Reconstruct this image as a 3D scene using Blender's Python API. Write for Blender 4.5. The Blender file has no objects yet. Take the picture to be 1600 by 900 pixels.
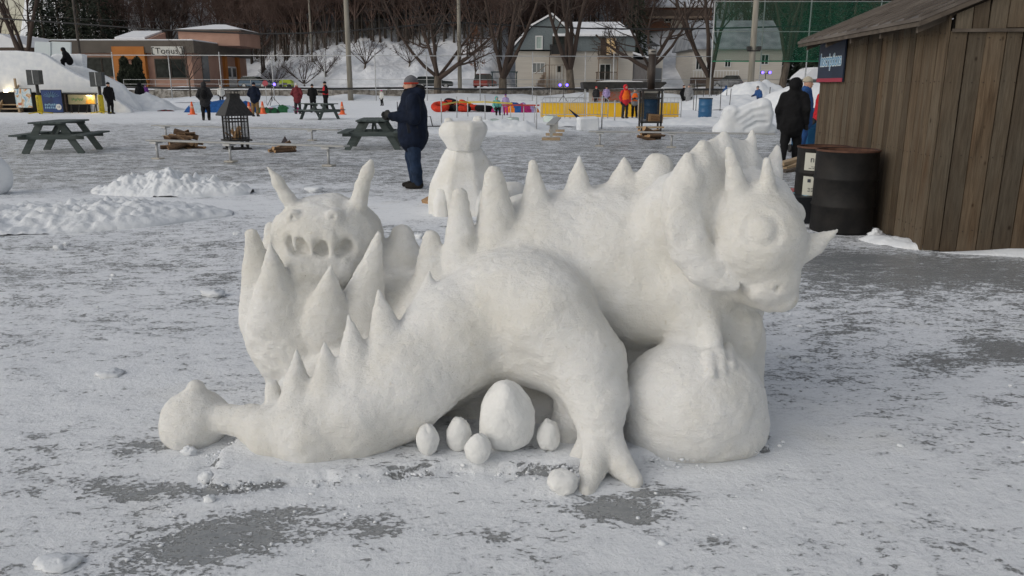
import bpy, math, random
import numpy as np
from mathutils import Vector, Matrix, noise as mnoise

R = math.radians
PI = math.pi
SC = bpy.context.scene
COL = SC.collection
random.seed(7)

# ------------------------------------------------------------------ camera, sky, sun, exposure
FPX, TH, HC = 1244.4, R(14.3), 1.62          # focal length in px of the 1600 px wide photo, pitch, eye height
cam_data = bpy.data.cameras.new('camera')
cam_data.sensor_width = 36.0
cam_data.lens = 28.0
cam_data.clip_start, cam_data.clip_end = 0.05, 4000
cam = bpy.data.objects.new('camera', cam_data)
COL.objects.link(cam)
cam.location = (0, 0, HC)
cam.rotation_euler = (PI/2 - TH, 0, 0)
SC.camera = cam

SUN_EL, SUN_AZ = R(32), R(-122)              # azimuth from +Y, clockwise seen from above: behind-left
world = bpy.data.worlds.new('World')
SC.world = world
world.use_nodes = True
wn = world.node_tree
for n in list(wn.nodes): wn.nodes.remove(n)
w_out = wn.nodes.new('ShaderNodeOutputWorld')
w_bg = wn.nodes.new('ShaderNodeBackground')
w_sky = wn.nodes.new('ShaderNodeTexSky')
w_sky.sky_type = 'NISHITA'
w_sky.sun_disc = False
w_sky.sun_elevation = SUN_EL
w_sky.sun_rotation = SUN_AZ
w_sky.air_density = 1.0
w_sky.dust_density = 2.0
w_hs = wn.nodes.new('ShaderNodeHueSaturation')
w_hs.inputs['Saturation'].default_value = 0.30
wn.links.new(w_sky.outputs[0], w_hs.inputs['Color'])
w_tc = wn.nodes.new('ShaderNodeTexCoord')
w_sp = wn.nodes.new('ShaderNodeSeparateXYZ')
wn.links.new(w_tc.outputs['Generated'], w_sp.inputs[0])
w_mr = wn.nodes.new('ShaderNodeMapRange')
w_mr.inputs['From Min'].default_value = 0.0; w_mr.inputs['From Max'].default_value = 0.42
w_mr.inputs['To Min'].default_value = 1.0; w_mr.inputs['To Max'].default_value = 0.0
wn.links.new(w_sp.outputs['Z'], w_mr.inputs['Value'])
w_mx = wn.nodes.new('ShaderNodeMix'); w_mx.data_type = 'RGBA'; w_mx.blend_type = 'MULTIPLY'     # warm evening band low in the overcast
wn.links.new(w_mr.outputs[0], w_mx.inputs[0]); wn.links.new(w_hs.outputs[0], w_mx.inputs[6]); w_mx.inputs[7].default_value = (1.0, 0.90, 0.70, 1)
wn.links.new(w_mx.outputs[2], w_bg.inputs['Color'])
w_bg.inputs['Strength'].default_value = 0.15
wn.links.new(w_bg.outputs[0], w_out.inputs['Surface'])
sun_d = bpy.data.lights.new('sun', 'SUN')
sun_d.energy = 0.5
sun_d.angle = R(60)
sun_d.color = (1.0, 0.93, 0.82)
sun = bpy.data.objects.new('sun', sun_d)
COL.objects.link(sun)
_sd = Vector((math.sin(SUN_AZ)*math.cos(SUN_EL), math.cos(SUN_AZ)*math.cos(SUN_EL), math.sin(SUN_EL)))
sun.rotation_euler = _sd.to_track_quat('Z', 'Y').to_euler()
SC.view_settings.view_transform = 'Standard'
SC.view_settings.look = 'None'
SC.view_settings.gamma = 1
SC.view_settings.use_curve_mapping = False
SC.view_settings.exposure = -0.30
SC.render.engine = 'CYCLES'
SC.cycles.max_bounces = 8
SC.cycles.transparent_max_bounces = 12

# ------------------------------------------------------------------ photo pixel <-> world
def ray(x, y):
    u, v = (x-800)/FPX, (450-y)/FPX
    return np.array([u, math.cos(TH)+v*math.sin(TH), -math.sin(TH)+v*math.cos(TH)])
def P(x, y, d):                       # point seen at photo pixel (x, y), d metres ahead
    r = ray(x, y); t = d/r[1]
    return np.array([r[0]*t, d, HC+r[2]*t])
def G(x, y, z=0.0):                   # ground point seen at photo pixel (x, y)
    r = ray(x, y); t = (z-HC)/r[2]
    return np.array([r[0]*t, r[1]*t, z])
def mpp(d, z=0.6):                    # metres per photo pixel at distance d
    return (d*math.cos(TH)+(HC-z)*math.sin(TH))/FPX

# ------------------------------------------------------------------ naming helpers
def tag(o, label=None, cat=None, group=None, kind=None):
    if label: o['label'] = label
    if cat: o['category'] = cat
    if group: o['group'] = group
    if kind: o['kind'] = kind
    return o
def thing(name, label, cat, loc=(0, 0, 0), rotz=0.0, group=None):
    o = bpy.data.objects.new(name, None)
    COL.objects.link(o)
    o.location = tuple(float(a) for a in loc); o.rotation_euler = (0, 0, rotz)
    o.empty_display_size = 0.2
    return tag(o, label, cat, group)
def kids(o): return [c for c in COL.objects if c.parent == o]
def copy_tree(o, parent=None):
    c = o.copy(); COL.objects.link(c)
    if parent is not None: c.parent = parent
    for ch in list(o.children): copy_tree(ch, c)
    return c
def place(o, loc, rotz=0.0, label=None, scale=None, group=None):
    o.location = tuple(float(a) for a in loc); o.rotation_euler = (0, 0, rotz)
    if label: o['label'] = label
    if group: o['group'] = group
    if scale: o.scale = (scale,)*3 if not hasattr(scale, '__len__') else scale
    return o

# ------------------------------------------------------------------ mesh builder
def mk_obj(name, V, F, mats, parent=None, smooth=False, midx=None, sharp=None):
    me = bpy.data.meshes.new(name)
    V = np.asarray(V, dtype=np.float32).reshape(-1, 3)
    if isinstance(F, np.ndarray) and F.ndim == 2:
        nf, k = F.shape
        me.vertices.add(len(V)); me.vertices.foreach_set('co', V.ravel())
        me.loops.add(nf*k); me.loops.foreach_set('vertex_index', F.astype(np.int32).ravel())
        me.polygons.add(nf)
        me.polygons.foreach_set('loop_start', np.arange(0, nf*k, k, dtype=np.int32))
        me.polygons.foreach_set('loop_total', np.full(nf, k, dtype=np.int32))
        me.update(calc_edges=True)
        me.validate()
    else:
        me.from_pydata([tuple(map(float, v)) for v in V], [], [list(map(int, f)) for f in F])
        me.update()
    if not isinstance(mats, (list, tuple)): mats = [mats]
    for m in mats: me.materials.append(m)
    if midx is not None: me.polygons.foreach_set('material_index', np.asarray(midx, dtype=np.int32))
    if smooth: me.polygons.foreach_set('use_smooth', np.ones(len(me.polygons), dtype=bool))
    o = bpy.data.objects.new(name, me)
    COL.objects.link(o)
    if parent is not None: o.parent = parent
    return o

def rotm(rx=0, ry=0, rz=0):
    return np.array(Matrix.Rotation(rz, 3, 'Z') @ Matrix.Rotation(ry, 3, 'Y') @ Matrix.Rotation(rx, 3, 'X'))

class MB:
    def __init__(s): s.V = []; s.F = []; s.M = []; s.S = []
    def add(s, V, F, mi=0, sm=False):
        b = len(s.V)
        s.V.extend([tuple(v) for v in V])
        for f in F: s.F.append([i+b for i in f]); s.M.append(mi); s.S.append(sm)
        return s
    def box(s, c, size, rot=None, mi=0, ch=0.0):
        hx, hy, hz = size[0]/2, size[1]/2, size[2]/2
        if ch <= 0:
            V = np.array([[sx*hx, sy*hy, sz*hz] for sx in (-1, 1) for sy in (-1, 1) for sz in (-1, 1)])
            F = [(0, 1, 3, 2), (4, 6, 7, 5), (0, 4, 5, 1), (2, 3, 7, 6), (0, 2, 6, 4), (1, 5, 7, 3)]
        else:
            V = []
            idx = {}
            for sx in (-1, 1):
                for sy in (-1, 1):
                    for sz in (-1, 1):
                        for a in range(3):
                            h = [hx-ch, hy-ch, hz-ch]; h[a] += ch
                            idx[(sx, sy, sz, a)] = len(V)
                            V.append([sx*h[0], sy*h[1], sz*h[2]])
            V = np.array(V); F = []
            for a in range(3):
                b, c2 = (a+1) % 3, (a+2) % 3
                for sg in (-1, 1):
                    q = []
                    for (p, r) in ((-1, -1), (1, -1), (1, 1), (-1, 1)):
                        k = [0, 0, 0]; k[a] = sg; k[b] = p; k[c2] = r
                        q.append(idx[(k[0], k[1], k[2], a)])
                    F.append(q if sg > 0 else q[::-1])
                for p in (-1, 1):
                    for r in (-1, 1):
                        k1 = [0, 0, 0]; k2 = [0, 0, 0]
                        k1[a] = -1; k2[a] = 1
                        for k in (k1, k2): k[b] = p; k[c2] = r
                        q = [idx[(*k1, b)], idx[(*k2, b)], idx[(*k2, c2)], idx[(*k1, c2)]]
                        F.append(q if p*r > 0 else q[::-1])
            for sx in (-1, 1):
                for sy in (-1, 1):
                    for sz in (-1, 1):
                        t = [idx[(sx, sy, sz, a)] for a in range(3)]
                        F.append(t if sx*sy*sz > 0 else t[::-1])
        if rot is not None: V = V @ np.asarray(rot).T
        return s.add(V + np.asarray(c, float), F, mi)
    def beam(s, a, b, w, h, mi=0, up=(0, 0, 1), ch=0.0):
        a, b = np.asarray(a, float), np.asarray(b, float)
        d = b-a; L = np.linalg.norm(d); x = d/L
        u = np.asarray(up, float)
        y = np.cross(u, x); ny = np.linalg.norm(y)
        if ny < 1e-4: y = np.cross((0, 1, 0), x); ny = np.linalg.norm(y)
        y /= ny; z = np.cross(x, y)
        return s.box((a+b)/2, (L, w, h), np.column_stack([x, y, z]), mi, ch)
    def tube(s, pts, r, n=8, mi=0, cap=True, sm=True):
        pts = np.asarray(pts, float); K = len(pts)
        rr = np.full(K, r) if np.isscalar(r) else np.asarray(r, float)
        tg = np.gradient(pts, axis=0); tg /= np.linalg.norm(tg, axis=1)[:, None]+1e-12
        ref = np.array([0, 0, 1.0]) if abs(tg[0][2]) < 0.9 else np.array([1.0, 0, 0])
        V = []
        a = np.arange(n)/n*2*PI
        for k in range(K):
            u = np.cross(ref, tg[k]); u /= np.linalg.norm(u)+1e-12
            w = np.cross(tg[k], u)
            V.append(pts[k] + rr[k]*(np.cos(a)[:, None]*u + np.sin(a)[:, None]*w))
        V = np.concatenate(V)
        F = [(k*n+i, k*n+(i+1) % n, (k+1)*n+(i+1) % n, (k+1)*n+i) for k in range(K-1) for i in range(n)]
        b = len(s.V)
        s.add(V, F, mi, sm)
        if cap:
            s.F.append([b+i for i in range(n)][::-1]); s.M.append(mi); s.S.append(False)
            s.F.append([b+(K-1)*n+i for i in range(n)]); s.M.append(mi); s.S.append(False)
        return s
    def lathe(s, prof, n=24, c=(0, 0, 0), mi=0, sm=True, ph=0.0):
        a = np.arange(n)/n*2*PI+ph
        V = np.concatenate([np.column_stack([r*np.cos(a), r*np.sin(a), np.full(n, z)]) for r, z in prof]) + np.asarray(c, float)
        K = len(prof)
        F = [(k*n+i, k*n+(i+1) % n, (k+1)*n+(i+1) % n, (k+1)*n+i) for k in range(K-1) for i in range(n)]
        return s.add(V, F, mi, sm)
    def prism(s, poly, a, b, axis=1, mi=0):        # extrude a polygon [(p, q)] along an axis from a to b
        n = len(poly)
        def pt(p, q, t):
            return {0: (t, p, q), 1: (p, t, q), 2: (p, q, t)}[axis]
        V = [pt(p, q, a) for p, q in poly] + [pt(p, q, b) for p, q in poly]
        F = [list(range(n))[::-1], list(range(n, 2*n))] + [(i, (i+1) % n, n+(i+1) % n, n+i) for i in range(n)]
        return s.add(V, F, mi)
    def loft(s, rings, mi=0, sm=False, caps=True):
        n = len(rings[0]); b = len(s.V)
        V = [p for r in rings for p in r]
        F = [(k*n+i, k*n+(i+1) % n, (k+1)*n+(i+1) % n, (k+1)*n+i) for k in range(len(rings)-1) for i in range(n)]
        s.add(V, F, mi, sm)
        if caps:
            s.F.append([b+i for i in range(n)][::-1]); s.M.append(mi); s.S.append(False)
            s.F.append([b+(len(rings)-1)*n+i for i in range(n)]); s.M.append(mi); s.S.append(False)
        return s
    def obj(s, name, mats, parent=None, smooth=None, fix=True):
        o = mk_obj(name, s.V, s.F, mats, parent)
        me = o.data
        me.polygons.foreach_set('material_index', np.array(s.M, dtype=np.int32))
        me.polygons.foreach_set('use_smooth', np.array(s.S if smooth is None else [smooth]*len(s.S), dtype=bool))
        if fix:
            import bmesh
            bm = bmesh.new(); bm.from_mesh(me)
            bmesh.ops.recalc_face_normals(bm, faces=bm.faces)
            bm.to_mesh(me); bm.free()
        me.update()
        return o

def text_mesh(name, body, size, mat, parent, loc, rot, extrude=0.003, align='CENTER', squeeze=1.0, shear=0.0, offset=0.0):
    cu = bpy.data.curves.new('lettering', 'FONT')
    cu.body = body; cu.size = size; cu.extrude = extrude; cu.align_x = align; cu.align_y = 'CENTER'; cu.shear = shear; cu.offset = offset
    to = bpy.data.objects.new('lettering', cu)
    COL.objects.link(to)
    dg = bpy.context.evaluated_depsgraph_get()
    me = bpy.data.meshes.new_from_object(to.evaluated_get(dg))
    bpy.data.objects.remove(to); bpy.data.curves.remove(cu)
    me.materials.clear(); me.materials.append(mat)
    o = bpy.data.objects.new(name, me); COL.objects.link(o)
    o.parent = parent; o.location = tuple(map(float, loc)); o.rotation_euler = rot; o.scale = (squeeze, 1, 1)
    return o

# ------------------------------------------------------------------ materials
MATS = {}
def lin(c): return tuple((a/12.92 if a <= 0.04045 else ((a+0.055)/1.055)**2.4) for a in c)
def mat(name, c, rough=0.6, c2=None, scale=6.0, detail=4.0, bump=0.0, bscale=None, metal=0.0, spec=0.5, lo=0.35, hi=0.65, stretch=None, emit=0.0, alpha=1.0, coord='Object', sss=0.0):
    if name in MATS: return MATS[name]
    m = bpy.data.materials.new(name); MATS[name] = m
    m.use_nodes = True
    nt = m.node_tree; b = nt.nodes['Principled BSDF']
    b.inputs['Base Color'].default_value = (*c, 1)
    b.inputs['Roughness'].default_value = rough
    b.inputs['Metallic'].default_value = metal
    b.inputs['Specular IOR Level'].default_value = spec
    if alpha < 1: b.inputs['Alpha'].default_value = alpha
    if sss:
        b.inputs['Subsurface Weight'].default_value = sss
        b.inputs['Subsurface Radius'].default_value = (0.03, 0.025, 0.02)
    if emit:
        b.inputs['Emission Color'].default_value = (*c, 1); b.inputs['Emission Strength'].default_value = emit
    if c2 is not None or bump:
        tc = nt.nodes.new('ShaderNodeTexCoord')
        mp = nt.nodes.new('ShaderNodeMapping')
        nt.links.new(tc.outputs[coord], mp.inputs['Vector'])
        if stretch: mp.inputs['Scale'].default_value = stretch
    if c2 is not None:
        nz = nt.nodes.new('ShaderNodeTexNoise'); nz.inputs['Scale'].default_value = scale; nz.inputs['Detail'].default_value = detail
        nt.links.new(mp.outputs[0], nz.inputs['Vector'])
        cr = nt.nodes.new('ShaderNodeValToRGB')
        cr.color_ramp.elements[0].position = lo; cr.color_ramp.elements[0].color = (*c, 1)
        cr.color_ramp.elements[1].position = hi; cr.color_ramp.elements[1].color = (*c2, 1)
        nt.links.new(nz.outputs['Fac'], cr.inputs[0]); nt.links.new(cr.outputs[0], b.inputs['Base Color'])
    if bump:
        nb = nt.nodes.new('ShaderNodeTexNoise'); nb.inputs['Scale'].default_value = bscale or scale*3; nb.inputs['Detail'].default_value = 5
        nt.links.new(mp.outputs[0], nb.inputs['Vector'])
        bp = nt.nodes.new('ShaderNodeBump'); bp.inputs['Strength'].default_value = 1.0; bp.inputs['Distance'].default_value = bump
        nt.links.new(nb.outputs['Fac'], bp.inputs['Height']); nt.links.new(bp.outputs[0], b.inputs['Normal'])
    return m

# ------------------------------------------------------------------ numpy noise
def _hash(ix, iy, iz):
    h = (ix.astype(np.int64)*374761393 + iy.astype(np.int64)*668265263 + iz.astype(np.int64)*2147483647) & 0xffffffff
    h = ((h ^ (h >> 13))*1274126177) & 0xffffffff
    return ((h ^ (h >> 16)) & 0xffff).astype(np.float32)/65535.0
def vnoise(x, y, z):
    xi, yi, zi = np.floor(x), np.floor(y), np.floor(z)
    fx, fy, fz = x-xi, y-yi, z-zi
    fx, fy, fz = [f*f*(3-2*f) for f in (fx, fy, fz)]
    xi, yi, zi = [a.astype(np.int64) for a in (xi, yi, zi)]
    r = 0
    for a in (0, 1):
        for b in (0, 1):
            for c in (0, 1):
                w = (fx if a else 1-fx)*(fy if b else 1-fy)*(fz if c else 1-fz)
                r = r + w*_hash(xi+a, yi+b, zi+c)
    return r
def fbm(x, y, z, oct=4, gain=0.5):
    t, amp, s = 0, 1.0, 0
    x, y, z = np.asarray(x, float), np.asarray(y, float), np.asarray(z, float)
    for i in range(oct):
        t = t + amp*vnoise(x*2**i+17*i, y*2**i+5*i, z*2**i+11*i); s += amp; amp *= gain
    return t/s
def sstep(a, b, x):
    t = np.clip((x-a)/(b-a), 0, 1); return t*t*(3-2*t)

# ------------------------------------------------------------------ implicit surfaces (smooth unions, surface nets)
class Field:
    def __init__(s, lo, hi, h):
        s.lo, s.h = np.asarray(lo, float), h
        s.n = np.ceil((np.asarray(hi, float)-s.lo)/h).astype(int)+1
        s.phi = np.full(s.n, 1.0, dtype=np.float32)
        s.lab = np.zeros(s.n, dtype=np.int16)
    def _win(s, a, b):
        i0 = np.clip(np.floor((a-s.lo)/s.h).astype(int), 0, s.n); i1 = np.clip(np.ceil((b-s.lo)/s.h).astype(int)+1, 0, s.n)
        if np.any(i1 <= i0): return None, None
        sl = tuple(slice(i0[k], i1[k]) for k in range(3))
        g = [s.lo[k]+s.h*np.arange(i0[k], i1[k], dtype=np.float32) for k in range(3)]
        return sl, (g[0][:, None, None], g[1][None, :, None], g[2][None, None, :])
    def _put(s, sl, d, lab, k):
        a = s.phi[sl]
        if k > 0:
            hh = np.clip(0.5+0.5*(a-d)/k, 0, 1)
            r = a*(1-hh)+d*hh - k*hh*(1-hh)
        else: r = np.minimum(a, d)
        s.lab[sl] = np.where(d < a, lab, s.lab[sl])
        s.phi[sl] = r
    def _cut(s, sl, d, k, lab=None):
        a = s.phi[sl]
        b = -d
        if lab is not None: s.lab[sl] = np.where((d < 0.02), lab, s.lab[sl])
        hh = np.clip(0.5-0.5*(a-b)/max(k, 1e-5), 0, 1)
        s.phi[sl] = a*(1-hh)+b*hh + k*hh*(1-hh)
    def _cone(s, p, q, r1, r2, g, sq):
        p, q = np.asarray(p, float), np.asarray(q, float)
        X = [g[i]-p[i] for i in range(3)]
        ba = q-p
        if sq is not None:
            n, f = np.asarray(sq[0], float), sq[1]; n = n/np.linalg.norm(n)
            dt = X[0]*n[0]+X[1]*n[1]+X[2]*n[2]
            X = [X[i]+dt*(f-1)*n[i] for i in range(3)]
            ba = ba + np.dot(ba, n)*(f-1)*n
        L2 = float(np.dot(ba, ba))+1e-9
        t = np.clip((X[0]*ba[0]+X[1]*ba[1]+X[2]*ba[2])/L2, 0, 1)
        return np.sqrt((X[0]-t*ba[0])**2+(X[1]-t*ba[1])**2+(X[2]-t*ba[2])**2)-(r1+(r2-r1)*t)
    def cone(s, p, r1, q, r2, lab=0, k=0.04, sq=None, cut=False):
        p, q = np.asarray(p, float), np.asarray(q, float)
        m = max(r1, r2)+k+3*s.h
        sl, g = s._win(np.minimum(p, q)-m, np.maximum(p, q)+m)
        if sl is None: return s
        d = s._cone(p, q, r1, r2, g, sq).astype(np.float32)
        s._cut(sl, d, k, lab) if cut else s._put(sl, d, lab, k)
        return s
    def chain(s, pts, lab=0, k=0.04, sq=None):
        for (p, r1), (q, r2) in zip(pts[:-1], pts[1:]): s.cone(p, r1, q, r2, lab, k, sq)
        return s
    def ell(s, c, r, rot=None, lab=0, k=0.04, cut=False, clab=None):
        c, r = np.asarray(c, float), np.asarray(r, float)
        m = r.max()+k+3*s.h
        sl, g = s._win(c-m, c+m)
        if sl is None: return s
        X = [g[i]-c[i] for i in range(3)]
        if rot is not None:
            Rm = np.asarray(rot)
            X = [X[0]*Rm[0, i]+X[1]*Rm[1, i]+X[2]*Rm[2, i] for i in range(3)]
        k0 = np.sqrt(sum((X[i]/r[i])**2 for i in range(3)))
        k1 = np.sqrt(sum((X[i]/r[i]**2)**2 for i in range(3)))+1e-6
        d = (k0*(k0-1)/k1).astype(np.float32)
        s._cut(sl, d, k, clab) if cut else s._put(sl, d, lab, k)
        return s
    def torus(s, c, n, R0, r0, lab=0, k=0.02, cut=False):
        c, n = np.asarray(c, float), np.asarray(n, float)/np.linalg.norm(n)
        m = R0+r0+k+3*s.h
        sl, g = s._win(c-m, c+m)
        if sl is None: return s
        X = [g[i]-c[i] for i in range(3)]
        a = X[0]*n[0]+X[1]*n[1]+X[2]*n[2]
        rad = np.sqrt(np.maximum(sum(X[i]**2 for i in range(3))-a*a, 0))
        d = (np.sqrt((rad-R0)**2+a*a)-r0).astype(np.float32)
        s._cut(sl, d, k) if cut else s._put(sl, d, lab, k)
        return s
    def hit(s, x, y, d0=2.6, d1=4.6):
        """first surface point seen along the sight line through photo pixel (x, y)"""
        for d in np.arange(d0, d1, s.h*0.5):
            p = P(x, y, d); i = np.rint((p-s.lo)/s.h).astype(int)
            if np.all(i >= 0) and np.all(i < s.n) and s.phi[tuple(i)] < 0: return p
        return P(x, y, d1)
    def normal(s, p, w=3):
        i = np.clip(np.rint((np.asarray(p)-s.lo)/s.h).astype(int), w, s.n-1-w); g = []
        for k in range(3):
            a, b = list(i), list(i); a[k] -= w; b[k] += w
            g.append(s.phi[tuple(b)]-s.phi[tuple(a)])
        g = np.array(g, float); return g/(np.linalg.norm(g)+1e-9)
    def floor(s, z0):
        z = s.lo[2]+s.h*np.arange(s.n[2])
        s.phi = np.maximum(s.phi, (z0-z).astype(np.float32)[None, None, :])
        return s
    def nets(s):
        phi = s.phi
        sg = phi < 0
        c = np.zeros(tuple(s.n-1), dtype=np.int8)
        for a in (0, 1):
            for b in (0, 1):
                for d in (0, 1):
                    c += sg[a:a+s.n[0]-1, b:b+s.n[1]-1, d:d+s.n[2]-1]
        act = (c > 0) & (c < 8)
        idx = np.full(act.shape, -1, dtype=np.int64)
        ii = np.argwhere(act)
        if len(ii) == 0: return np.zeros((0, 3)), np.zeros((0, 4), int), np.zeros(0, int)
        idx[act] = np.arange(len(ii))
        acc = np.zeros((len(ii), 3)); cnt = np.zeros(len(ii))
        offs = [(0, 0, 0), (1, 0, 0), (0, 1, 0), (0, 0, 1), (1, 1, 0), (1, 0, 1), (0, 1, 1), (1, 1, 1)]
        for a in offs:
            for ax in range(3):
                if a[ax]: continue
                b = list(a); b[ax] = 1
                pa = phi[ii[:, 0]+a[0], ii[:, 1]+a[1], ii[:, 2]+a[2]]
                pb = phi[ii[:, 0]+b[0], ii[:, 1]+b[1], ii[:, 2]+b[2]]
                cr = (pa < 0) != (pb < 0)
                t = np.where(cr, pa/np.where(cr, pa-pb, 1), 0)
                pos = np.array(a, float)[None, :].repeat(len(ii), 0); pos[:, ax] += t
                acc += pos*cr[:, None]; cnt += cr
        V = (ii+acc/cnt[:, None])*s.h+s.lo
        Q = []
        n = s.n
        for ax in range(3):
            b, d = (ax+1) % 3, (ax+2) % 3
            lo_s = [slice(None)]*3; hi_s = [slice(None)]*3
            lo_s[ax] = slice(0, n[ax]-1); hi_s[ax] = slice(1, n[ax])
            for q in (b, d):
                lo_s[q] = slice(1, n[q]-1); hi_s[q] = slice(1, n[q]-1)
            s0, s1 = sg[tuple(lo_s)], sg[tuple(hi_s)]
            e = np.argwhere(s0 != s1)
            if len(e) == 0: continue
            inside0 = s0[e[:, 0], e[:, 1], e[:, 2]]
            off = np.zeros(3, int); off[b] = 1; off[d] = 1
            base = e+off
            def cell(db, dd):
                q = base.copy(); q[:, b] -= db; q[:, d] -= dd
                return idx[q[:, 0], q[:, 1], q[:, 2]]
            f = np.column_stack([cell(1, 1), cell(0, 1), cell(0, 0), cell(1, 0)])
            f[~inside0] = f[~inside0][:, ::-1]
            Q.append(f)
        Q = np.concatenate(Q)
        near = np.clip(np.rint((V-s.lo)/s.h).astype(int), 0, s.n-1)
        L = s.lab[near[:, 0], near[:, 1], near[:, 2]]
        return V, Q, L
    def smooth_nets(s, it=2, lam=0.5):
        V, Q, L = s.nets()
        if len(Q) == 0: return V, Q, L
        e = np.concatenate([Q[:, [0, 1]], Q[:, [1, 2]], Q[:, [2, 3]], Q[:, [3, 0]]])
        for _ in range(it):
            acc = np.zeros_like(V); cnt = np.zeros(len(V))
            for a, b in ((0, 1), (1, 0)):
                for k in range(3): acc[:, k] += np.bincount(e[:, a], weights=V[e[:, b], k], minlength=len(V))
                cnt += np.bincount(e[:, a], minlength=len(V))
            V = V*(1-lam)+lam*acc/np.maximum(cnt, 1)[:, None]
        return V, Q, L

def vnormals(V, Q):
    n = np.cross(V[Q[:, 2]]-V[Q[:, 0]], V[Q[:, 3]]-V[Q[:, 1]])
    N = np.zeros_like(V)
    for c in range(4):
        for k in range(3): N[:, k] += np.bincount(Q[:, c], weights=n[:, k], minlength=len(V))
    return N/(np.linalg.norm(N, axis=1)[:, None]+1e-12)

def split_parts(V, Q, L, N, specs, mats, root, origin):
    """one mesh per label; specs[label] = (name, parent label or None); shared normals keep the joints invisible"""
    lf = np.sort(L[Q], axis=1)[:, 1]
    made = {}
    todo = sorted(specs, key=lambda q: specs[q][1] is not None)
    for lab in todo:
        nm, par = specs[lab][:2]
        q = Q[lf == lab]
        if len(q) == 0: print('empty part', nm, lab); continue
        u, inv = np.unique(q, return_inverse=True)
        m = mats[specs[lab][2]] if len(specs[lab]) > 2 else mats[0]
        o = mk_obj(nm, V[u]-origin, inv.reshape(q.shape), m, root if par is None else made[par], smooth=True)
        if len(o.data.vertices) == len(u):
            o.data.normals_split_custom_set_from_vertices([tuple(map(float, a)) for a in N[u]])
        made[lab] = o
    return made

# ================================================================== GROUND (rink ice under trodden snow)
def snow_mat(name, c, c2, scale, bump=0.004, bscale=60, sss=0.0, rough=0.75):
    return mat(name, c, rough, c2=c2, scale=scale, detail=6, bump=bump, bscale=bscale, spec=0.25, sss=sss)
M_SNOW = snow_mat('packed_snow', (0.70, 0.73, 0.77), (0.80, 0.82, 0.84), 3.0, 0.010, 22)
M_SNOWFAR = snow_mat('field_snow', (0.62, 0.66, 0.72), (0.76, 0.79, 0.83), 0.5, 0.05, 4)
M_ROOFSNOW = snow_mat('roof_snow', (0.76, 0.78, 0.82), (0.84, 0.85, 0.87), 0.8, 0.02, 3)

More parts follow.
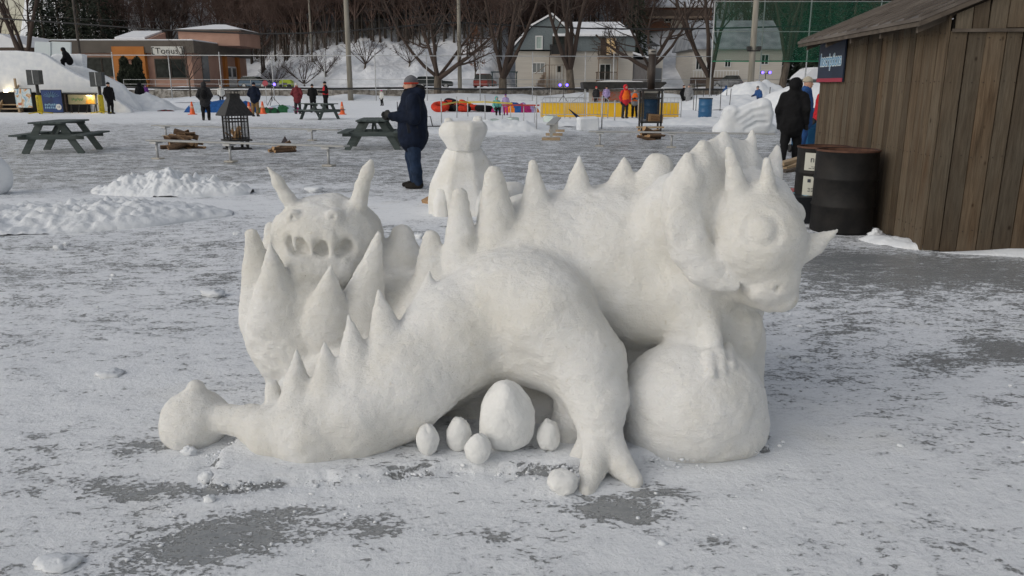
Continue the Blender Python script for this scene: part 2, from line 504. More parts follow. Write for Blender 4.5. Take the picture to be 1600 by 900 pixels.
def ground_material():
    m = bpy.data.materials.new('rink_ground'); m.use_nodes = True
    nt = m.node_tree; N = nt.nodes.new; Lk = nt.links.new
    b = nt.nodes['Principled BSDF']
    tc = N('ShaderNodeTexCoord')
    def noise(scale, det, st=(1, 1, 1), rot=0.0, rough=0.55, dist=0.0):
        mp = N('ShaderNodeMapping'); mp.inputs['Scale'].default_value = st; mp.inputs['Rotation'].default_value = (0, 0, rot)
        Lk(tc.outputs['Object'], mp.inputs['Vector'])
        z = N('ShaderNodeTexNoise'); z.inputs['Scale'].default_value = scale; z.inputs['Detail'].default_value = det
        z.inputs['Roughness'].default_value = rough; z.inputs['Distortion'].default_value = dist
        Lk(mp.outputs[0], z.inputs['Vector']); return z.outputs['Fac']
    def math_(op, a, c):
        n = N('ShaderNodeMath'); n.operation = op
        for i, v in enumerate((a, c)):
            if hasattr(v, 'is_linked'): Lk(v, n.inputs[i])
            else: n.inputs[i].default_value = v
        return n.outputs[0]
    def ramp(f, p0, c0, p1, c1):
        r = N('ShaderNodeValToRGB'); e = r.color_ramp.elements
        e[0].position, e[1].position = p0, p1
        e[0].color, e[1].color = (*c0, 1), (*c1, 1); Lk(f, r.inputs[0]); return r.outputs[0]
    def mix(f, a, c):
        n = N('ShaderNodeMix'); n.data_type = 'RGBA'
        Lk(f, n.inputs[0])
        for i, v in ((6, a), (7, c)):
            if hasattr(v, 'is_linked'): Lk(v, n.inputs[i])
            else: n.inputs[i].default_value = (*v, 1)
        return n.outputs[2]
    at = N('ShaderNodeAttribute'); at.attribute_name = 'snow'
    n1 = noise(2.3, 6, (0.8, 1.2, 1), 0.18, 0.62, 0.5)
    n2 = noise(13.0, 7, (0.55, 1.1, 1), -0.25, 0.68, 0.7)
    n3 = noise(55.0, 5, (0.75, 1.1, 1), 0.4, 0.65)
    s = math_('ADD', at.outputs['Fac'], math_('MULTIPLY', math_('SUBTRACT', n1, 0.5), 1.0))
    s = math_('ADD', s, math_('MULTIPLY', math_('SUBTRACT', n2, 0.5), 1.8))
    s = math_('ADD', s, math_('MULTIPLY', math_('SUBTRACT', n3, 0.5), 1.7))
    n4 = noise(21.0, 3, (0.55, 1.3, 1), 0.7, 0.6, 1.2)
    fl = math_('MULTIPLY', ramp(n4, 0.575, (0, 0, 0), 0.70, (1, 1, 1)), ramp(noise(3.1, 3), 0.45, (0, 0, 0), 0.62, (1, 1, 1)))
    s = math_('SUBTRACT', s, math_('MULTIPLY', fl, 0.72))
    mask = N('ShaderNodeMapRange'); mask.interpolation_type = 'SMOOTHSTEP'
    mask.inputs['From Min'].default_value = 0.36; mask.inputs['From Max'].default_value = 0.60
    Lk(s, mask.inputs['Value']); k = mask.outputs[0]
    r = N('ShaderNodeValToRGB'); e = r.color_ramp.elements
    for p_ in range(4): e.new(0.5)
    for q_, (p_, c_) in enumerate(((0.0, (0.235, 0.247, 0.255)), (0.30, (0.29, 0.302, 0.31)), (0.43, (0.42, 0.435, 0.45)), (0.52, (0.60, 0.625, 0.66)), (0.66, (0.78, 0.805, 0.845)), (0.95, (0.88, 0.905, 0.94)))):
        e[q_].position = p_; e[q_].color = (*c_, 1)
    Lk(s, r.inputs[0])
    dirt = ramp(noise(0.9, 4), 0.60, (0, 0, 0), 0.80, (0.55, 0.55, 0.55))
    n = N('ShaderNodeMix'); n.data_type = 'RGBA'; n.blend_type = 'MULTIPLY'; Lk(dirt, n.inputs[0]); Lk(r.outputs[0], n.inputs[6]); n.inputs[7].default_value = (0.90, 0.86, 0.76, 1)
    Lk(n.outputs[2], b.inputs['Base Color'])
    rg = N('ShaderNodeMapRange'); rg.inputs['To Min'].default_value = 0.26; rg.inputs['To Max'].default_value = 0.85
    Lk(k, rg.inputs['Value']); Lk(rg.outputs[0], b.inputs['Roughness'])
    b.inputs['Specular IOR Level'].default_value = 0.4
    h = math_('ADD', math_('MULTIPLY', k, 0.55), math_('MULTIPLY', math_('MULTIPLY', k, noise(30, 8, rough=0.72)), 1.3))
    bp = N('ShaderNodeBump'); bp.inputs['Distance'].default_value = 0.012; bp.inputs['Strength'].default_value = 1.0
    Lk(h, bp.inputs['Height']); Lk(bp.outputs[0], b.inputs['Normal'])
    return m

def axis_lines(lo, hi, step, far, g):
    a = [lo+step*i for i in range(int((hi-lo)/step)+1)]
    s = step
    r = [a[-1]]
    while r[-1] < far[1]: s *= g; r.append(r[-1]+s)
    s = step; l = [a[0]]
    while l[-1] > far[0]: s *= g; l.append(l[-1]-s)
    return np.array(l[:0:-1]+a+r[1:])
gx = axis_lines(-2.3, 2.3, 0.017, (-900, 900), 1.05)
gy = axis_lines(1.5, 4.6, 0.017, (-40, 1500), 1.035)
GX, GY = np.meshgrid(gx, gy, indexing='ij')
def poly_sd(X, Y, poly):               # signed distance to a polygon, negative inside
    d = np.full(X.shape, 1e9); ins = np.zeros(X.shape, bool)
    n = len(poly)
    for i in range(n):
        (x0, y0), (x1, y1) = poly[i], poly[(i+1) % n]
        ex, ey = x1-x0, y1-y0
        t = np.clip(((X-x0)*ex+(Y-y0)*ey)/(ex*ex+ey*ey), 0, 1)
        d = np.minimum(d, np.hypot(X-x0-t*ex, Y-y0-t*ey))
        c = ((y0 > Y) != (y1 > Y))
        with np.errstate(divide='ignore', invalid='ignore'):
            ins ^= c & (X < ex*(Y-y0)/(ey if ey else 1e-9)+x0)
    return np.where(ins, -d, d)
ledge_px = [(376, 690), (338, 728), (333, 768), (400, 764), (470, 757), (560, 754), (650, 742), (760, 738), (845, 742), (905, 735), (985, 724), (1060, 722), (1150, 714), (1195, 706), (1200, 680), (1185, 600), (1120, 560), (900, 520), (500, 600)]
ledge = [tuple(G(*q)[:2]) for q in ledge_px]
near = (GY > 1.2) & (GY < 7) & (np.abs(GX) < 4)
LS = np.full(GX.shape, 9.0)
LS[near] = poly_sd(GX[near], GY[near], ledge)
LSN = LS+0.05*(fbm(GX*9, GY*9, 0*GX, 3)-0.5)
GZ = np.zeros_like(GX)
amp = sstep(40, 12, np.hypot(GX, GY-3))
GZ += amp*0.05*(fbm(GX*0.5, GY*0.7, 0*GX+3, 3)-0.5)*sstep(0.1, 1.2, LS)
GZ += 0.050*sstep(0.006, -0.014, LSN)
GZ += near*0.012*(fbm(GX*7, GY*9, 0*GX+9, 4)-0.45)
# snow cover
S0 = np.full(GX.shape, 0.68)
dist = np.hypot(GX, GY)
S0 += 0.18*sstep(7.0, 2.6, GY)
S0 += 0.07*sstep(3.8, 5.0, GY)*sstep(2.5, 0.5, GX)
S0 -= 0.19*sstep(10.5, 15, GY)
S0 += 0.06*sstep(22, 30, GY)
S0 += 0.40*sstep(32, 48, GY)
def patch(px, py, rx, ry, amt, rot=0.0):
    global S0
    c = G(px, py)
    dx, dy = GX-c[0], GY-c[1]
    u, v = dx*math.cos(rot)+dy*math.sin(rot), -dx*math.sin(rot)+dy*math.cos(rot)
    S0 = S0 + amt*np.exp(-((u/rx)**2+(v/ry)**2)**1.1)
for a in [(330, 850, 0.40, 0.19, -0.56, 0.2), (250, 770, 0.20, 0.10, -0.50), (235, 700, 0.16, 0.08, -0.50), (150, 750, 0.14, 0.10, -0.22), (430, 800, 0.18, 0.07, -0.30),
          (580, 825, 0.13, 0.10, -0.50), (975, 800, 0.21, 0.13, -0.50, -0.3), (1035, 770, 0.10, 0.05, -0.45), (790, 840, 0.08, 0.04, -0.40), (1110, 850, 0.10, 0.04, -0.35),
          (1480, 420, 1.5, 0.7, -0.45), (1330, 440, 0.7, 0.5, -0.12), (1500, 560, 0.55, 0.20, -0.24), (1590, 545, 0.3, 0.2, -0.42), (1330, 405, 0.5, 0.25, -0.42),
          (1180, 590, 0.4, 0.3, -0.12), (120, 420, 1.3, 0.45, -0.10, 0.15), (330, 440, 0.25, 0.12, -0.26), (290, 385, 0.6, 0.3, -0.08), (60, 385, 0.6, 0.3, -0.1),
          (120, 600, 0.8, 0.5, 0.16), (650, 860, 0.8, 0.25, 0.12), (1250, 700, 0.6, 0.4, 0.18), (1400, 820, 0.6, 0.3, 0.08), (660, 330, 1.3, 0.8, 0.25), (200, 320, 3.2, 0.9, 0.35),
          (450, 290, 1.4, 0.4, 0.2), (480, 182, 7, 1.6, 0.22), (250, 190, 6, 1.6, 0.2), (930, 190, 6, 3.2, 0.5), (760, 205, 3, 2.2, 0.45), (1120, 190, 5, 4, 0.45), (1330, 235, 1.5, 4, 0.1)]:
    patch(*a)
S0 = np.where(LSN < 0.0, 0.95, S0)
edge = np.exp(-(((LSN-0.004)/0.014)**2))
front = GY < 3.75
S0 -= front*edge*0.60*sstep(0.36, 0.62, fbm(GX*5, GY*5, 0*GX+2, 3))
S0 += front*0.22*np.exp(-((LSN-0.10)/0.07)**2)
GZ += front*0.014*np.exp(-((LSN-0.10)/0.06)**2)*fbm(GX*6, GY*6, 0*GX+5, 2)
ni, nj = GX.shape
V = np.column_stack([GX.ravel(), GY.ravel(), GZ.ravel()])
I = np.arange(ni*nj).reshape(ni, nj)
Fq = np.column_stack([I[:-1, :-1].ravel(), I[1:, :-1].ravel(), I[1:, 1:].ravel(), I[:-1, 1:].ravel()])
ground = mk_obj('ground', V, Fq, ground_material(), smooth=True)
tag(ground, kind='structure')
at = ground.data.attributes.new('snow', 'FLOAT', 'POINT')
at.data.foreach_set('value', S0.ravel().astype(np.float32))

# ================================================================== THE BIG SNOW SCULPTURE
def carved_snow():
    m = bpy.data.materials.new('carved_snow'); m.use_nodes = True
    nt = m.node_tree; N = nt.nodes.new; Lk = nt.links.new
    b = nt.nodes['Principled BSDF']
    tc = N('ShaderNodeTexCoord')
    def noise(s, d, r=0.55, st=(1, 1, 1)):
        mp = N('ShaderNodeMapping'); mp.inputs['Scale'].default_value = st; Lk(tc.outputs['Object'], mp.inputs['Vector'])
        z = N('ShaderNodeTexNoise'); z.inputs['Scale'].default_value = s; z.inputs['Detail'].default_value = d; z.inputs['Roughness'].default_value = r
        Lk(mp.outputs[0], z.inputs['Vector']); return z.outputs['Fac']
    r = N('ShaderNodeValToRGB'); e = r.color_ramp.elements
    e[0].position, e[0].color = 0.28, (0.725, 0.705, 0.645, 1)
    e[1].position, e[1].color = 0.58, (0.84, 0.838, 0.822, 1)
    Lk(noise(2.2, 6, 0.6), r.inputs[0])
    r2 = N('ShaderNodeValToRGB'); e = r2.color_ramp.elements
    e[0].position, e[0].color = 0.66, (1, 1, 1, 1)
    e[1].position, e[1].color = 0.80, (0.80, 0.76, 0.66, 1)
    Lk(noise(14, 5, 0.65, (1, 1, 0.6)), r2.inputs[0])
    r3 = N('ShaderNodeValToRGB'); e = r3.color_ramp.elements     # specks of grit frozen in
    e[0].position, e[0].color = 0.765, (1, 1, 1, 1)
    e[1].position, e[1].color = 0.80, (0.45, 0.42, 0.36, 1)
    Lk(noise(85, 2, 0.5), r3.inputs[0])
    def mul(a, c):
        n = N('ShaderNodeMix'); n.data_type = 'RGBA'; n.blend_type = 'MULTIPLY'; n.inputs[0].default_value = 1
        Lk(a, n.inputs[6]); Lk(c, n.inputs[7]); return n.outputs[2]
    Lk(mul(mul(r.outputs[0], r2.outputs[0]), r3.outputs[0]), b.inputs['Base Color'])
    b.inputs['Subsurface Weight'].default_value = 0.2; b.inputs['Subsurface Radius'].default_value = (1.0, 0.9, 0.75); b.inputs['Subsurface Scale'].default_value = 0.025
    b.inputs['Roughness'].default_value = 0.95
    b.inputs['Specular IOR Level'].default_value = 0.12
    a1 = N('ShaderNodeMath'); a1.operation = 'MULTIPLY_ADD'
    Lk(noise(110, 5, 0.75), a1.inputs[0]); a1.inputs[1].default_value = 0.40
    a2 = N('ShaderNodeMath'); a2.operation = 'MULTIPLY_ADD'; Lk(noise(9, 7, 0.7, (0.5, 1, 2.6)), a2.inputs[0]); a2.inputs[1].default_value = 0.9; Lk(noise(20, 7, 0.68), a2.inputs[2]); Lk(a2.outputs[0], a1.inputs[2])
    bp = N('ShaderNodeBump'); bp.inputs['Distance'].default_value = 0.015; bp.inputs['Strength'].default_value = 0.9
    Lk(a1.outputs[0], bp.inputs['Height']); Lk(bp.outputs[0], b.inputs['Normal'])
    return m
M_CARVED = carved_snow()

def build_sculpture():
    def r(px, d): return px*mpp(d)
    f = Field((-1.72, 2.72, -0.03), (1.55, 4.75, 1.52), 0.0115)
    T, LEG, CLUB, BOUL, FLEG, HEAD, FRILL, CALYX, MHEAD = 1, 2, 3, 4, 5, 6, 7, 8, 9
    specs = {T: ('dinosaur_body', None), LEG: ('hind_leg', None), CLUB: ('tail_club', None), BOUL: ('boulder', None), FLEG: ('front_leg', None),
             HEAD: ('dinosaur_head', None), FRILL: ('neck_frill', HEAD), CALYX: ('flower_cup', None), MHEAD: ('monster_head', None)}
    nxt = [20]
    def new(name, par=None):
        nxt[0] += 1; specs[nxt[0]] = (name, par); return nxt[0]
    # --- torso, neck and mass behind the eggs
    f.chain([(P(1085, 412, 4.02), r(124, 4)), (P(960, 424, 4.08), r(134, 4)), (P(850, 432, 4.10), r(132, 4)), (P(760, 468, 4.02), r(108, 4)), (P(690, 505, 3.94), r(84, 4))], T, 0.05)
    f.chain([(P(690, 590, 3.95), .30), (P(840, 600, 3.98), .33), (P(1010, 560, 4.02), .36)], T, 0.06)
    f.cone(P(1000, 462, 3.82), r(84, 3.8), P(1078, 466, 3.74), r(74, 3.7), T, 0.05)
    f.cone(P(1050, 450, 3.86), r(92, 3.9), P(1072, 470, 3.78), r(60, 3.8), T, 0.05)
    # tail sweeping forward to the left
    f.chain([(P(800, 478, 3.80), r(96, 3.8)), (P(720, 532, 3.64), r(94, 3.6)), (P(640, 604, 3.45), r(82, 3.5)), (P(560, 653, 3.33), r(66, 3.4)), (P(490, 679, 3.27), r(54, 3.35)), (P(430, 677, 3.31), r(41, 3.35)), (P(398, 666, 3.36), r(30, 3.4))], T, 0.05)
    # haunch, thigh, shank and toes
    f.ell(P(825, 480, 3.66), (r(108, 3.6), .30, r(92, 3.6)), rotm(0, R(12), 0), LEG, 0.06)
    f.chain([(P(860, 500, 3.50), r(80, 3.5)), (P(912, 565, 3.40), r(62, 3.4)), (P(934, 630, 3.29), r(46, 3.25)), (P(938, 685, 3.20), r(33, 3.2))], LEG, 0.06)
    f.chain([(P(945, 560, 3.46), r(32, 3.4)), (P(958, 620, 3.34), r(22, 3.3))], LEG, 0.05)
    toe1, toe2, toe3 = new('toe', LEG), new('toe', LEG), new('toe', LEG)
    f.chain([(P(936, 690, 3.18), r(27, 3.2)), (P(926, 735, 3.06), r(19, 3.1)), (P(917, 768, 2.97), r(13, 3))], toe1, 0.025)
    f.chain([(P(950, 690, 3.18), r(27, 3.2)), (P(972, 728, 3.09), r(20, 3.1)), (P(993, 752, 3.02), r(13, 3))], toe2, 0.025)
    f.chain([(P(925, 690, 3.24), r(24, 3.2)), (P(895, 722, 3.20), r(14, 3.2))], toe3, 0.03)
    # hollow under the belly where the eggs lie
    f.ell(P(778, 676, 3.38), (r(126, 3.4), .19, r(66, 3.4)), rotm(0, R(-6), 0), cut=True, k=0.06)
    f.ell(P(858, 684, 3.32), (r(44, 3.4), .12, r(36, 3.4)), None, cut=True, k=0.04)
    f.cone(P(740, 640, 3.80), .22, P(900, 640, 3.74), .22, T, 0.05)
    f.chain([(P(760, 545, 3.58), r(52, 3.55)), (P(830, 556, 3.52), r(46, 3.5)), (P(890, 590, 3.42), r(40, 3.4))], LEG, 0.05)
    f.cone(P(893, 640, 3.42), r(30, 3.4), P(885, 700, 3.40), r(34, 3.4), LEG, 0.06)
    f.cone(P(455, 622, 3.62), r(36, 3.6), P(575, 570, 3.78), r(60, 3.7), T, 0.05)
    # tail club
    f.cone(P(392, 658, 3.37), r(27, 3.4), P(345, 655, 3.43), r(24, 3.5), CLUB, 0.025)
    f.ell(P(306, 656, 3.47), (r(55, 3.5), .15, r(50, 3.5)), None, CLUB, 0.03)
    f.ell(P(288, 672, 3.45), (r(38, 3.5), .11, r(34, 3.5)), None, CLUB, 0.04)
    f.cone(P(306, 626, 3.47), r(22, 3.5), P(307, 606, 3.47), r(14, 3.5), CLUB, 0.03)
    # boulder
    f.ell(P(1080, 628, 3.46), (r(114, 3.55), .32, r(98, 3.55)), None, BOUL, 0.012)
    f.ell(P(1126, 660, 3.47), (r(72, 3.6), .25, r(62, 3.6)), None, BOUL, 0.05)
    f.ell(P(1034, 660, 3.46), (r(66, 3.6), .25, r(60, 3.6)), None, BOUL, 0.05)
    # front leg over the boulder, paw, far limb
    f.chain([(P(1096, 490, 3.58), r(30, 3.6)), (P(1110, 530, 3.44), r(18, 3.5)), (P(1116, 560, 3.36), r(14, 3.4))], FLEG, 0.025)
    for tx, ty in ((1112, 578), (1128, 574), (1142, 566)):
        t = new('toe', FLEG)
        a, c = f.hit(tx-6, ty-22), f.hit(tx, ty+6)
        f.cone(a, r(11, 3.4), c, r(8, 3.4), t, 0.012)
    f.chain([(P(1140, 470, 3.82), r(50, 3.8)), (P(1158, 530, 3.86), r(34, 3.8)), (P(1160, 640, 3.88), r(36, 3.8))], T, 0.04)
    f.cone(P(1132, 488, 3.74), r(42, 3.7), P(1140, 570, 3.70), r(38, 3.7), T, 0.04)
    f.chain([(P(1160, 505, 3.66), r(20, 3.6)), (P(1170, 545, 3.64), r(14, 3.6))], FLEG, 0.02)
    f.chain([(P(1178, 500, 3.68), r(13, 3.6)), (P(1180, 530, 3.66), r(10, 3.6))], FLEG, 0.012)
    f.cone(P(1064, 468, 3.66), r(58, 3.6), P(1076, 500, 3.60), r(46, 3.6), T, 0.05)
    # --- neck frill
    fc, fn = P(1134, 336, 3.60), np.array([0.52, -0.84, 0.12]); fn /= np.linalg.norm(fn)
    ex = np.cross((0, 0, 1), fn); ex /= np.linalg.norm(ex); ez = np.cross(fn, ex)
    FR = np.column_stack([ex, fn, ez])
    f.ell(fc+fn*-.01, (.345, .11, .355), FR, FRILL, 0.02)
    f.cone(fc-fn*.03+ex*.02, .16, fc-fn*.25-ez*.04, .26, T, 0.05)
    f.ell(fc+fn*.105+ex*.06+ez*.02, (.28, .072, .325), FR, cut=True, k=0.07, clab=FRILL)
    f.chain([(P(1070, 256, 3.53), r(12, 3.5)), (P(1060, 296, 3.51), r(24, 3.5)), (P(1066, 344, 3.48), r(32, 3.5)), (P(1078, 388, 3.46), r(33, 3.45)), (P(1098, 418, 3.44), r(29, 3.45)), (P(1122, 436, 3.42), r(20, 3.4)), (P(1148, 448, 3.39), r(9, 3.4))], FRILL, 0.010, sq=((0.5, 1, 0), 1.35))
    def on_frill(x, y, off=0.0):
        o, d = np.array([0, 0, HC]), ray(x, y)
        return o+d*(np.dot(fc+fn*off-o, fn)/np.dot(d, fn))
    for (bx, by, tx, ty, r0, r1) in [(1097, 252, 1097, 225, 19, 8), (1131, 242, 1132, 210, 19, 7), (1169, 248, 1176, 207, 18, 5), (1207, 272, 1215, 230, 18, 5), (1076, 280, 1074, 246, 20, 9)]:
        l = new('frill_spike', HEAD)
        a, b = on_frill(bx, by, .01), on_frill(tx, ty, .01)
        f.cone(a, r(r0, 3.65), b, r(r1, 3.65), l, 0.025)
    # --- head
    f.cone(fc+fn*.05+ex*.11, .20, P(1188, 372, 3.44), r(66, 3.45), HEAD, 0.03)
    f.cone(P(1188, 385, 3.44), r(62, 3.45), P(1206, 430, 3.42), r(42, 3.4), HEAD, 0.04)
    f.cone(P(1200, 440, 3.43), r(40, 3.4), P(1221, 462, 3.43), r(26, 3.4), HEAD, 0.03)
    f.cone(P(1168, 440, 3.58), r(38, 3.5), P(1200, 466, 3.47), r(22, 3.4), HEAD, 0.04)
    f.cone(P(1222, 390, 3.44), r(28, 3.4), P(1234, 436, 3.44), r(14, 3.4), HEAD, 0.03)
    f.cone(P(1222, 330, 3.5), r(20, 3.4), P(1236, 360, 3.48), r(18, 3.4), HEAD, 0.03)
    f.ell(P(1243, 334, 3.52), (r(15, 3.5), r(16, 3.5), r(18, 3.5)), None, HEAD, 0.015)
    nose = new('nose_horn', HEAD)
    f.chain([(P(1236, 398, 3.44), r(25, 3.4)), (P(1270, 383, 3.42), r(16, 3.4)), (P(1307, 361, 3.40), r(4, 3.4))], nose, 0.025)
    for (bx, by, tx, ty, r0, r1, d) in [(1157, 318, 1139, 234, 21, 7, 3.44), (1201, 318, 1198, 249, 18, 6, 3.42)]:
        l = new('brow_horn', HEAD)
        f.cone(P(bx, by, d+.04), r(r0, d), P(tx, ty, d+.04), r(r1, d), l, 0.02)
    eye = new('eye', HEAD)
    ec = f.hit(1192, 357)
    en = f.normal(ec, 6)
    f.torus(ec-en*.010, en, r(25, 3.35), .017, k=0.008, cut=True)
    ux = np.cross((0, 0, 1), en); ux /= np.linalg.norm(ux)
    f.ell(ec-en*.022, (r(19, 3.35), .030, r(22, 3.35)), np.column_stack([ux, en, np.cross(ux, en)]), eye, 0.006)
    f.ell(f.hit(1216, 453), (.016, .03, .022), None, cut=True, k=0.010)
    f.cone(f.hit(1164, 462), .009, f.hit(1178, 444), .005, k=0.014, cut=True, lab=HEAD)
    # --- back plates and tail spikes: base, tip, radii in photo px, depth, squash
    for (bx, by, tx, ty, r0, r1, db, dt) in [
            (1020, 300, 1028, 264, 40, 24, 4.04, 4.06), (974, 304, 976, 249, 32, 5, 4.06, 4.08), (903, 330, 905, 245, 33, 4, 4.04, 4.04),
            (840, 366, 833, 256, 38, 7, 3.94, 3.98), (778, 396, 772, 274, 42, 15, 3.88, 3.90), (722, 444, 718, 306, 38, 12, 3.84, 3.86),
            (676, 456, 674, 374, 36, 14, 3.84, 3.90), (664, 520, 671, 422, 40, 3, 3.58, 3.69), (610, 564, 591, 452, 46, 3, 3.44, 3.56), (562, 602, 544, 490, 45, 3, 3.36, 3.48),
            (517, 628, 507, 533, 43, 3, 3.31, 3.41), (466, 648, 463, 546, 41, 4, 3.31, 3.40), (429, 646, 427, 604, 17, 13, 3.36, 3.41)]:
        l = new('back_spike')
        f.cone(P(bx, by, db), r(r0, db), P(tx, ty, dt), r(r1, dt), l, 0.03, sq=((0.25, 1, 0), 1.15))
    f.cone(P(878, 322, 4.02), r(14, 4), P(852, 348, 4.0), r(8, 4), T, 0.05)
    # --- flower with a monster head behind the tail
    f.chain([(P(478, 470, 3.98), r(80, 4)), (P(470, 520, 3.96), r(80, 4)), (P(480, 600, 3.92), r(56, 3.9)), (P(488, 650, 3.92), r(54, 3.9))], CALYX, 0.05)
    f.cone(P(540, 540, 3.95), r(60, 3.9), P(600, 560, 3.92), r(70, 3.9), CALYX, 0.06)
    f.cone(P(600, 470, 4.02), r(55, 4), P(690, 480, 4.0), r(62, 4), CALYX, 0.06)
    f.ell(P(512, 372, 4.06), (r(86, 4.05), .26, r(68, 4.05)), None, MHEAD, 0.04)
    f.ell(P(498, 402, 4.00), (r(72, 4), .23, r(50, 4)), None, MHEAD, 0.04)
    f.ell(P(488, 446, 3.96), (r(60, 4), .16, r(40, 4)), None, MHEAD, 0.05)
    holes = [(f.hit(x, y), a, c, e) for x, y, a, c, e in ((466, 388, 16, 15, 18), (503, 391, 14, 14, -10), (539, 386, 12, 13, -25), (452, 378, 7, 9, 10), (486, 395, 22, 9, 4), (522, 397, 22, 9, -6))]
    tooth_at = [(f.hit(tx, ty), rr_, ln) for tx, ty, rr_, ln in [(458, 376, 6, .05), (485, 374, 9, .075), (516, 374, 8, .115)]]
    for p_, a, c, e in holes:
        f.ell(p_+np.array([0, .005, 0]), (r(a, 3.8), .075 if c > 9 else .05, r(c, 3.8)), rotm(0, R(e), 0), cut=True, k=0.022)
    for p_, rr_, ln in tooth_at:
        l = new('tooth', MHEAD)
        f.cone(p_+np.array([0, .02, .01]), r(rr_, 3.8), p_+np.array([.004, .004, -ln]), r(3.2, 3.8), l, 0.010)
    f.cone(f.hit(470, 424)+np.array([0, .04, 0]), r(22, 3.8), f.hit(530, 424)+np.array([0, .04, 0]), r(22, 3.8), MHEAD, .03)
    for (ax, ay, rr) in [(522, 338, 14), (459, 338, 12)]:
        l = new('eye', MHEAD)
        p_ = f.hit(ax, ay)
        f.ell(p_, (r(rr, 3.8),)*3, None, l, 0.012)
        f.ell(p_+np.array([0, -r(rr, 3.8), 0]), (.013, .03, .013), None, cut=True, k=0.006)
    for pts in ([(466, 335, 12), (449, 308, 9.5), (434, 284, 8), (419, 262, 3)], [(560, 318, 14), (565, 292, 10.5), (574, 268, 8.5), (581, 250, 3)]):
        l = new('antenna', MHEAD)
        f.chain([(P(x, y, 4.0), r(q, 4)) for x, y, q in pts], l, 0.018)
    for pts, dd, k in (([(418, 500, 46), (394, 368, 12)], (3.94, 3.88), .035), ([(445, 460, 34), (426, 400, 21), (423, 356, 11)], (4.1, 4.12, 4.14), .025),
                    ([(436, 496, 50), (422, 380, 4)], (3.80, 3.70), .018), ([(508, 512, 48), (517, 414, 3)], (3.78, 3.655), .018),
                    ([(556, 520, 48), (592, 366, 6)], (3.83, 3.74), .02), ([(612, 470, 54), (624, 410, 38), (628, 368, 18)], (4.08, 4.10, 4.12), .03)):
        l = new('petal')
        f.chain([(P(x, y, d), r(q, d)) for (x, y, q), d in zip(pts, dd)], l, k, sq=((0.1, 1, 0.2), 1.25))
    f.floor(-0.02)
    V, Q, L = f.smooth_nets(3, 0.5)
    # hand-shaped unevenness
    N = vnormals(V, Q)
    rough_ = 1+1.2*np.isin(L, [MHEAD, CALYX])
    calm_ = np.where(np.isin(L, [FRILL, HEAD]), 0.45, 1.0)
    d = calm_*0.020*(fbm(V[:, 0]*6, V[:, 1]*6, V[:, 2]*6, 3)-0.5)+rough_*0.009*(fbm(V[:, 0]*20, V[:, 1]*20, V[:, 2]*24, 3)-0.5)+0.006*(fbm(V[:, 0]*48, V[:, 1]*48, V[:, 2]*60, 2)-0.5)
    V = V+N*d[:, None]
    N = vnormals(V, Q)
    root = thing('snow_sculpture', 'large carved snow sculpture of a horned spiky dinosaur beside a monster in a flower', 'snow sculpture', (0, 3.7, 0))
    split_parts(V, Q, L, N, specs, [M_CARVED], root, np.array([0, 3.7, 0]))
    return root
build_sculpture()

def snow_lump(name, label, cat, px, py, w, h, seed, m=M_CARVED, group=None, sink=0.05, base=0.0, rough=0.25, fine=0.05, egg=0.0, n=28, wd=None, tilt=0.0, d=None):
    """free-standing lump of snow: w x h metres, standing on the ground seen at (px, py)"""
    c = G(px, py, base) if d is None else np.array([P(px, py, d)[0], d, base])
    th = np.linspace(0, PI, n//2+1); ph = np.arange(n)/n*2*PI
    TH_, PH = np.meshgrid(th, ph, indexing='ij')
    x, y, z = np.sin(TH_)*np.cos(PH), np.sin(TH_)*np.sin(PH), np.cos(TH_)
    rr = 1+rough*(fbm(x*1.6+seed, y*1.6, z*1.6, 3)-0.5)+fine*(fbm(x*6+seed, y*6, z*6, 2)-0.5)
    if egg: x, y = x*(1-egg*z), y*(1-egg*z)
    V = np.column_stack([(x*rr*w/2).ravel(), (y*rr*(wd or w)/2).ravel(), (z*rr*h/2).ravel()])
    if tilt: V = V @ rotm(0, tilt, 0).T
    V[:, 2] += h/2*(1-2*sink)
    K = len(th)
    F = [(k*n+i, (k+1)*n+i, (k+1)*n+(i+1) % n, k*n+(i+1) % n) for k in range(K-1) for i in range(n)]
    o = mk_obj(name, V, F, m, smooth=True)
    o.location = (c[0], c[1]+(wd or w)*0.22, c[2])
    return tag(o, label, cat, group)
M_EGG = snow_mat('hand_packed_snow', (0.74, 0.745, 0.735), (0.83, 0.83, 0.815), 7, 0.008, 34)
EGGS = 'snow eggs under the belly of the dinosaur sculpture'
q = mpp(3.38)
snow_lump('snow_egg', 'biggest snow egg, large and pointed, lying under the belly', 'egg', 791, 708, 88*q, 116*q, 1, group=EGGS, base=.048, egg=.14, rough=.26, fine=.10, m=M_EGG, n=40, sink=.03)
snow_lump('snow_egg', 'blocky flat-topped snow egg nearest the tail', 'egg', 668, 713, 36*q, 52*q, 2, group=EGGS, base=.048, rough=.34, fine=.12, egg=-.05, m=M_EGG, sink=.03)
snow_lump('snow_egg', 'rounded upright snow egg close left of the biggest egg, behind the smallest', 'egg', 717, 706, 40*q, 57*q, 3, group=EGGS, base=.048, egg=.06, rough=.34, fine=.12, m=M_EGG, sink=.03)
snow_lump('snow_egg', 'small pale egg standing in front of the other eggs', 'egg', 747, 726, 40*q, 48*q, 4, group=EGGS, base=.048, egg=.1, rough=.34, fine=.12, m=M_EGG, sink=.03)
snow_lump('snow_egg', 'small snow egg between the biggest egg and the hind leg', 'egg', 857, 706, 37*q, 52*q, 5, group=EGGS, base=.048, egg=.1, rough=.34, fine=.12, m=M_EGG, sink=.03)
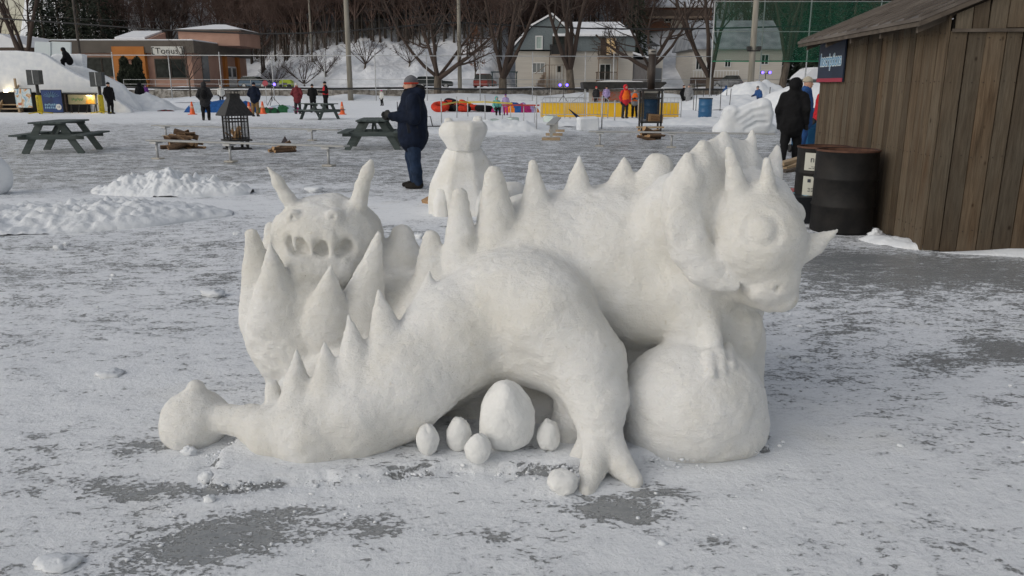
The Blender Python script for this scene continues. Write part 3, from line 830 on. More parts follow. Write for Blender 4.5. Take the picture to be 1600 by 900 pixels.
snow_lump('snow_chunk', 'rounded snow lump lying against the toes of the hind foot', 'snow lump', 880, 772, 52*mpp(3), 38*mpp(3), 6, sink=.1, m=M_EGG, rough=.4, fine=.14)

# loose crumbs of snow left by the carving
rng = np.random.default_rng(77)
Vs, Fs, off = [], [], 0
ico = np.array([(0, 0, 1), (.9, 0, .4), (.28, .85, .4), (-.73, .53, .4), (-.73, -.53, .4), (.28, -.85, .4), (.73, .53, -.4), (-.28, .85, -.4), (-.9, 0, -.4), (-.28, -.85, -.4), (.73, -.53, -.4), (0, 0, -1)])
icf = np.array([(0, 1, 2), (0, 2, 3), (0, 3, 4), (0, 4, 5), (0, 5, 1), (1, 6, 2), (2, 7, 3), (3, 8, 4), (4, 9, 5), (5, 10, 1), (6, 7, 2), (7, 8, 3), (8, 9, 4), (9, 10, 5), (10, 6, 1), (11, 7, 6), (11, 8, 7), (11, 9, 8), (11, 10, 9), (11, 6, 10)])
lp = np.array(ledge)
for k in range(1500):
    m_ = rng.random()
    if m_ < .55:
        i_ = rng.integers(0, 13); t_ = rng.random(); p_ = lp[i_]*(1-t_)+lp[i_+1]*t_+rng.normal(0, .05, 2); s_ = .002+.008*rng.random()**4; zb = .03 if rng.random() < .5 else .0
    elif m_ < .8: p_ = np.array([rng.uniform(-1.5, 1.3), rng.uniform(2.1, 3.3)]); s_ = .002+.007*rng.random()**3; zb = 0
    else: p_ = np.array([rng.uniform(-4, 3), rng.uniform(2, 8)]); s_ = .003+.016*rng.random()**4; zb = 0
    v = ico*(1+rng.normal(0, .22, (12, 3)))*s_ @ rotm(rng.random()*6, rng.random()*6, rng.random()*6)
    Vs.append(v*np.array([1.3, 1, .8])+np.array([p_[0], p_[1], zb+s_*.35])); Fs.append(icf+off); off += 12
tag(mk_obj('snow_crumbs', np.concatenate(Vs), np.concatenate(Fs), M_SNOW), 'loose snow crumbs scattered over the ice', 'crumbs', kind='stuff')

# ================================================================== HILLSIDE, ROAD, RETAINING WALL
WALL_Y = 92.0
def base_line(X):
    return np.interp(X, [-200, -60, -41, -37, -30, -22, -18, -3, 1, 23, 30, 44, 80, 200], [130, 128, 127, 120, 112, 107, 106, 106, 123, 123, 119, 128, 132, 140])
def hill_z(X, Y):
    X, Y = np.asarray(X, float), np.asarray(Y, float)
    t = np.maximum(0, Y-base_line(X))
    u = X/np.maximum(Y, 1)
    f = sstep(-0.62, -0.50, u)
    z = 1.15+f*(0.40*t+0.10*t*sstep(0, 30, t))
    z = z+f*sstep(0, 10, t)*2.2*(fbm(X*0.06, Y*0.06, 0*X, 3)-0.5)
    m = np.exp(-((X+17)/11.0)**2)*sstep(0, 5, t)*sstep(22, 8, t)     # ploughed bank beyond the road
    return z+m*(1.3+3.4*(fbm(X*0.55, Y*0.55, 0*X+4, 4)-0.5))
def hill_mat():
    m = mat('hillside_snow', (0.52, 0.55, 0.60), 0.85, c2=(0.74, 0.76, 0.80), scale=0.35, detail=8, lo=0.38, hi=0.56, bump=0.25, bscale=1.4, spec=0.2)
    return m
hx = np.concatenate([np.arange(-500, -60, 6.0), np.arange(-60, 60, 1.0), np.arange(60, 261, 6.0)])
hy = np.concatenate([np.arange(92.35, 150, 0.8), np.arange(150, 420, 6.0)])
HX, HY = np.meshgrid(hx, hy, indexing='ij')
HZ = hill_z(HX, HY)
HZ += (HY < 104)*0.0
I = np.arange(HX.size).reshape(HX.shape)
o = mk_obj('hillside', np.column_stack([HX.ravel(), HY.ravel(), HZ.ravel()]), np.column_stack([I[:-1, :-1].ravel(), I[1:, :-1].ravel(), I[1:, 1:].ravel(), I[:-1, 1:].ravel()]), hill_mat(), smooth=True)
tag(o, kind='structure')
M_ROAD = mat('snowy_asphalt', (0.26, 0.27, 0.29), 0.8, c2=(0.50, 0.52, 0.55), scale=0.6, detail=6, stretch=(0.15, 1, 1))
b = MB(); b.add([(-120, 96.5, 1.17), (120, 96.5, 1.17), (120, 103, 1.17), (-120, 103, 1.17)], [(0, 1, 2, 3)])
tag(b.obj('road', M_ROAD), kind='structure')

M_STONE = mat('rubble_stone', (0.16, 0.145, 0.125), 0.9, c2=(0.36, 0.34, 0.31), scale=2.6, detail=8, lo=0.4, hi=0.6, bump=0.12, bscale=3)
M_GALV = mat('galvanised_steel', (0.40, 0.41, 0.42), 0.5, metal=0.3, c2=(0.50, 0.51, 0.52), scale=9)
M_BLACK = mat('black_steel', (0.012, 0.012, 0.013), 0.55, c2=(0.03, 0.028, 0.027), scale=14, detail=6)
M_RUBBER = mat('black_pipe', (0.010, 0.010, 0.011), 0.5)
b = MB()
segs = np.linspace(-84, 60, 73)
for x0, x1 in zip(segs[:-1], segs[1:]):
    h = 1.12+0.08*math.sin(x0*1.7)
    b.box(((x0+x1)/2, WALL_Y, h/2-0.05), (x1-x0-0.015, 0.55+0.06*math.sin(x0*3.1), h+0.1), ch=0.05)
w = b.obj('stone_wall', M_STONE)
tag(w, 'low grey rubble stone retaining wall running along the far edge of the rink', 'wall')
b = MB()
xs = np.linspace(-84, 60, 120)
top = [(x, 0.30*(0.5+0.5*math.sin(x*0.37)*math.sin(x*0.9))+0.08) for x in xs]
b.add([(x, WALL_Y-0.40-0.1*math.sin(x), 1.10) for x, h in top]+[(x, WALL_Y-0.05, 1.14+h) for x, h in top]+[(x, WALL_Y+0.6, 1.12) for x, h in top],
      [(i+k*120, i+1+k*120, i+1+(k+1)*120, i+(k+1)*120) for i in range(119) for k in (0, 1)], sm=True)
b.obj('snow_cap', M_ROOFSNOW, w)

def bank(name, label, cx, cy, lx, ly, h, seed, m=M_SNOW, nx=50, ny=24, rough=0.5, freq=1.2, rot=0.0, p=1.0, group=None, cat='snow bank', z0=-0.14, fine=0.0):
    """heap of snow: lx, ly half lengths, h height"""
    u, v = np.meshgrid(np.linspace(-1, 1, nx), np.linspace(-1, 1, ny), indexing='ij')
    rr = np.sqrt(u**2+v**2+0.25*u*u*v*v)
    X, Y = u*lx, v*ly
    edge = 1+0.25*(fbm(u*2+seed, v*2, 0*u, 2)-0.5)
    s = np.clip(1-(rr/edge)**2, 0, None)**p
    Z = h*s*(1+rough*(2*fbm(X*freq+seed*3, Y*freq, 0*X+seed, 4)-1))
    if fine: Z += s**0.5*fine*(fbm(X*freq*5+seed, Y*freq*5, 0*X, 3)-0.4)
    Z += z0*(s <= 0.0)
    I = np.arange(nx*ny).reshape(nx, ny)
    top = np.column_stack([X.ravel(), Y.ravel(), Z.ravel()])
    V = top
    F = np.column_stack([I[:-1, :-1].ravel(), I[1:, :-1].ravel(), I[1:, 1:].ravel(), I[:-1, 1:].ravel()])
    o = mk_obj(name, V, F, m, smooth=True)
    o.location = (float(cx), float(cy), 0); o.rotation_euler = (0, 0, rot)
    return tag(o, label, cat, group)

# ------------------------------------------------------------------ ball field fence with a long black pipe, tall netting, poles, cables
FY = 87.5
fence = thing('chain_fence', 'tall steel ball field fence with thin posts and one long black pipe', 'fence', (0, FY, 0))
px_posts = [103, 180, 267, 346, 427, 508, 587, 667, 750, 832, 914, 958]
for x in px_posts:
    X = P(x, 130, FY)[0]
    b = MB(); b.tube([(X, 0, -0.05), (X, 0, 5.0)], 0.055, 6); b.obj('post', M_GALV, fence)
xa, xb = P(103, 85, FY)[0], P(1112, 92, FY)[0]
zt = P(600, 86, FY)[2]
b = MB(); b.tube([(xa, 0.0, zt), (xb, 0.0, zt-.15)], 0.045, 6); b.obj('top_rail', M_GALV, fence)
b = MB(); b.tube([(x, 0.10+0.02*math.sin(x), P(600, 136.5, FY)[2]-0.004*(x+43)+0.05*math.sin(x*0.4)) for x in np.linspace(P(190, 130, FY)[0], P(1400, 130, FY)[0], 60)], 0.12, 6); b.obj('black_pipe', M_RUBBER, fence)
rail = thing('road_railing', 'thin low steel railing along the snowy road above the stone wall', 'railing', (0, 93.2, 1.1))
for i, X in enumerate(np.arange(-44, 46, 3.6)):
    b = MB(); b.tube([(X, 0, 0), (X, 0, 1.15)], 0.03, 5); b.obj('post', M_GALV, rail)
for z, nm in ((1.12, 'top_rail'), (0.62, 'middle_rail')):
    b = MB(); b.tube([(-44, 0, z), (45, 0, z)], 0.025, 5); b.obj(nm, M_GALV, rail)

M_NET = mat('green_netting', (0.012, 0.080, 0.048), 0.95, alpha=0.44, spec=0.1)
NY = 86.0
net = thing('ball_net', 'tall translucent green ball netting hung between slim poles', 'netting', (0, NY, 0))
z0, z1 = P(1200, 95.5, NY)[2], P(1200, 2, NY)[2]
X0, X1 = P(1113, 95, NY)[0], P(1460, 95, NY)[0]
b = MB()
n = 40
for k in range(n):
    a, c = X0+(X1-X0)*k/n, X0+(X1-X0)*(k+1)/n
    b.add([(a, 0.12*math.sin(k), z0), (c, 0.12*math.sin(k+1), z0), (c, 0.2*math.sin(k*1.3+1.3), (z0+z1)/2), (a, 0.2*math.sin(k*1.3), (z0+z1)/2), (c, 0.05, z1), (a, 0.05, z1)], [(0, 1, 2, 3), (3, 2, 4, 5)], sm=True)
b.obj('netting', M_NET, net, fix=False)
for x in (1113, 1190, 1262, 1370):
    X = P(x, 95, NY)[0]
    b = MB(); b.tube([(X, 0.3, 0), (X, 0.3, z1+0.1)], 0.07, 6); b.obj('post', M_GALV, net)
for z in (z0, (z0+z1)/2, z1):
    b = MB(); b.tube([(X0, 0.25, z), (X1, 0.25, z)], 0.045 if z != z0 else 0.07, 5); b.obj('cable', M_GALV if z != z0 else mat('green_cord', (0.02, 0.20, 0.10), 0.8), net)

M_POLE = mat('weathered_pole', (0.20, 0.185, 0.155), 0.85, c2=(0.30, 0.28, 0.24), scale=4, stretch=(1, 1, 0.1), bump=0.01)
def pole(label, x, ybase, r, h, z=0.0, d=None, band=True):
    c = G(x, ybase) if d is None else np.array([P(x, ybase, d)[0], d, z])
    t = thing('utility_pole', label, 'pole', c)
    b = MB(); b.tube([(0, 0, -0.2), (0, 0, h*0.5), (0, 0, h)], [r, r*0.88, r*0.75], 12); b.obj('shaft', M_POLE, t)
    return t
pa = pole('thick pale wooden utility pole beside the three people near the traffic cones', 548, 157, 0.30, 15)
pb = pole('brownish wooden utility pole carrying the black cable, between two bare maples', 719, 160, 0.24, 11.6, d=90)
b = MB(); b.box((0, -0.05, 11.3), (1.5, 0.12, 0.12)); b.obj('crossarm', M_POLE, pb)
for dx in (-0.6, 0.6):
    b = MB(); b.lathe([(0.03, 11.36), (0.06, 11.45), (0.05, 11.55), (0.0, 11.58)], 8, (dx, -0.05, 0)); b.obj('insulator', mat('porcelain', (0.35, 0.33, 0.30), 0.3), pb)
pc = pole('tall grey utility pole standing in front of the green netting', 1171, 152, 0.34, 15, d=84)
for dx in (-0.5, 0.5):
    b = MB(); b.box((dx, -0.35, 5.2), (0.45, 0.3, 0.4), ch=0.04); b.obj('lamp_box', M_BLACK, pc)
b = MB(); b.box((0, -0.3, 4.95), (1.3, 0.1, 0.1)); b.obj('bracket', M_BLACK, pc)
pd = pole('slim distant utility pole at the foot of the wooded bank', 486, 60, 0.16, 11, z=float(hill_z(P(486, 60, 118)[0], 118))-0.3, d=118)
M_POLE_ = M_POLE; M_POLE = mat('dark_pole', (0.05, 0.042, 0.036), 0.9, c2=(0.08, 0.07, 0.06), scale=4)
pe = pole('dark slim utility pole behind the rider on the snow slide', 128, 110, 0.16, 11, z=1.1, d=96)
M_POLE = M_POLE_

def cable(label, pts, d, rr):
    q = np.array([P(x, y, d) for x, y in pts])
    # smooth sag through the points
    t = np.arange(len(q)); tt = np.linspace(0, len(q)-1, 80)
    X = np.column_stack([np.interp(tt, t, q[:, k]) for k in range(3)])
    for _ in range(6): X[1:-1] = (X[:-2]+2*X[1:-1]+X[2:])/4
    b = MB(); b.tube(X, rr, 6)
    return tag(b.obj('overhead_cable', M_RUBBER), label, 'cable')
cable('thick black overhead cable sagging from pole to pole across the hillside', [(-220, 10), (0, 29), (120, 37), (250, 47), (400, 53), (480, 52), (560, 47), (640, 40), (719, 34), (800, 40), (920, 45), (1060, 45.5), (1180, 43), (1330, 38)], 90.2, 0.085)
cable('thin dark overhead wire running just above the thick black cable', [(-220, 2), (0, 22), (120, 29), (250, 34), (400, 38), (560, 33), (719, 22)], 90.4, 0.03)

# ------------------------------------------------------------------ trees
M_BARK = mat('grey_bark', (0.075, 0.060, 0.048), 0.95, c2=(0.15, 0.125, 0.10), scale=5, detail=6, stretch=(1, 1, 0.25), bump=0.03, bscale=14)
M_TWIG = mat('twigs', (0.060, 0.042, 0.034), 0.95)
M_TWIGR = mat('reddish_twigs', (0.13, 0.086, 0.072), 0.95)
M_NEEDLE = mat('needles', (0.010, 0.016, 0.010), 0.9, c2=(0.028, 0.040, 0.024), scale=1.4)
M_CEDAR = mat('cedar_foliage', (0.014, 0.020, 0.011), 0.9, c2=(0.040, 0.048, 0.028), scale=1.0)
def batch_tubes(paths, radii, n):
    paths = np.asarray(paths, float); radii = np.asarray(radii, float)
    M, K, _ = paths.shape
    tg = np.gradient(paths, axis=1); tg /= np.linalg.norm(tg, axis=2, keepdims=True)+1e-12
    ref = np.where(np.abs(tg[..., 2:3]) < 0.9, np.array([0, 0, 1.0]), np.array([1.0, 0, 0]))
    u = np.cross(ref, tg); u /= np.linalg.norm(u, axis=2, keepdims=True)+1e-12
    w = np.cross(tg, u)
    a = np.arange(n)/n*2*PI
    V = paths[:, :, None, :]+radii[:, :, None, None]*(np.cos(a)[None, None, :, None]*u[:, :, None, :]+np.sin(a)[None, None, :, None]*w[:, :, None, :])
    I = np.arange(M*K*n).reshape(M, K, n); J = np.roll(I, -1, axis=2)
    F = np.stack([I[:, :-1], J[:, :-1], J[:, 1:], I[:, 1:]], axis=-1).reshape(-1, 4)
    return V.reshape(-1, 3), F
def branches(rng, P0, D0, L0, R0, K, up, wob):
    M = len(P0); pts = [P0]; d = D0.copy(); p = P0
    for k in range(K-1):
        d = d+rng.normal(0, wob, (M, 3)); d[:, 2] += up
        d /= np.linalg.norm(d, axis=1, keepdims=True)
        p = p+d*(L0/(K-1))[:, None]; pts.append(p)
    pts = np.stack(pts, 1)
    rr = R0[:, None]*np.linspace(1, 0.38, K)[None, :]
    return pts, rr
def children(rng, pts, rr, L, per, tmin, ang, lr, rmul, rmin):
    M, K, _ = pts.shape
    t = tmin+(1-tmin)*rng.random((M, per)); idx = t*(K-1); i0 = np.minimum(idx.astype(int), K-2); f = (idx-i0)[..., None]
    m = np.arange(M)[:, None]
    p = pts[m, i0]*(1-f)+pts[m, i0+1]*f
    d = pts[m, i0+1]-pts[m, i0]; d /= np.linalg.norm(d, axis=2, keepdims=True)+1e-12
    q = rng.normal(0, 1, d.shape); q -= (q*d).sum(2, keepdims=True)*d; q /= np.linalg.norm(q, axis=2, keepdims=True)+1e-12
    a = ang*(0.7+0.6*rng.random((M, per)))[..., None]
    nd = d*np.cos(a)+q*np.sin(a)
    r = (rr[m, i0]*(1-f[..., 0])+rr[m, i0+1]*f[..., 0])*rmul
    nl = L[:, None]*lr*(0.6+0.7*rng.random((M, per)))*(1.15-0.55*t)
    return p.reshape(-1, 3), nd.reshape(-1, 3), nl.ravel(), np.maximum(r.ravel(), rmin)
def tree_arrays(seed, H, r0, th, nmain, tilt, per=(6, 6, 5), rmin=0.008, sides=(10, 6, 4, 3), up=0.10, lean=(0, 0), mainL=0.75, wob=0.10):
    rng = np.random.default_rng(seed)
    K = 6
    tr = np.array([[lean[0]*t+0.05*math.sin(3*t+seed), lean[1]*t, -0.2+(th+0.2)*t] for t in np.linspace(0, 1, K)])[None]
    trr = np.array([[r0*1.35, r0*1.05, r0, r0*0.97, r0*0.95, r0*0.9]])
    trunk = batch_tubes(tr, trr, sides[0])
    az = (np.arange(nmain)+rng.random(nmain)*0.6)/nmain*2*PI
    el = tilt[0]+(tilt[1]-tilt[0])*rng.random(nmain)
    D = np.column_stack([np.cos(az)*np.cos(el), np.sin(az)*np.cos(el), np.sin(el)])
    P0 = np.repeat(tr[0, -1][None], nmain, 0)-np.array([0, 0, 1])*rng.random((nmain, 1))*th*0.18
    L = (H-th)*mainL*(0.8+0.4*rng.random(nmain)); Rr = r0*(0.45+0.25*rng.random(nmain))
    out = []
    for lv in range(len(per)+1):
        pts, rr = branches(rng, P0, D, L, Rr, 6 if lv < 2 else 4, up, wob*(1+0.4*lv))
        out.append(batch_tubes(pts, rr, sides[min(lv+1, len(sides)-1)]))
        if lv < len(per):
            P0, D, L, Rr = children(rng, pts, rr, L, per[lv], 0.22 if lv else 0.3, 0.75, 0.52, 0.55, rmin)
    off = 0; Vs, Fs = [], []
    for v, f in out: Vs.append(v); Fs.append(f+off); off += len(v)
    return trunk, (np.concatenate(Vs), np.concatenate(Fs))
def tree_thing(label, cat, trunk, crown, loc, rotz=0.0, group=None, mats=(None, None), name='bare_tree', scale=1.0):
    t = thing(name, label, cat, loc, rotz, group)
    mk_obj('trunk', trunk[0], trunk[1], mats[0] or M_BARK, t, smooth=True)
    mk_obj('crown', crown[0], crown[1], mats[1] or M_TWIG, t, smooth=True)
    t.scale = (scale,)*3
    return t
def at_ground(x, y, d=None):
    if d is None: return G(x, y)
    X = P(x, y, d)[0]
    return np.array([X, d, float(hill_z(X, d)) if d > 92.3 else 0.0])
A1 = tree_arrays(3, 15, 0.42, 2.6, 5, (0.45, 1.25), (7, 6, 5), lean=(0.1, 0))
A2 = tree_arrays(11, 16, 0.46, 2.4, 4, (0.85, 1.25), (6, 5, 5), lean=(-0.1, 0), mainL=0.9)
A3 = tree_arrays(23, 16, 0.44, 3.2, 5, (0.8, 1.35), (5, 5, 5), lean=(0.35, 0), mainL=0.85)
T1 = tree_thing('bare spreading tree with long low left limbs, just beyond the red tubes', 'tree', *A1, at_ground(684, 155, 90.5), 0.4)
T2 = tree_thing('bare tree with a wide V fork left of the beige house', 'tree', *A2, at_ground(786, 155, 90.5), 1.1)
T3 = tree_thing('bare leaning tree right in front of the beige house', 'tree', *A3, at_ground(893, 156, 90.0), 2.3)
T4 = place(copy_tree(T1), at_ground(1015, 150, 95), 3.6, 'bare tree rising behind the black chimney stove', 0.95)
T5 = place(copy_tree(T2), at_ground(1108, 150, 91), 4.4, 'dark bare tree partly behind the left edge of the green netting', 1.0)
T6 = place(copy_tree(T3), at_ground(1222, 136, 93), 5.5, 'bare tree leaning behind the middle of the green netting', 0.9)
T7 = place(copy_tree(T3), at_ground(36, 110, 100), 0.7, 'bare tree against the pale sky beside the snow slide', 0.95)
place(copy_tree(T1), at_ground(-25, 110, 112), 2.0, 'bare tree beyond the low red building at the edge of the sky', 0.9)
S1 = tree_arrays(31, 7, 0.09, 2.4, 6, (0.7, 1.3), (5, 4), rmin=0.012, sides=(6, 4, 3, 3))
tree_thing('thin young bare tree in front of the salon window, near the rink', 'young tree', *S1, at_ground(298, 157), 0.3, name='young_tree')
S2 = tree_arrays(33, 4.4, 0.10, 0.5, 8, (0.5, 1.3), (6, 5, 3), rmin=0.012, sides=(6, 4, 3, 3))
sh = tree_thing('small bare shrub on the snowy bank, leftmost beside the salon', 'shrub', *S2, at_ground(425, 76, 113), 0.3, group='bare shrubs on the snowy bank', name='bare_shrub')
for x, y, d, rz, s, lab in ((474, 100, 109, 1.0, 1.25, 'bushy bare shrub low on the snowy bank left of the thick pale pole'), (508, 96, 112, 2.0, 1.0, 'small bare shrub on the bank between the bushy shrub and the thick pale pole'),
                            (570, 100, 110, 3.0, 1.3, 'thin bare shrub on the bank just right of the thick pale pole'), (640, 104, 111, 4.0, 1.0, 'bare shrub on the bank behind the tree with low limbs')):
    place(copy_tree(sh), at_ground(x, y, d), rz, lab, s)
# small tree that kept its rusty leaves
rng = np.random.default_rng(5)
def leaf_cloud(rng, cen, rad, n, size, zsq=1.0):
    d = rng.normal(0, 1, (n, 3)); d /= np.linalg.norm(d, axis=1, keepdims=True)
    p = np.asarray(cen)+d*(rng.random((n, 1))**0.45)*np.asarray(rad)
    a = rng.normal(0, 1, (n, 3)); a /= np.linalg.norm(a, axis=1, keepdims=True)
    c = np.cross(a, rng.normal(0, 1, (n, 3))); c /= np.linalg.norm(c, axis=1, keepdims=True)+1e-9
    s = size*(0.6+0.8*rng.random((n, 1)))
    V = np.stack([p-a*s, p+c*s*0.5, p+a*s, p-c*s*0.5], 1).reshape(-1, 3)
    return V, np.arange(n*4).reshape(n, 4)
S3 = tree_arrays(41, 6.5, 0.10, 1.8, 7, (0.8, 1.35), (6, 5), rmin=0.012, sides=(6, 4, 3, 3))
rt = tree_thing('small tree still holding rusty brown leaves left of the house', 'tree', *S3, at_ground(743, 118, 107), 0, name='leafy_tree')
Vs, Fs, off = [], [], 0
for k in range(46):
    t = rng.random(); rad = 1.5*math.sin(PI*min(1, 0.15+0.85*t))+0.15
    a = rng.random()*2*PI; q = rad*math.sqrt(rng.random())
    v, f = leaf_cloud(rng, (q*math.cos(a), q*math.sin(a), 2.0+5.2*t), (0.4, 0.4, 0.35), 16, 0.11)
    Vs.append(v); Fs.append(f+off); off += len(v)
mk_obj('foliage', np.concatenate(Vs), np.concatenate(Fs), mat('rusty_leaves', (0.14, 0.055, 0.025), 0.8, c2=(0.23, 0.10, 0.05), scale=2), rt)

# conifers and dark cedars
def conifer_arrays(seed, H, Rb, n=2600, size=0.42):
    rng = np.random.default_rng(seed)
    t = rng.random(n)**1.15; tier = 0.75+0.25*np.abs(np.sin(t*H*2.6+rng.normal(0, 0.3, n)))
    q = Rb*(1-t)**0.9*tier*np.sqrt(0.15+0.85*rng.random(n))+0.05
    a = rng.random(n)*2*PI
    lump = 0.8+0.4*np.sin(a*3+t*17+seed)
    p = np.column_stack([q*np.cos(a)*lump, q*np.sin(a)*lump, 0.4+t*(H-0.4)])
    out = np.column_stack([np.cos(a), np.sin(a), -0.35-0.3*rng.random(n)]); out += rng.normal(0, 0.25, (n, 3)); out /= np.linalg.norm(out, axis=1, keepdims=True)
    c = np.cross(out, rng.normal(0, 1, (n, 3))); c /= np.linalg.norm(c, axis=1, keepdims=True)
    s = size*(0.6+0.9*rng.random((n, 1)))*(1.1-0.6*t)[:, None]
    V = np.stack([p-out*s*0.6, p+c*s*0.28, p+out*s, p-c*s*0.28], 1).reshape(-1, 3)
    tr = batch_tubes(np.array([[[0, 0, -0.3], [0, 0, H*0.5], [0, 0, H*0.97]]]), np.array([[0.02*H, 0.013*H, 0.01]]), 7)
    return tr, (V, np.arange(n*4).reshape(n, 4))
C1, C2 = conifer_arrays(1, 15, 3.6), conifer_arrays(2, 17, 4.2)
k1 = tree_thing('dark evergreen on the slope, one of those behind the left roofs', 'evergreen', *C1, at_ground(70, 70, 124), 0, 'dark evergreens on the left slope', (M_BARK, M_NEEDLE), 'evergreen_tree')
k2 = tree_thing('dark evergreen on the slope, one of those behind the left roofs', 'evergreen', *C2, at_ground(96, 70, 126), 0, 'dark evergreens on the left slope', (M_BARK, M_NEEDLE), 'evergreen_tree')
for i, (x, d) in enumerate(((84, 132), (112, 130), (126, 124), (142, 134), (64, 140), (160, 128), (186, 138))):
    place(copy_tree((k1, k2)[i % 2]), at_ground(x, 60, d), i*1.3, scale=0.9+0.08*(i % 3))
RG = 'dark evergreens behind the right houses'
k3 = place(copy_tree(k1), at_ground(992, 90, 128), 1.0, 'dark evergreen standing behind the right end of the beige house', 1.0, group='dark evergreens beside the houses')
for i, (x, d, s) in enumerate(((1290, 112, 1.0), (1330, 118, 1.15), (1262, 122, 1.2), (1385, 116, 1.1), (1440, 112, 1.1), (1235, 130, 1.0))):
    place(copy_tree((k1, k2)[i % 2]), at_ground(x, 90, d), i*0.9, 'dark evergreen seen through the right part of the green netting', s, group=RG)
def cedar_arrays(seed, H, Rb, n=1500):
    rng = np.random.default_rng(seed)
    t = rng.random(n); prof = np.sqrt(np.clip(1-(t*1.02)**2.6, 0, 1))*(0.8+0.2*np.sin(t*9+seed))
    a = rng.random(n)*2*PI; q = Rb*prof*np.sqrt(0.4+0.6*rng.random(n))*(0.85+0.2*np.sin(3*a+seed))
    p = np.column_stack([q*np.cos(a), q*np.sin(a), 0.05+t*H])
    out = np.column_stack([np.cos(a)*0.4, np.sin(a)*0.4, np.ones(n)])+rng.normal(0, 0.25, (n, 3)); out /= np.linalg.norm(out, axis=1, keepdims=True)
    c = np.cross(out, rng.normal(0, 1, (n, 3))); c /= np.linalg.norm(c, axis=1, keepdims=True)
    s = 0.22*(0.6+0.9*rng.random((n, 1)))
    V = np.stack([p-out*s, p+c*s*0.5, p+out*s, p-c*s*0.5], 1).reshape(-1, 3)
    return batch_tubes(np.array([[[0, 0, -0.2], [0, 0, H*0.4], [0, 0, H*0.8]]]), np.array([[0.10, 0.08, 0.02]]), 6), (V, np.arange(n*4).reshape(n, 4))
for i, (x, hh, rr, lab) in enumerate(((196, 3.5, 0.95, 'dark clipped cedar left of the salon entrance'), (217, 3.5, 0.95, 'dark clipped cedar right of the salon entrance'), (206, 2.6, 0.9, 'shorter dark cedar between the two salon cedars'))):
    tr, cr = cedar_arrays(i+5, hh, rr)
    tree_thing(lab, 'cedar', tr, cr, (P(x, 120, 96.2)[0], 96.2-(i == 2)*0.5, 1.15), i*1.0, 'cedars in front of the salon', (M_BARK, M_CEDAR), 'cedar_shrub')

# hillside wood: distinct front trees, then the mass behind them as one
FT = [tree_arrays(60+i, 13+i % 3, 0.15, 2.0+1.1*i, 7, (0.7, 1.35), (7, 6, 4), rmin=0.019, sides=(6, 4, 3, 3), mainL=0.72, wob=0.13) for i in range(4)]
protos = []
rngw = np.random.default_rng(9)
WG = 'bare trees along the front of the hillside wood'
for i in range(210):
    px = rngw.uniform(130, 1400) if i > 60 else 385+i*8+rngw.uniform(-5, 5)
    d = (119+rngw.random()*14 if px < 800 else 132+rngw.random()*16) if i > 60 else 119+rngw.random()*4
    if i < 4: d = 121
    X_ = P(px, 40, d)[0]
    if d < base_line(X_)+8: d = base_line(X_)+8+rngw.random()*10
    if 1000 < px < 1115: d = 172+rngw.random()*8
    loc = at_ground(px, 40, d)
    lab = 'slender bare tree in the front row of the hillside wood'
    if len(protos) < 4:
        protos.append(tree_thing(lab, 'tree', *FT[i], loc, i, WG, (mat('dark_bark', (0.060, 0.050, 0.042), 0.95), M_TWIGR), 'woodland_tree'))
    else:
        place(copy_tree(protos[i % 4]), loc, rngw.random()*6.28, scale=0.8+0.5*rngw.random())
BT = [tree_arrays(80+i, 14, 0.17, 1.5+1.2*i, 6, (0.7, 1.4), (6, 5, 3), rmin=0.03, sides=(4, 3, 3, 3), mainL=0.7, wob=0.14) for i in range(4)]
Vs, Fs, off = [], [], 0
n_far = 0
while n_far < 520:
    d = 126+rngw.random()**1.25*85; u = rngw.uniform(-0.545, 0.52); X = u*d
    if 132 > d and -2 < X < 30: continue
    if d < base_line(X)+12: continue
    if 0.13 < u < 0.27 and d < 170: continue
    z = float(hill_z(X, d)); s = 0.8+0.55*rngw.random(); a = rngw.random()*6.28
    (tv, tf), (cv, cf) = BT[n_far % 4]
    Rm = rotm(0, 0, a)*s
    for v, f in ((tv, tf), (cv, cf)):
        Vs.append((v @ Rm.T+np.array([X, d, z])).astype(np.float32)); Fs.append(f+off); off += len(v)
    n_far += 1
for k in range(2600):                        # brush between the trunks
    d = 122+rngw.random()**1.2*70; u = rngw.uniform(-0.54, 0.5); X = u*d
    if d < base_line(X)+9 or (0.13 < u < 0.27 and d < 165): continue
    m_ = 14
    a = rngw.random(m_)*6.28; el = 0.5+0.9*rngw.random(m_); L_ = 1.2+2.4*rngw.random(m_)
    p0 = np.column_stack([X+rngw.normal(0, .5, m_), d+rngw.normal(0, .5, m_), np.full(m_, float(hill_z(X, d))-0.2)])
    dv = np.column_stack([np.cos(a)*np.cos(el), np.sin(a)*np.cos(el), np.sin(el)])
    sd = np.column_stack([-np.sin(a), np.cos(a), 0*a])*0.035
    v = np.stack([p0-sd, p0+sd, p0+dv*L_[:, None]+sd*0.4, p0+dv*L_[:, None]-sd*0.4], 1).reshape(-1, 3)
    Vs.append(v.astype(np.float32)); Fs.append(np.arange(m_*4).reshape(-1, 4)+off); off += m_*4
wood = mk_obj('hillside_wood', np.concatenate(Vs), np.concatenate(Fs), mat('woodland_brown', (0.088, 0.066, 0.056), 0.95, c2=(0.17, 0.13, 0.11), scale=0.15))
tag(wood, 'dense brown mass of bare trees covering the hillside', 'wood', kind='stuff')

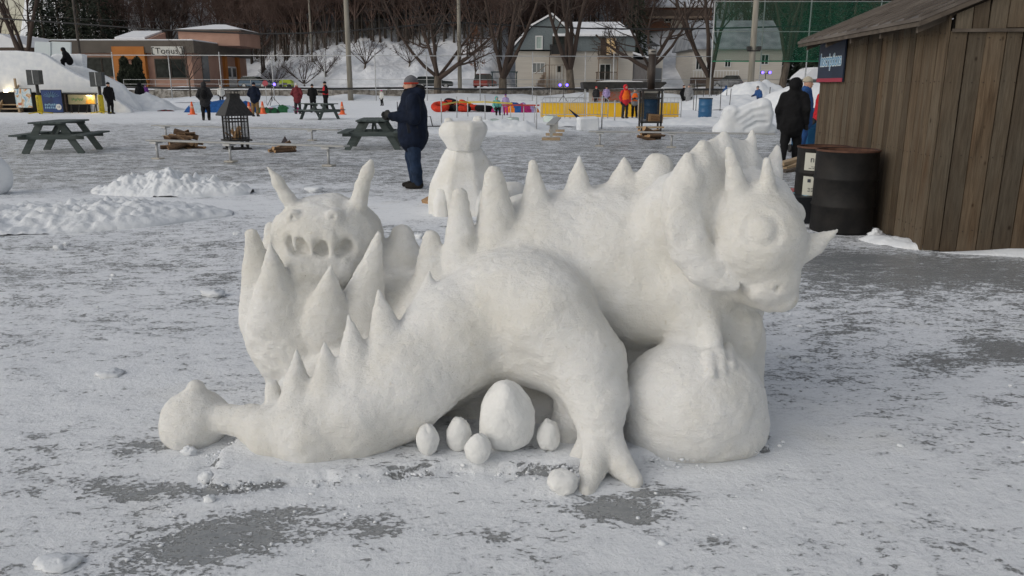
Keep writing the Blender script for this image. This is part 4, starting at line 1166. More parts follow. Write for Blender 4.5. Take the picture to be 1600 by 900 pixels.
# ================================================================== BUILDINGS
M_SALMON = mat('salmon_render', (0.40, 0.235, 0.18), 0.85, c2=(0.46, 0.28, 0.215), scale=0.8)
M_FASCIA = mat('brown_fascia', (0.085, 0.072, 0.060), 0.7, c2=(0.115, 0.098, 0.082), scale=0.5)
M_ORANGE = mat('orange_render', (0.42, 0.15, 0.03), 0.8, c2=(0.48, 0.18, 0.04), scale=1)
M_GLASS = mat('dark_window_glass', (0.012, 0.016, 0.016), 0.25, c2=(0.035, 0.042, 0.040), scale=1.5, spec=0.22)
M_WHITE = mat('white_paint', (0.70, 0.70, 0.69), 0.6)
M_BEIGE = mat('beige_siding', (0.52, 0.485, 0.43), 0.85, c2=(0.58, 0.545, 0.49), scale=2, stretch=(0.2, 0.2, 6))
M_MANSARD = mat('blue_grey_shingle', (0.135, 0.165, 0.175), 0.85, c2=(0.185, 0.215, 0.225), scale=5, stretch=(1, 1, 3))
M_GREYROOF = mat('grey_roof', (0.20, 0.215, 0.24), 0.85, c2=(0.34, 0.36, 0.39), scale=0.7)
M_BRICK = mat('brown_brick', (0.16, 0.075, 0.045), 0.9, c2=(0.23, 0.12, 0.08), scale=3, stretch=(1, 1, 4))
M_DKWOOD = mat('dark_wood', (0.06, 0.042, 0.032), 0.8, c2=(0.10, 0.07, 0.055), scale=6)
M_BWOOD = mat('balcony_wood', (0.20, 0.15, 0.115), 0.8, c2=(0.27, 0.21, 0.16), scale=5)
M_CURTAIN = mat('window_curtain', (0.50, 0.58, 0.54), 0.8, c2=(0.30, 0.38, 0.36), scale=3, stretch=(4, 1, 0.4))
M_LITWIN = mat('lit_window', (0.62, 0.42, 0.20), 0.5, c2=(0.85, 0.66, 0.38), scale=2)
_nt = M_LITWIN.node_tree; _b = _nt.nodes['Principled BSDF']; _b.inputs['Emission Color'].default_value = (1, 0.62, 0.28, 1); _b.inputs['Emission Strength'].default_value = 0.12

def px_rect(x0, x1, y0, y1, d):
    a, b = P((x0+x1)/2, y1, d), P((x0+x1)/2, y0, d)
    return P(x0, (y0+y1)/2, d)[0], P(x1, (y0+y1)/2, d)[0], a[2], b[2]
def window(parent, o, x0, x1, z0, z1, y, name='window', glass=None, bars=1, frame=M_WHITE, fw=0.09):
    """frame + pane in a wall facing -Y at y (relative to thing origin o)"""
    b = MB()
    X0, X1, Y = x0-o[0], x1-o[0], y-o[1]
    Z0, Z1 = z0-o[2], z1-o[2]
    for (c, s) in (((X0+X1)/2, (X1-X0)), ):
        b.box((c, Y-0.03, Z0-fw/2), (s+2*fw, 0.14, fw)); b.box((c, Y-0.03, Z1+fw/2), (s+2*fw, 0.14, fw))
    for X in (X0-fw/2, X1+fw/2): b.box((X, Y-0.03, (Z0+Z1)/2), (fw, 0.137, Z1-Z0))
    for k in range(1, bars+1): b.box((X0+(X1-X0)*k/(bars+1), Y-0.02, (Z0+Z1)/2), (fw*0.7, 0.10, Z1-Z0))
    f = b.obj(name, frame, parent)
    g = MB(); g.box(((X0+X1)/2, Y-0.005, (Z0+Z1)/2), (X1-X0, 0.03, Z1-Z0)); g.obj('pane', glass or M_GLASS, f)
    return f

# ---- the salon
SY = 103.0
sx0, sx1, sz0, sz1 = px_rect(92, 300, 62, 129, SY)
o = np.array([(sx0+sx1)/2, SY, 1.15])
salon = thing('salon_building', 'low salmon pink shop building with brown fascia and orange entrance', 'building', o)
W = sx1-sx0; zf = px_rect(0, 1, 83, 90, SY)[3]-1.15; zt = px_rect(0, 1, 64, 70, SY)[3]-1.15
b = MB(); b.box((0, 10.5, zf/2-0.15), (W, 21, zf+0.3)); b.obj('wall', M_SALMON, salon)
b = MB(); b.box((0, 10.5, (zf+zt)/2), (W+1.2, 22.2, zt-zf)); b.obj('fascia', M_FASCIA, salon)
b = MB(); b.box((0, 10.5, zt+0.09), (W+1.1, 22.0, 0.18), ch=0.07); b.obj('roof_snow', M_ROOFSNOW, salon)
for (a, c, y0, y1) in ((136, 159, 91, 119), (161, 184, 91, 119), (244, 266, 93, 121), (268, 290, 93, 121)):
    q = px_rect(a, c, y0, y1, SY); window(salon, o, *q, SY, fw=0.12, bars=0, frame=M_FASCIA)
q = px_rect(181, 231, 73, 128, SY); b = MB()
cx = (q[0]+q[1])/2-o[0]; w = q[1]-q[0]; h = q[3]-o[2]
b.box((cx-w/2+0.35, -0.35, h/2), (0.7, 0.7, h)); b.box((cx+w/2-0.35, -0.35, h/2), (0.7, 0.7, h)); b.box((cx, -0.36, h-0.75), (w-1.4, 0.68, 1.5))
b.obj('entrance_portal', M_ORANGE, salon)
q = px_rect(241, 290, 73, 87, SY); cx = (q[0]+q[1])/2-o[0]; cz = (q[2]+q[3])/2-o[2]
b = MB(); b.box((cx, -0.75, cz), (q[1]-q[0], 0.16, q[3]-q[2]), ch=0.02); sg = b.obj('sign_board', mat('sign_white', (0.62, 0.62, 0.58), 0.6), salon)
text_mesh('lettering', 'Tonus', 1.02, mat('sign_black', (0.02, 0.02, 0.02), 0.6), sg, (cx-0.05, -0.84, cz-0.02), (PI/2, 0, 0), 0.01, squeeze=1.12)
for sx_ in (-1, 1):
    b = MB()
    X = cx+sx_*(q[1]-q[0])*0.475
    b.box((X, -0.84, cz), (0.12, 0.02, (q[3]-q[2])*0.8)); b.box((X-sx_*0.12, -0.84, cz+(q[3]-q[2])*0.36), (0.3, 0.02, 0.1)); b.box((X-sx_*0.12, -0.84, cz-(q[3]-q[2])*0.36), (0.3, 0.02, 0.1))
    b.obj('bracket_mark', MATS['sign_black'], sg)
# right side wall: door, arch and window (faces +X)
Xs = W/2
b = MB(); b.box((Xs+0.06, 4.2, 2.6), (0.12, 2.2, 3.4)); b.obj('window', mat('grey_glass', (0.13, 0.14, 0.14), 0.2), salon)
b = MB()
b.box((Xs+0.2, 11.2, 2.3), (0.4, 0.9, 4.6)); b.box((Xs+0.2, 16.4, 2.3), (0.4, 0.9, 4.6))
n = 10
for k in range(n):
    a0, a1 = PI*k/n, PI*(k+1)/n
    b.beam((Xs+0.2, 13.8-2.6*math.cos(a0), 4.1+1.0*math.sin(a0)), (Xs+0.2, 13.8-2.6*math.cos(a1), 4.1+1.0*math.sin(a1)), 0.7, 0.38, up=(1, 0, 0))
b.obj('arch', M_ORANGE, salon)
b = MB(); b.box((Xs+0.08, 12.8, 1.5), (0.14, 2.0, 3.0)); b.box((Xs+0.08, 14.9, 1.5), (0.14, 1.9, 3.0)); dr = b.obj('door', M_WHITE, salon)
b = MB(); b.box((Xs+0.16, 12.8, 2.2), (0.03, 1.3, 1.2)); b.box((Xs+0.16, 14.9, 2.2), (0.03, 1.3, 1.2)); b.obj('pane', M_GLASS, dr)
q = px_rect(279, 374, 49, 70, 111); b = MB()
cx = (q[0]+q[1])/2-o[0]; w = q[1]-q[0]; z0, z1 = zt-0.2, q[3]-o[2]
b.box((cx, 12.5, (z0+z1)/2), (w, 9, z1-z0)); cup = b.obj('roof_storey', M_SALMON, salon)
b = MB(); b.box((cx, 12.5, z1+0.12), (w+0.8, 9.8, 0.24)); b.obj('eave', M_FASCIA, cup)
apex = P(328, 37, 114)[2]-o[2]
b = MB(); b.add([(cx-w/2-.35, 7.7, z1+.25), (cx+w/2+.35, 7.7, z1+.25), (cx+w/2+.35, 17.3, z1+.25), (cx-w/2-.35, 17.3, z1+.25), (cx-0.8, 12.5, apex), (cx+0.8, 12.5, apex)],
      [(0, 1, 5, 4), (1, 2, 5), (2, 3, 4, 5), (3, 0, 4), (0, 3, 2, 1)]); b.obj('roof_snow', M_ROOFSNOW, cup)
q = px_rect(176, 232, 45, 63, 112); cx = (q[0]+q[1])/2-o[0]; w = q[1]-q[0]
b = MB(); b.prism([(9, zt), (9, zt+0.7), (14.5, q[3]-o[2]-.15), (14.5, zt)], cx-w/2, cx+w/2, axis=0); sl = b.obj('skylight_box', M_SALMON, salon)
b = MB(); b.prism([(8.8, zt+0.70), (8.8, zt+0.95), (14.6, q[3]-o[2]+.1), (14.6, q[3]-o[2]-.14)], cx-w/2+.3, cx+w/2-.5, axis=0); b.obj('roof_snow', M_ROOFSNOW, sl)

# ---- low red building at the left edge
q = px_rect(-70, 46, 62, 92, 108); o = np.array([(q[0]+q[1])/2, 108, 1.15]); W = q[1]-q[0]
t = thing('low_building', 'low red and white building with snowy roof at the left edge behind the slide', 'building', o)
h = q[3]-1.15
b = MB(); b.box((0, 5, h*0.36), (W, 10, h*0.72)); wl = b.obj('wall', mat('dull_red_siding', (0.16, 0.06, 0.055), 0.8, c2=(0.22, 0.10, 0.09), scale=2), t)
b = MB(); b.box((0, -0.04, h*0.62), (W+.05, 0.12, h*0.16)); b.obj('trim_band', M_WHITE, t)
b = MB(); b.box((0, 5, h*0.78), (W+1, 11, h*0.12)); b.obj('eave', M_DKWOOD, t)
b = MB(); b.prism([(-W/2-.6, h*.84), (W/2+.6, h*.84), (W/2-3, h*1.10), (-W/2+4, h*1.16)], -0.6, 10.6, axis=1); b.obj('roof_snow', M_ROOFSNOW, t)
for k in range(3): window(t, o, o[0]-W*.3+k*W*.28, o[0]-W*.3+k*W*.28+2, 1.15+h*.15, 1.15+h*.42, 108, bars=1)

# ---- beige house with the mansard
HY_ = 110.0
def hp(x, y): p = P(x, y, HY_); return p[0], p[2]
o = np.array([hp(897, 128)[0], HY_, 1.2])
house = thing('beige_house', 'two storey beige house with blue grey mansard, balconies and snowy roof', 'house', o)
def loc2(x, y): a = hp(x, y); return a[0]-o[0], a[1]-o[2]
xl, xm, xr = loc2(806, 100)[0], loc2(896, 100)[0], loc2(989, 100)[0]
zg = loc2(900, 80)[1]; ze = loc2(900, 57)[1]; zr = loc2(900, 30)[1]
b = MB(); b.box(((xl+xr)/2, 5.0, zg/2-0.2), (xr-xl, 10, zg+0.4)); b.obj('wall', M_BEIGE, house)
b = MB(); b.box(((xm+xr)/2, 4.9, (zg+ze)/2), (xr-xm+0.3, 10.5, ze-zg-.01)); b.obj('mansard', M_MANSARD, house)
gab = [loc2(803, 78), loc2(806, 72), loc2(832, 42), loc2(862, 25), loc2(880, 42), loc2(899, 64), loc2(899, 78)]
b = MB(); b.prism(gab, -0.55, 9.5, axis=1); gb = b.obj('gable', M_MANSARD, house)
b = MB()
rim = [loc2(800, 74), loc2(830, 40), loc2(862, 22), loc2(882, 40), loc2(898, 58)]
for a, c in zip(rim[:-1], rim[1:]): b.beam((a[0], 4.4, a[1]), (c[0], 4.4, c[1]), 10.6, 0.22, up=(0, 0, 1))
b.obj('roof_snow', M_ROOFSNOW, gb)
b = MB()
rx0, rx1 = loc2(893, 57)[0], loc2(991, 57)[0]; kx0, kx1 = loc2(870, 31)[0], loc2(975, 31)[0]
b.add([(rx0-2.5, -0.9, ze), (rx1, -0.9, ze), (rx1, 10.9, ze), (rx0-2.5, 10.9, ze), (kx0, 4.5, zr), (kx1, 4.5, zr), (rx0-2.5, -0.9, ze+.22), (rx1, -0.9, ze+.22), (rx1, 10.9, ze+.22), (rx0-2.5, 10.9, ze+.22)],
      [(0, 1, 7, 6), (1, 2, 8, 7), (2, 3, 9, 8), (3, 0, 6, 9), (6, 7, 5, 4), (7, 8, 5), (8, 9, 4, 5), (9, 6, 4), (0, 3, 2, 1)])
b.obj('roof_snow', M_ROOFSNOW, house)
def hw(x0, x1, y0, y1, off=0.0, **k):
    q = px_rect(x0, x1, y0, y1, HY_); return window(house, o, *q, HY_-off, **k)
hw(838, 846, 58, 76, 0.56, glass=M_CURTAIN, bars=0, fw=0.14)
hw(833, 850, 99, 113, 0, glass=mat('grey_curtain', (0.22, 0.24, 0.24), 0.5), bars=2, fw=0.11)
hw(860.5, 864, 28, 31.5, 0.56, bars=0, fw=0.08, glass=M_WHITE)
hw(864, 890, 58, 72, 0.56, bars=2, frame=M_DKWOOD, glass=M_GLASS)
hw(939, 946, 61, 85, 0.36, bars=0, frame=M_DKWOOD, glass=M_DKWOOD)
hw(947, 961, 60, 85, 0.36, bars=1, glass=M_LITWIN)
hw(937.5, 953, 101, 126, 0, bars=1, fw=0.12)
q = px_rect(868, 879, 100, 126, HY_)
b = MB(); b.box(((q[0]+q[1])/2-o[0], -0.05, (q[2]+q[3])/2-o[2]), (q[1]-q[0], 0.12, q[3]-q[2])); dr = b.obj('door', mat('pale_door', (0.55, 0.54, 0.51), 0.6), house)
b = MB(); b.box(((q[0]+q[1])/2-o[0], -0.12, (q[2]*.3+q[3]*.7)-o[2]), ((q[1]-q[0])*.55, 0.04, (q[3]-q[2])*.36)); b.obj('pane', M_GLASS, dr)
def balcony(x0, x1, yf, yt, solid, off, name='balcony'):
    q = px_rect(x0, x1, yt, yf, HY_); X0, X1, Z0, Z1 = q[0]-o[0], q[1]-o[0], q[2]-o[2], q[3]-o[2]
    b = MB(); b.box(((X0+X1)/2, -off-0.7, Z0-0.1), (X1-X0, 1.4, 0.35)); bal = b.obj(name, M_BWOOD, house)
    b = MB(); b.beam((X0, -off-1.35, Z1), (X1, -off-1.35, Z1), 0.1, 0.1)
    for X in (X0, X1): b.box((X, -off-1.35, (Z0+Z1)/2), (0.14, 0.14, Z1-Z0)); b.beam((X, -off-1.3, Z1), (X, -off-.05, Z1), 0.09, 0.09)
    if solid: b.box(((X0+X1)/2, -off-1.33, (Z0+Z1)/2), (X1-X0-.2, 0.04, Z1-Z0-.15))
    else:
        for k in range(1, 14): b.box((X0+(X1-X0)*k/14, -off-1.35, (Z0+Z1)/2), (0.04, 0.04, Z1-Z0))
    b.obj('railing', mat('charcoal_panel', (0.018, 0.017, 0.016), 0.7) if solid else M_DKWOOD, bal)
balcony(859, 894, 86.5, 71, True, 0.5)
balcony(933, 964, 89, 73, False, 0.35)
balcony(931, 962, 126.5, 113, False, 0.0, 'terrace')
for x in (858, 893, 934, 963):
    a = loc2(x, 86); b = MB(); b.box((a[0], -1.5, a[1]/2-0.1), (0.14, 0.14, a[1]+0.2)); b.obj('balcony_post', M_BWOOD, house)
b = MB(); a, c = loc2(835, 127), loc2(852, 113)
for k in range(6):
    f0 = k/6; b.box((a[0]+(c[0]-a[0])*(f0+.08), -1.2, (f0+.16)*c[1]/2), (0.34, 1.3, (f0+.16)*c[1]))
st = b.obj('steps', M_BWOOD, house)
b = MB(); b.beam((a[0], -1.8, a[1]+0.9), (c[0], -1.8, c[1]+0.9), 0.08, 0.08); b.beam((c[0], -1.8, c[1]+.9), (loc2(893, 113)[0], -1.8, c[1]+.9), 0.08, 0.08)
for k in range(10):
    X = c[0]+(loc2(893, 113)[0]-c[0])*k/9; b.box((X, -1.8, c[1]*0.5+.45), (0.05, 0.05, c[1]+.9))
b.obj('railing', M_BWOOD, st)
b = MB(); q0, q1 = loc2(990, 100), loc2(1012, 100); zp = loc2(1000, 93)[1]
b.box(((q0[0]+q1[0])/2, 3.5, zp/2-.2), (q1[0]-q0[0], 6.5, zp+.4)); pr = b.obj('porch', mat('grey_boards', (0.15, 0.14, 0.14), 0.8, c2=(0.22, 0.21, 0.205), scale=4, stretch=(5, 1, .3)), house)
b = MB(); b.prism([(q0[0]-.2, loc2(990, 84)[1]), (q1[0]+.6, zp), (q1[0]+.6, zp+.2), (q0[0]-.2, loc2(990, 84)[1]+.25)], -0.4, 7.2, axis=1); b.obj('roof_snow', M_ROOFSNOW, pr)
b = MB(); q2 = loc2(1041, 100)
b.box(((q1[0]+q2[0])/2, 6, zp/2-.1), (q2[0]-q1[0], 7, zp+1.0)); gw = b.obj('garage_wing', M_BEIGE, house)
b = MB(); b.box(((q1[0]*.4+q2[0]*.6), 2.44, zp*.34), ((q2[0]-q1[0])*.7, .1, zp*.75)); b.obj('garage_door', mat('grey_door', (0.16, 0.17, 0.18), 0.6), gw)

# ---- grey-roofed house behind the netting
D2 = 118.0
def box_house(name, label, x0, x1, ye, yb, yr, xr0, xr1, d, depth, mw, mr, group=None, base=None):
    q = px_rect(x0, x1, ye, yb, d); zb = base if base is not None else q[2]
    o = np.array([(q[0]+q[1])/2, d, zb]); W = q[1]-q[0]; h = q[3]-zb; zr_ = P(0, yr, d+depth/2)[2]-zb
    t = thing(name, label, 'house', o)
    b = MB(); b.box((0, depth/2, h/2-.3), (W, depth, h+.6)); b.obj('wall', mw, t)
    a, c = P(xr0, yr, d+depth/2)[0]-o[0], P(xr1, yr, d+depth/2)[0]-o[0]
    b = MB(); e = .6
    b.add([(-W/2-e, -e, h), (W/2+e, -e, h), (W/2+e, depth+e, h), (-W/2-e, depth+e, h), (-W/2-e, -e, h+.2), (W/2+e, -e, h+.2), (W/2+e, depth+e, h+.2), (-W/2-e, depth+e, h+.2), (a, depth/2, zr_), (c, depth/2, zr_)],
          [(0, 3, 2, 1), (0, 1, 5, 4), (1, 2, 6, 5), (2, 3, 7, 6), (3, 0, 4, 7), (4, 5, 9, 8), (5, 6, 9), (6, 7, 8, 9), (7, 4, 8)]); b.obj('roof', mr, t)
    return t, o, W, h
t, o, W, h = box_house('grey_roof_house', 'pale house with a broad grey snowy roof behind the green netting', 1082, 1222, 77, 120, 32, 1075, 1208, D2, 12, M_BEIGE, M_GREYROOF, base=1.2)
for x0, x1, y0, y1 in ((1088, 1096, 88, 108), (1133, 1141, 94, 104), (1190, 1200, 86, 100), (1105, 1113, 88, 108)):
    q = px_rect(x0, x1, y0, y1, D2); window(t, o, *q, D2, bars=1)
b = MB(); b.box((-W/2+3.0, -0.9, 1.0), (6.5, 1.6, 0.9)); dk = b.obj('deck', M_DKWOOD, t)
b = MB()
for k in range(16): b.box((-W/2-.1+k*.42, -1.65, 1.9), (0.06, 0.06, 0.9))
b.box((-W/2+3, -1.65, 2.38), (6.5, .1, .1)); b.obj('railing', M_WHITE, dk)
D3 = 141.0
t, o, W, h = box_house('brick_house', 'brown brick house with snowy roofs high on the slope', 1006, 1112, 12, 42, -4, 1020, 1100, D3, 10, M_BRICK, M_ROOFSNOW)
for x0, x1 in ((1040, 1051), (1066, 1076), (1092, 1100)):
    q = px_rect(x0, x1, 10, 22, D3); window(t, o, q[0], q[1], q[2]-1.2, q[3]-1.0, D3, bars=1, fw=0.14)
b = MB(); b.box((-W*.02, -1.4, h*.45), (W*.9, 2.2, .3)); bl = b.obj('balcony', M_BWOOD, t)
b = MB(); b.box((-W*.02, -2.4, h*.45+.6), (W*.9, .1, 1.0)); b.obj('railing', M_DKWOOD, bl)
b = MB(); b.box((W*.05, .2, h*.16), (W*.30, 1.2, h*.40)); b.obj('pale_extension', M_BEIGE, t)

# ---- white tent garage
q = px_rect(1254, 1300, 105, 127, 108); o = np.array([(q[0]+q[1])/2, 108, 1.15]); W = q[1]-q[0]; h = q[3]-1.15
t = thing('tent_garage', 'small white snow covered tent garage near the shed sign', 'tent', o)
b = MB(); b.prism([(-W/2, h*.45), (W/2, h*.45), (W/2-.3, h*.75), (W*.2, h), (-W*.1, h), (-W/2+.3, h*.6)], 0, 5, axis=1); b.obj('roof_cover', M_ROOFSNOW, t)
b = MB(); b.box((0, 2.5, h*.22), (W*.97, 4.8, h*.46)); b.obj('side_wall', mat('dark_canvas', (0.09, 0.10, 0.105), 0.8, c2=(0.14, 0.15, 0.155), scale=3), t)

# ================================================================== THE WOODEN SHED (right foreground)
def wood_mat():
    m = bpy.data.materials.new('weathered_boards'); m.use_nodes = True
    nt = m.node_tree; N = nt.nodes.new; Lk = nt.links.new; b = nt.nodes['Principled BSDF']
    tc = N('ShaderNodeTexCoord'); at = N('ShaderNodeAttribute'); at.attribute_name = 'board'
    def noise(scale, st, det=6, off=True, rough=0.6, dist=0.0):
        mp = N('ShaderNodeMapping'); mp.inputs['Scale'].default_value = st; Lk(tc.outputs['Object'], mp.inputs['Vector'])
        z = N('ShaderNodeTexNoise'); z.noise_dimensions = '4D'; z.inputs['Scale'].default_value = scale; z.inputs['Detail'].default_value = det; z.inputs['Roughness'].default_value = rough; z.inputs['Distortion'].default_value = dist
        w = N('ShaderNodeMath'); w.operation = 'MULTIPLY'; w.inputs[1].default_value = 37.0; Lk(at.outputs['Fac'], w.inputs[0]); Lk(w.outputs[0], z.inputs['W'])
        Lk(mp.outputs[0], z.inputs['Vector']); return z.outputs['Fac']
    def ramp(f, *st):
        r = N('ShaderNodeValToRGB'); e = r.color_ramp.elements
        while len(e) < len(st): e.new(0.5)
        for k, (p, c) in enumerate(st): e[k].position = p; e[k].color = (*c, 1)
        Lk(f, r.inputs[0]); return r.outputs[0]
    def mixc(f, a, c, bt='MIX'):
        n = N('ShaderNodeMix'); n.data_type = 'RGBA'; n.blend_type = bt
        if hasattr(f, 'is_linked'): Lk(f, n.inputs[0])
        else: n.inputs[0].default_value = f
        Lk(a, n.inputs[6]); Lk(c, n.inputs[7]); return n.outputs[2]
    grain = noise(5, (7, 7, 0.45), 8, rough=0.65, dist=0.4)
    col = ramp(grain, (0.30, (0.040, 0.029, 0.020)), (0.5, (0.092, 0.068, 0.047)), (0.70, (0.150, 0.117, 0.084)))
    grey = ramp(noise(9, (6, 6, 0.5), 7), (0.3, (0.072, 0.062, 0.049)), (0.7, (0.155, 0.138, 0.112)))
    col = mixc(ramp(noise(1.1, (1.2, 1.2, 0.5), 4), (0.35, (0, 0, 0)), (0.65, (1, 1, 1))), col, grey)
    tint = ramp(at.outputs['Fac'], (0.0, (0.66, 0.62, 0.58)), (0.5, (1.0, 0.95, 0.88)), (1.0, (1.30, 1.20, 1.08)))
    col = mixc(1.0, col, tint, 'MULTIPLY')
    stain = ramp(noise(2.0, (3.0, 3.0, 0.35), 5), (0.58, (1, 1, 1)), (0.74, (0.62, 0.42, 0.28)))
    col = mixc(0.75, col, stain, 'MULTIPLY')
    vor = N('ShaderNodeTexVoronoi'); vor.inputs['Scale'].default_value = 3.2
    mp = N('ShaderNodeMapping'); mp.inputs['Scale'].default_value = (1.6, 1.6, 1.0); Lk(tc.outputs['Object'], mp.inputs['Vector']); Lk(mp.outputs[0], vor.inputs['Vector'])
    knot = ramp(vor.outputs['Distance'], (0.045, (0.30, 0.24, 0.20)), (0.10, (1, 1, 1)))
    col = mixc(0.9, col, knot, 'MULTIPLY')
    Lk(col, b.inputs['Base Color']); b.inputs['Roughness'].default_value = 0.85; b.inputs['Specular IOR Level'].default_value = 0.2
    bp = N('ShaderNodeBump'); bp.inputs['Distance'].default_value = 0.006; Lk(grain, bp.inputs['Height']); Lk(bp.outputs[0], b.inputs['Normal'])
    return m
M_BOARD = wood_mat()
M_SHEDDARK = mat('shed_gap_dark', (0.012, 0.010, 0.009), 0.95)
M_TIN = mat('rusty_roof_sheet', (0.075, 0.060, 0.050), 0.6, c2=(0.16, 0.138, 0.12), scale=3, detail=8, stretch=(1, 0.3, 1), bump=0.004)
c0 = np.array([4.12, 7.85]); sd = np.array([0.37, 4.05]); sd /= np.linalg.norm(sd)   # near corner, side wall direction
rzs = math.atan2(-sd[0], sd[1])
shed = thing('wooden_shed', 'large weathered shed of vertical brown boards with a rusty low roof', 'shed', (c0[0], c0[1], 0), rzs)
# local frame: y along the side wall (away from the camera), x along the front wall (to the right)
SLEN, SWID, WH, SL = 4.1, 4.6, 2.27, math.tan(R(23))
def boards(name, along, n0, n1, zfun, parent, y0=0.0, seed=1, zb=0.0):
    rg = np.random.default_rng(seed); b = MB(); vals = []
    p = n0
    while p < n1-0.02:
        w = min(0.135+0.065*rg.random(), n1-p); a, c = p+0.004, p+w-0.004-0.004*rg.random()
        t = 0.022; dz = rg.normal(0, .006); off = rg.normal(0, .0025)
        za, zc = zfun(a), zfun(c); z0 = zb+0.02*rg.random()
        lean = rg.normal(0, .004)
        if along == 'y':
            V = [(-t+off, a, z0), (-t+off, c, z0), (-t+off, c+lean, zc), (-t+off, a+lean, za), (off, a, z0), (off, c, z0), (off, c+lean, zc), (off, a+lean, za)]
        else:
            V = [(a, y0-t+off, z0), (c, y0-t+off, z0), (c+lean, y0-t+off, zc), (a+lean, y0-t+off, za), (a, y0+off, z0), (c, y0+off, z0), (c+lean, y0+off, zc), (a+lean, y0+off, za)]
        b.add(V, [(0, 1, 2, 3), (4, 7, 6, 5), (0, 4, 5, 1), (1, 5, 6, 2), (2, 6, 7, 3), (3, 7, 4, 0)])
        vals += [rg.random()]*8
        p += w
    o = b.obj(name, M_BOARD, parent)
    at = o.data.attributes.new('board', 'FLOAT', 'POINT'); at.data.foreach_set('value', np.array(vals, dtype=np.float32))
    return o
boards('side_wall', 'y', 0.0, SLEN, lambda y: WH-0.02, shed, seed=4)
boards('front_wall', 'x', 0.0, SWID, lambda x: WH-0.16, shed, seed=8)
boards('gable_wall', 'x', 0.03, SWID, lambda x: WH+SL*x-0.02, shed, y0=-0.012, seed=12, zb=WH-0.15)
b = MB(); b.box((SWID/2+.03, SLEN/2+.03, WH/2-.02), (SWID, SLEN, WH-.06)); b.prism([(.04, WH-.1), (SWID, WH-.1), (SWID, WH+SL*SWID), (.04, WH-.02)], .012, .06, axis=1); b.obj('dark_filler', M_SHEDDARK, shed)  # near-black filler added behind the boards so the gaps stay dark
# roof slab with eave overhang on the side wall and a small verge over the front
ov, vg = 0.32, 0.10
b = MB()
def rz_(x): return WH+0.065+SL*x
b.prism([(-ov, rz_(-ov)), (SWID+.2, rz_(SWID+.2)), (SWID+.2, rz_(SWID+.2)+.035), (-ov, rz_(-ov)+.035)], -vg, SLEN+.28, axis=1)
b.obj('roof', M_TIN, shed)
b = MB()
for k in range(13):
    y = -vg+0.02+(SLEN+.3)*k/12.4
    b.prism([(-ov-.005, rz_(-ov)+.036), (SWID, rz_(SWID)+.036), (SWID, rz_(SWID)+.058), (-ov-.005, rz_(-ov)+.058)], y, y+.035, axis=1)
b.obj('roof_seam', M_TIN, shed)
b = MB(); b.prism([(-ov+.01, rz_(-ov)-.045), (-ov+.035, rz_(-ov)-.035), (-ov+.035, rz_(-ov)-.003), (-ov+.01, rz_(-ov)-.003)], -vg+.02, SLEN+.26, axis=1); b.obj('eave_board', mat('old_eave_wood', (0.060, 0.047, 0.037), 0.9, c2=(0.12, 0.098, 0.078), scale=6), shed)
for y in (0.06, 1.05, 2.05, 3.05, 4.0):
    b = MB(); b.prism([(-ov+.05, rz_(-ov+.05)-.12), (0.5, rz_(0.5)-.12), (0.5, rz_(.5)-.004), (-ov+.05, rz_(-ov+.05)-.004)], y, y+.05, axis=1); b.obj('rafter', MATS['old_eave_wood'], shed)
b = MB(); b.prism([(-ov, rz_(-ov)-.05), (SWID+.2, rz_(SWID+.2)-.05), (SWID+.2, rz_(SWID+.2)-.003), (-ov, rz_(-ov)-.003)], -vg+.004, -vg+.03, axis=1); b.obj('verge_board', MATS['old_eave_wood'], shed)
b = MB(); b.box((2.3, -0.043, WH-.155), (SWID, .02, .03)); b.obj('cover_strip', MATS['old_eave_wood'], shed)
bank('snow_drift', 'thin white snow line along the foot of the shed front wall', 5.9, 7.58, 1.7, 0.16, 0.07, 3, rough=0.3, freq=3, rot=-0.12, cat='snow drift')
bank('snow_drift', 'low snow heap at the shed corner beside the drum', 4.02, 8.18, 0.42, 0.16, 0.10, 7, rough=0.5, freq=6, rot=2.2, cat='snow drift')

# sign on the far end of the side wall
sy0, sy1 = 2.95, 4.14
sgn = thing('hanging_sign', 'navy sign with a red bottom edge reading Inscriptions on the shed', 'sign', (c0[0], c0[1], 0), rzs)
z0s, z1s = 1.66, 2.25
b = MB(); b.box((-0.05, (sy0+sy1)/2, (z0s+z1s)/2), (0.02, sy1-sy0, z1s-z0s)); bd = b.obj('board', mat('navy_sign', (0.010, 0.020, 0.045), 0.5, c2=(0.016, 0.030, 0.062), scale=4), sgn)
b = MB(); b.box((-0.063, (sy0+sy1)/2, z0s+.025), (0.008, sy1-sy0, .05)); b.obj('red_edge', mat('sign_red', (0.35, 0.03, 0.06), 0.5), sgn)
text_mesh('lettering_outline', 'Inscriptions', 0.235, mat('sign_pale', (0.66, 0.76, 0.82), 0.6), sgn, (-0.0625, (sy0+sy1)/2, 1.95), (PI/2, 0, -PI/2), 0.0015, squeeze=0.90, offset=0.013)
text_mesh('lettering', 'Inscriptions', 0.235, mat('sign_blue', (0.13, 0.34, 0.56), 0.6), sgn, (-0.066, (sy0+sy1)/2, 1.95), (PI/2, 0, -PI/2), 0.001, squeeze=0.90)
# nail heads in the boards
b = MB(); rg = np.random.default_rng(6)
for z in (0.22, 0.95, 1.65, 2.1):
    y = 0.05
    while y < SLEN-.05: b.box((-.0255, y, z+rg.normal(0, .008)), (.004, .009, .009)); y += .085+.02*rg.random()
    x = 0.05
    while x < SWID-.05: b.box((x, -.0255, min(z, 2.05)+rg.normal(0, .008)), (.009, .004, .009)); x += .085+.02*rg.random()
b.obj('nail_heads', mat('nail_rust', (0.035, 0.022, 0.016), .7), shed)

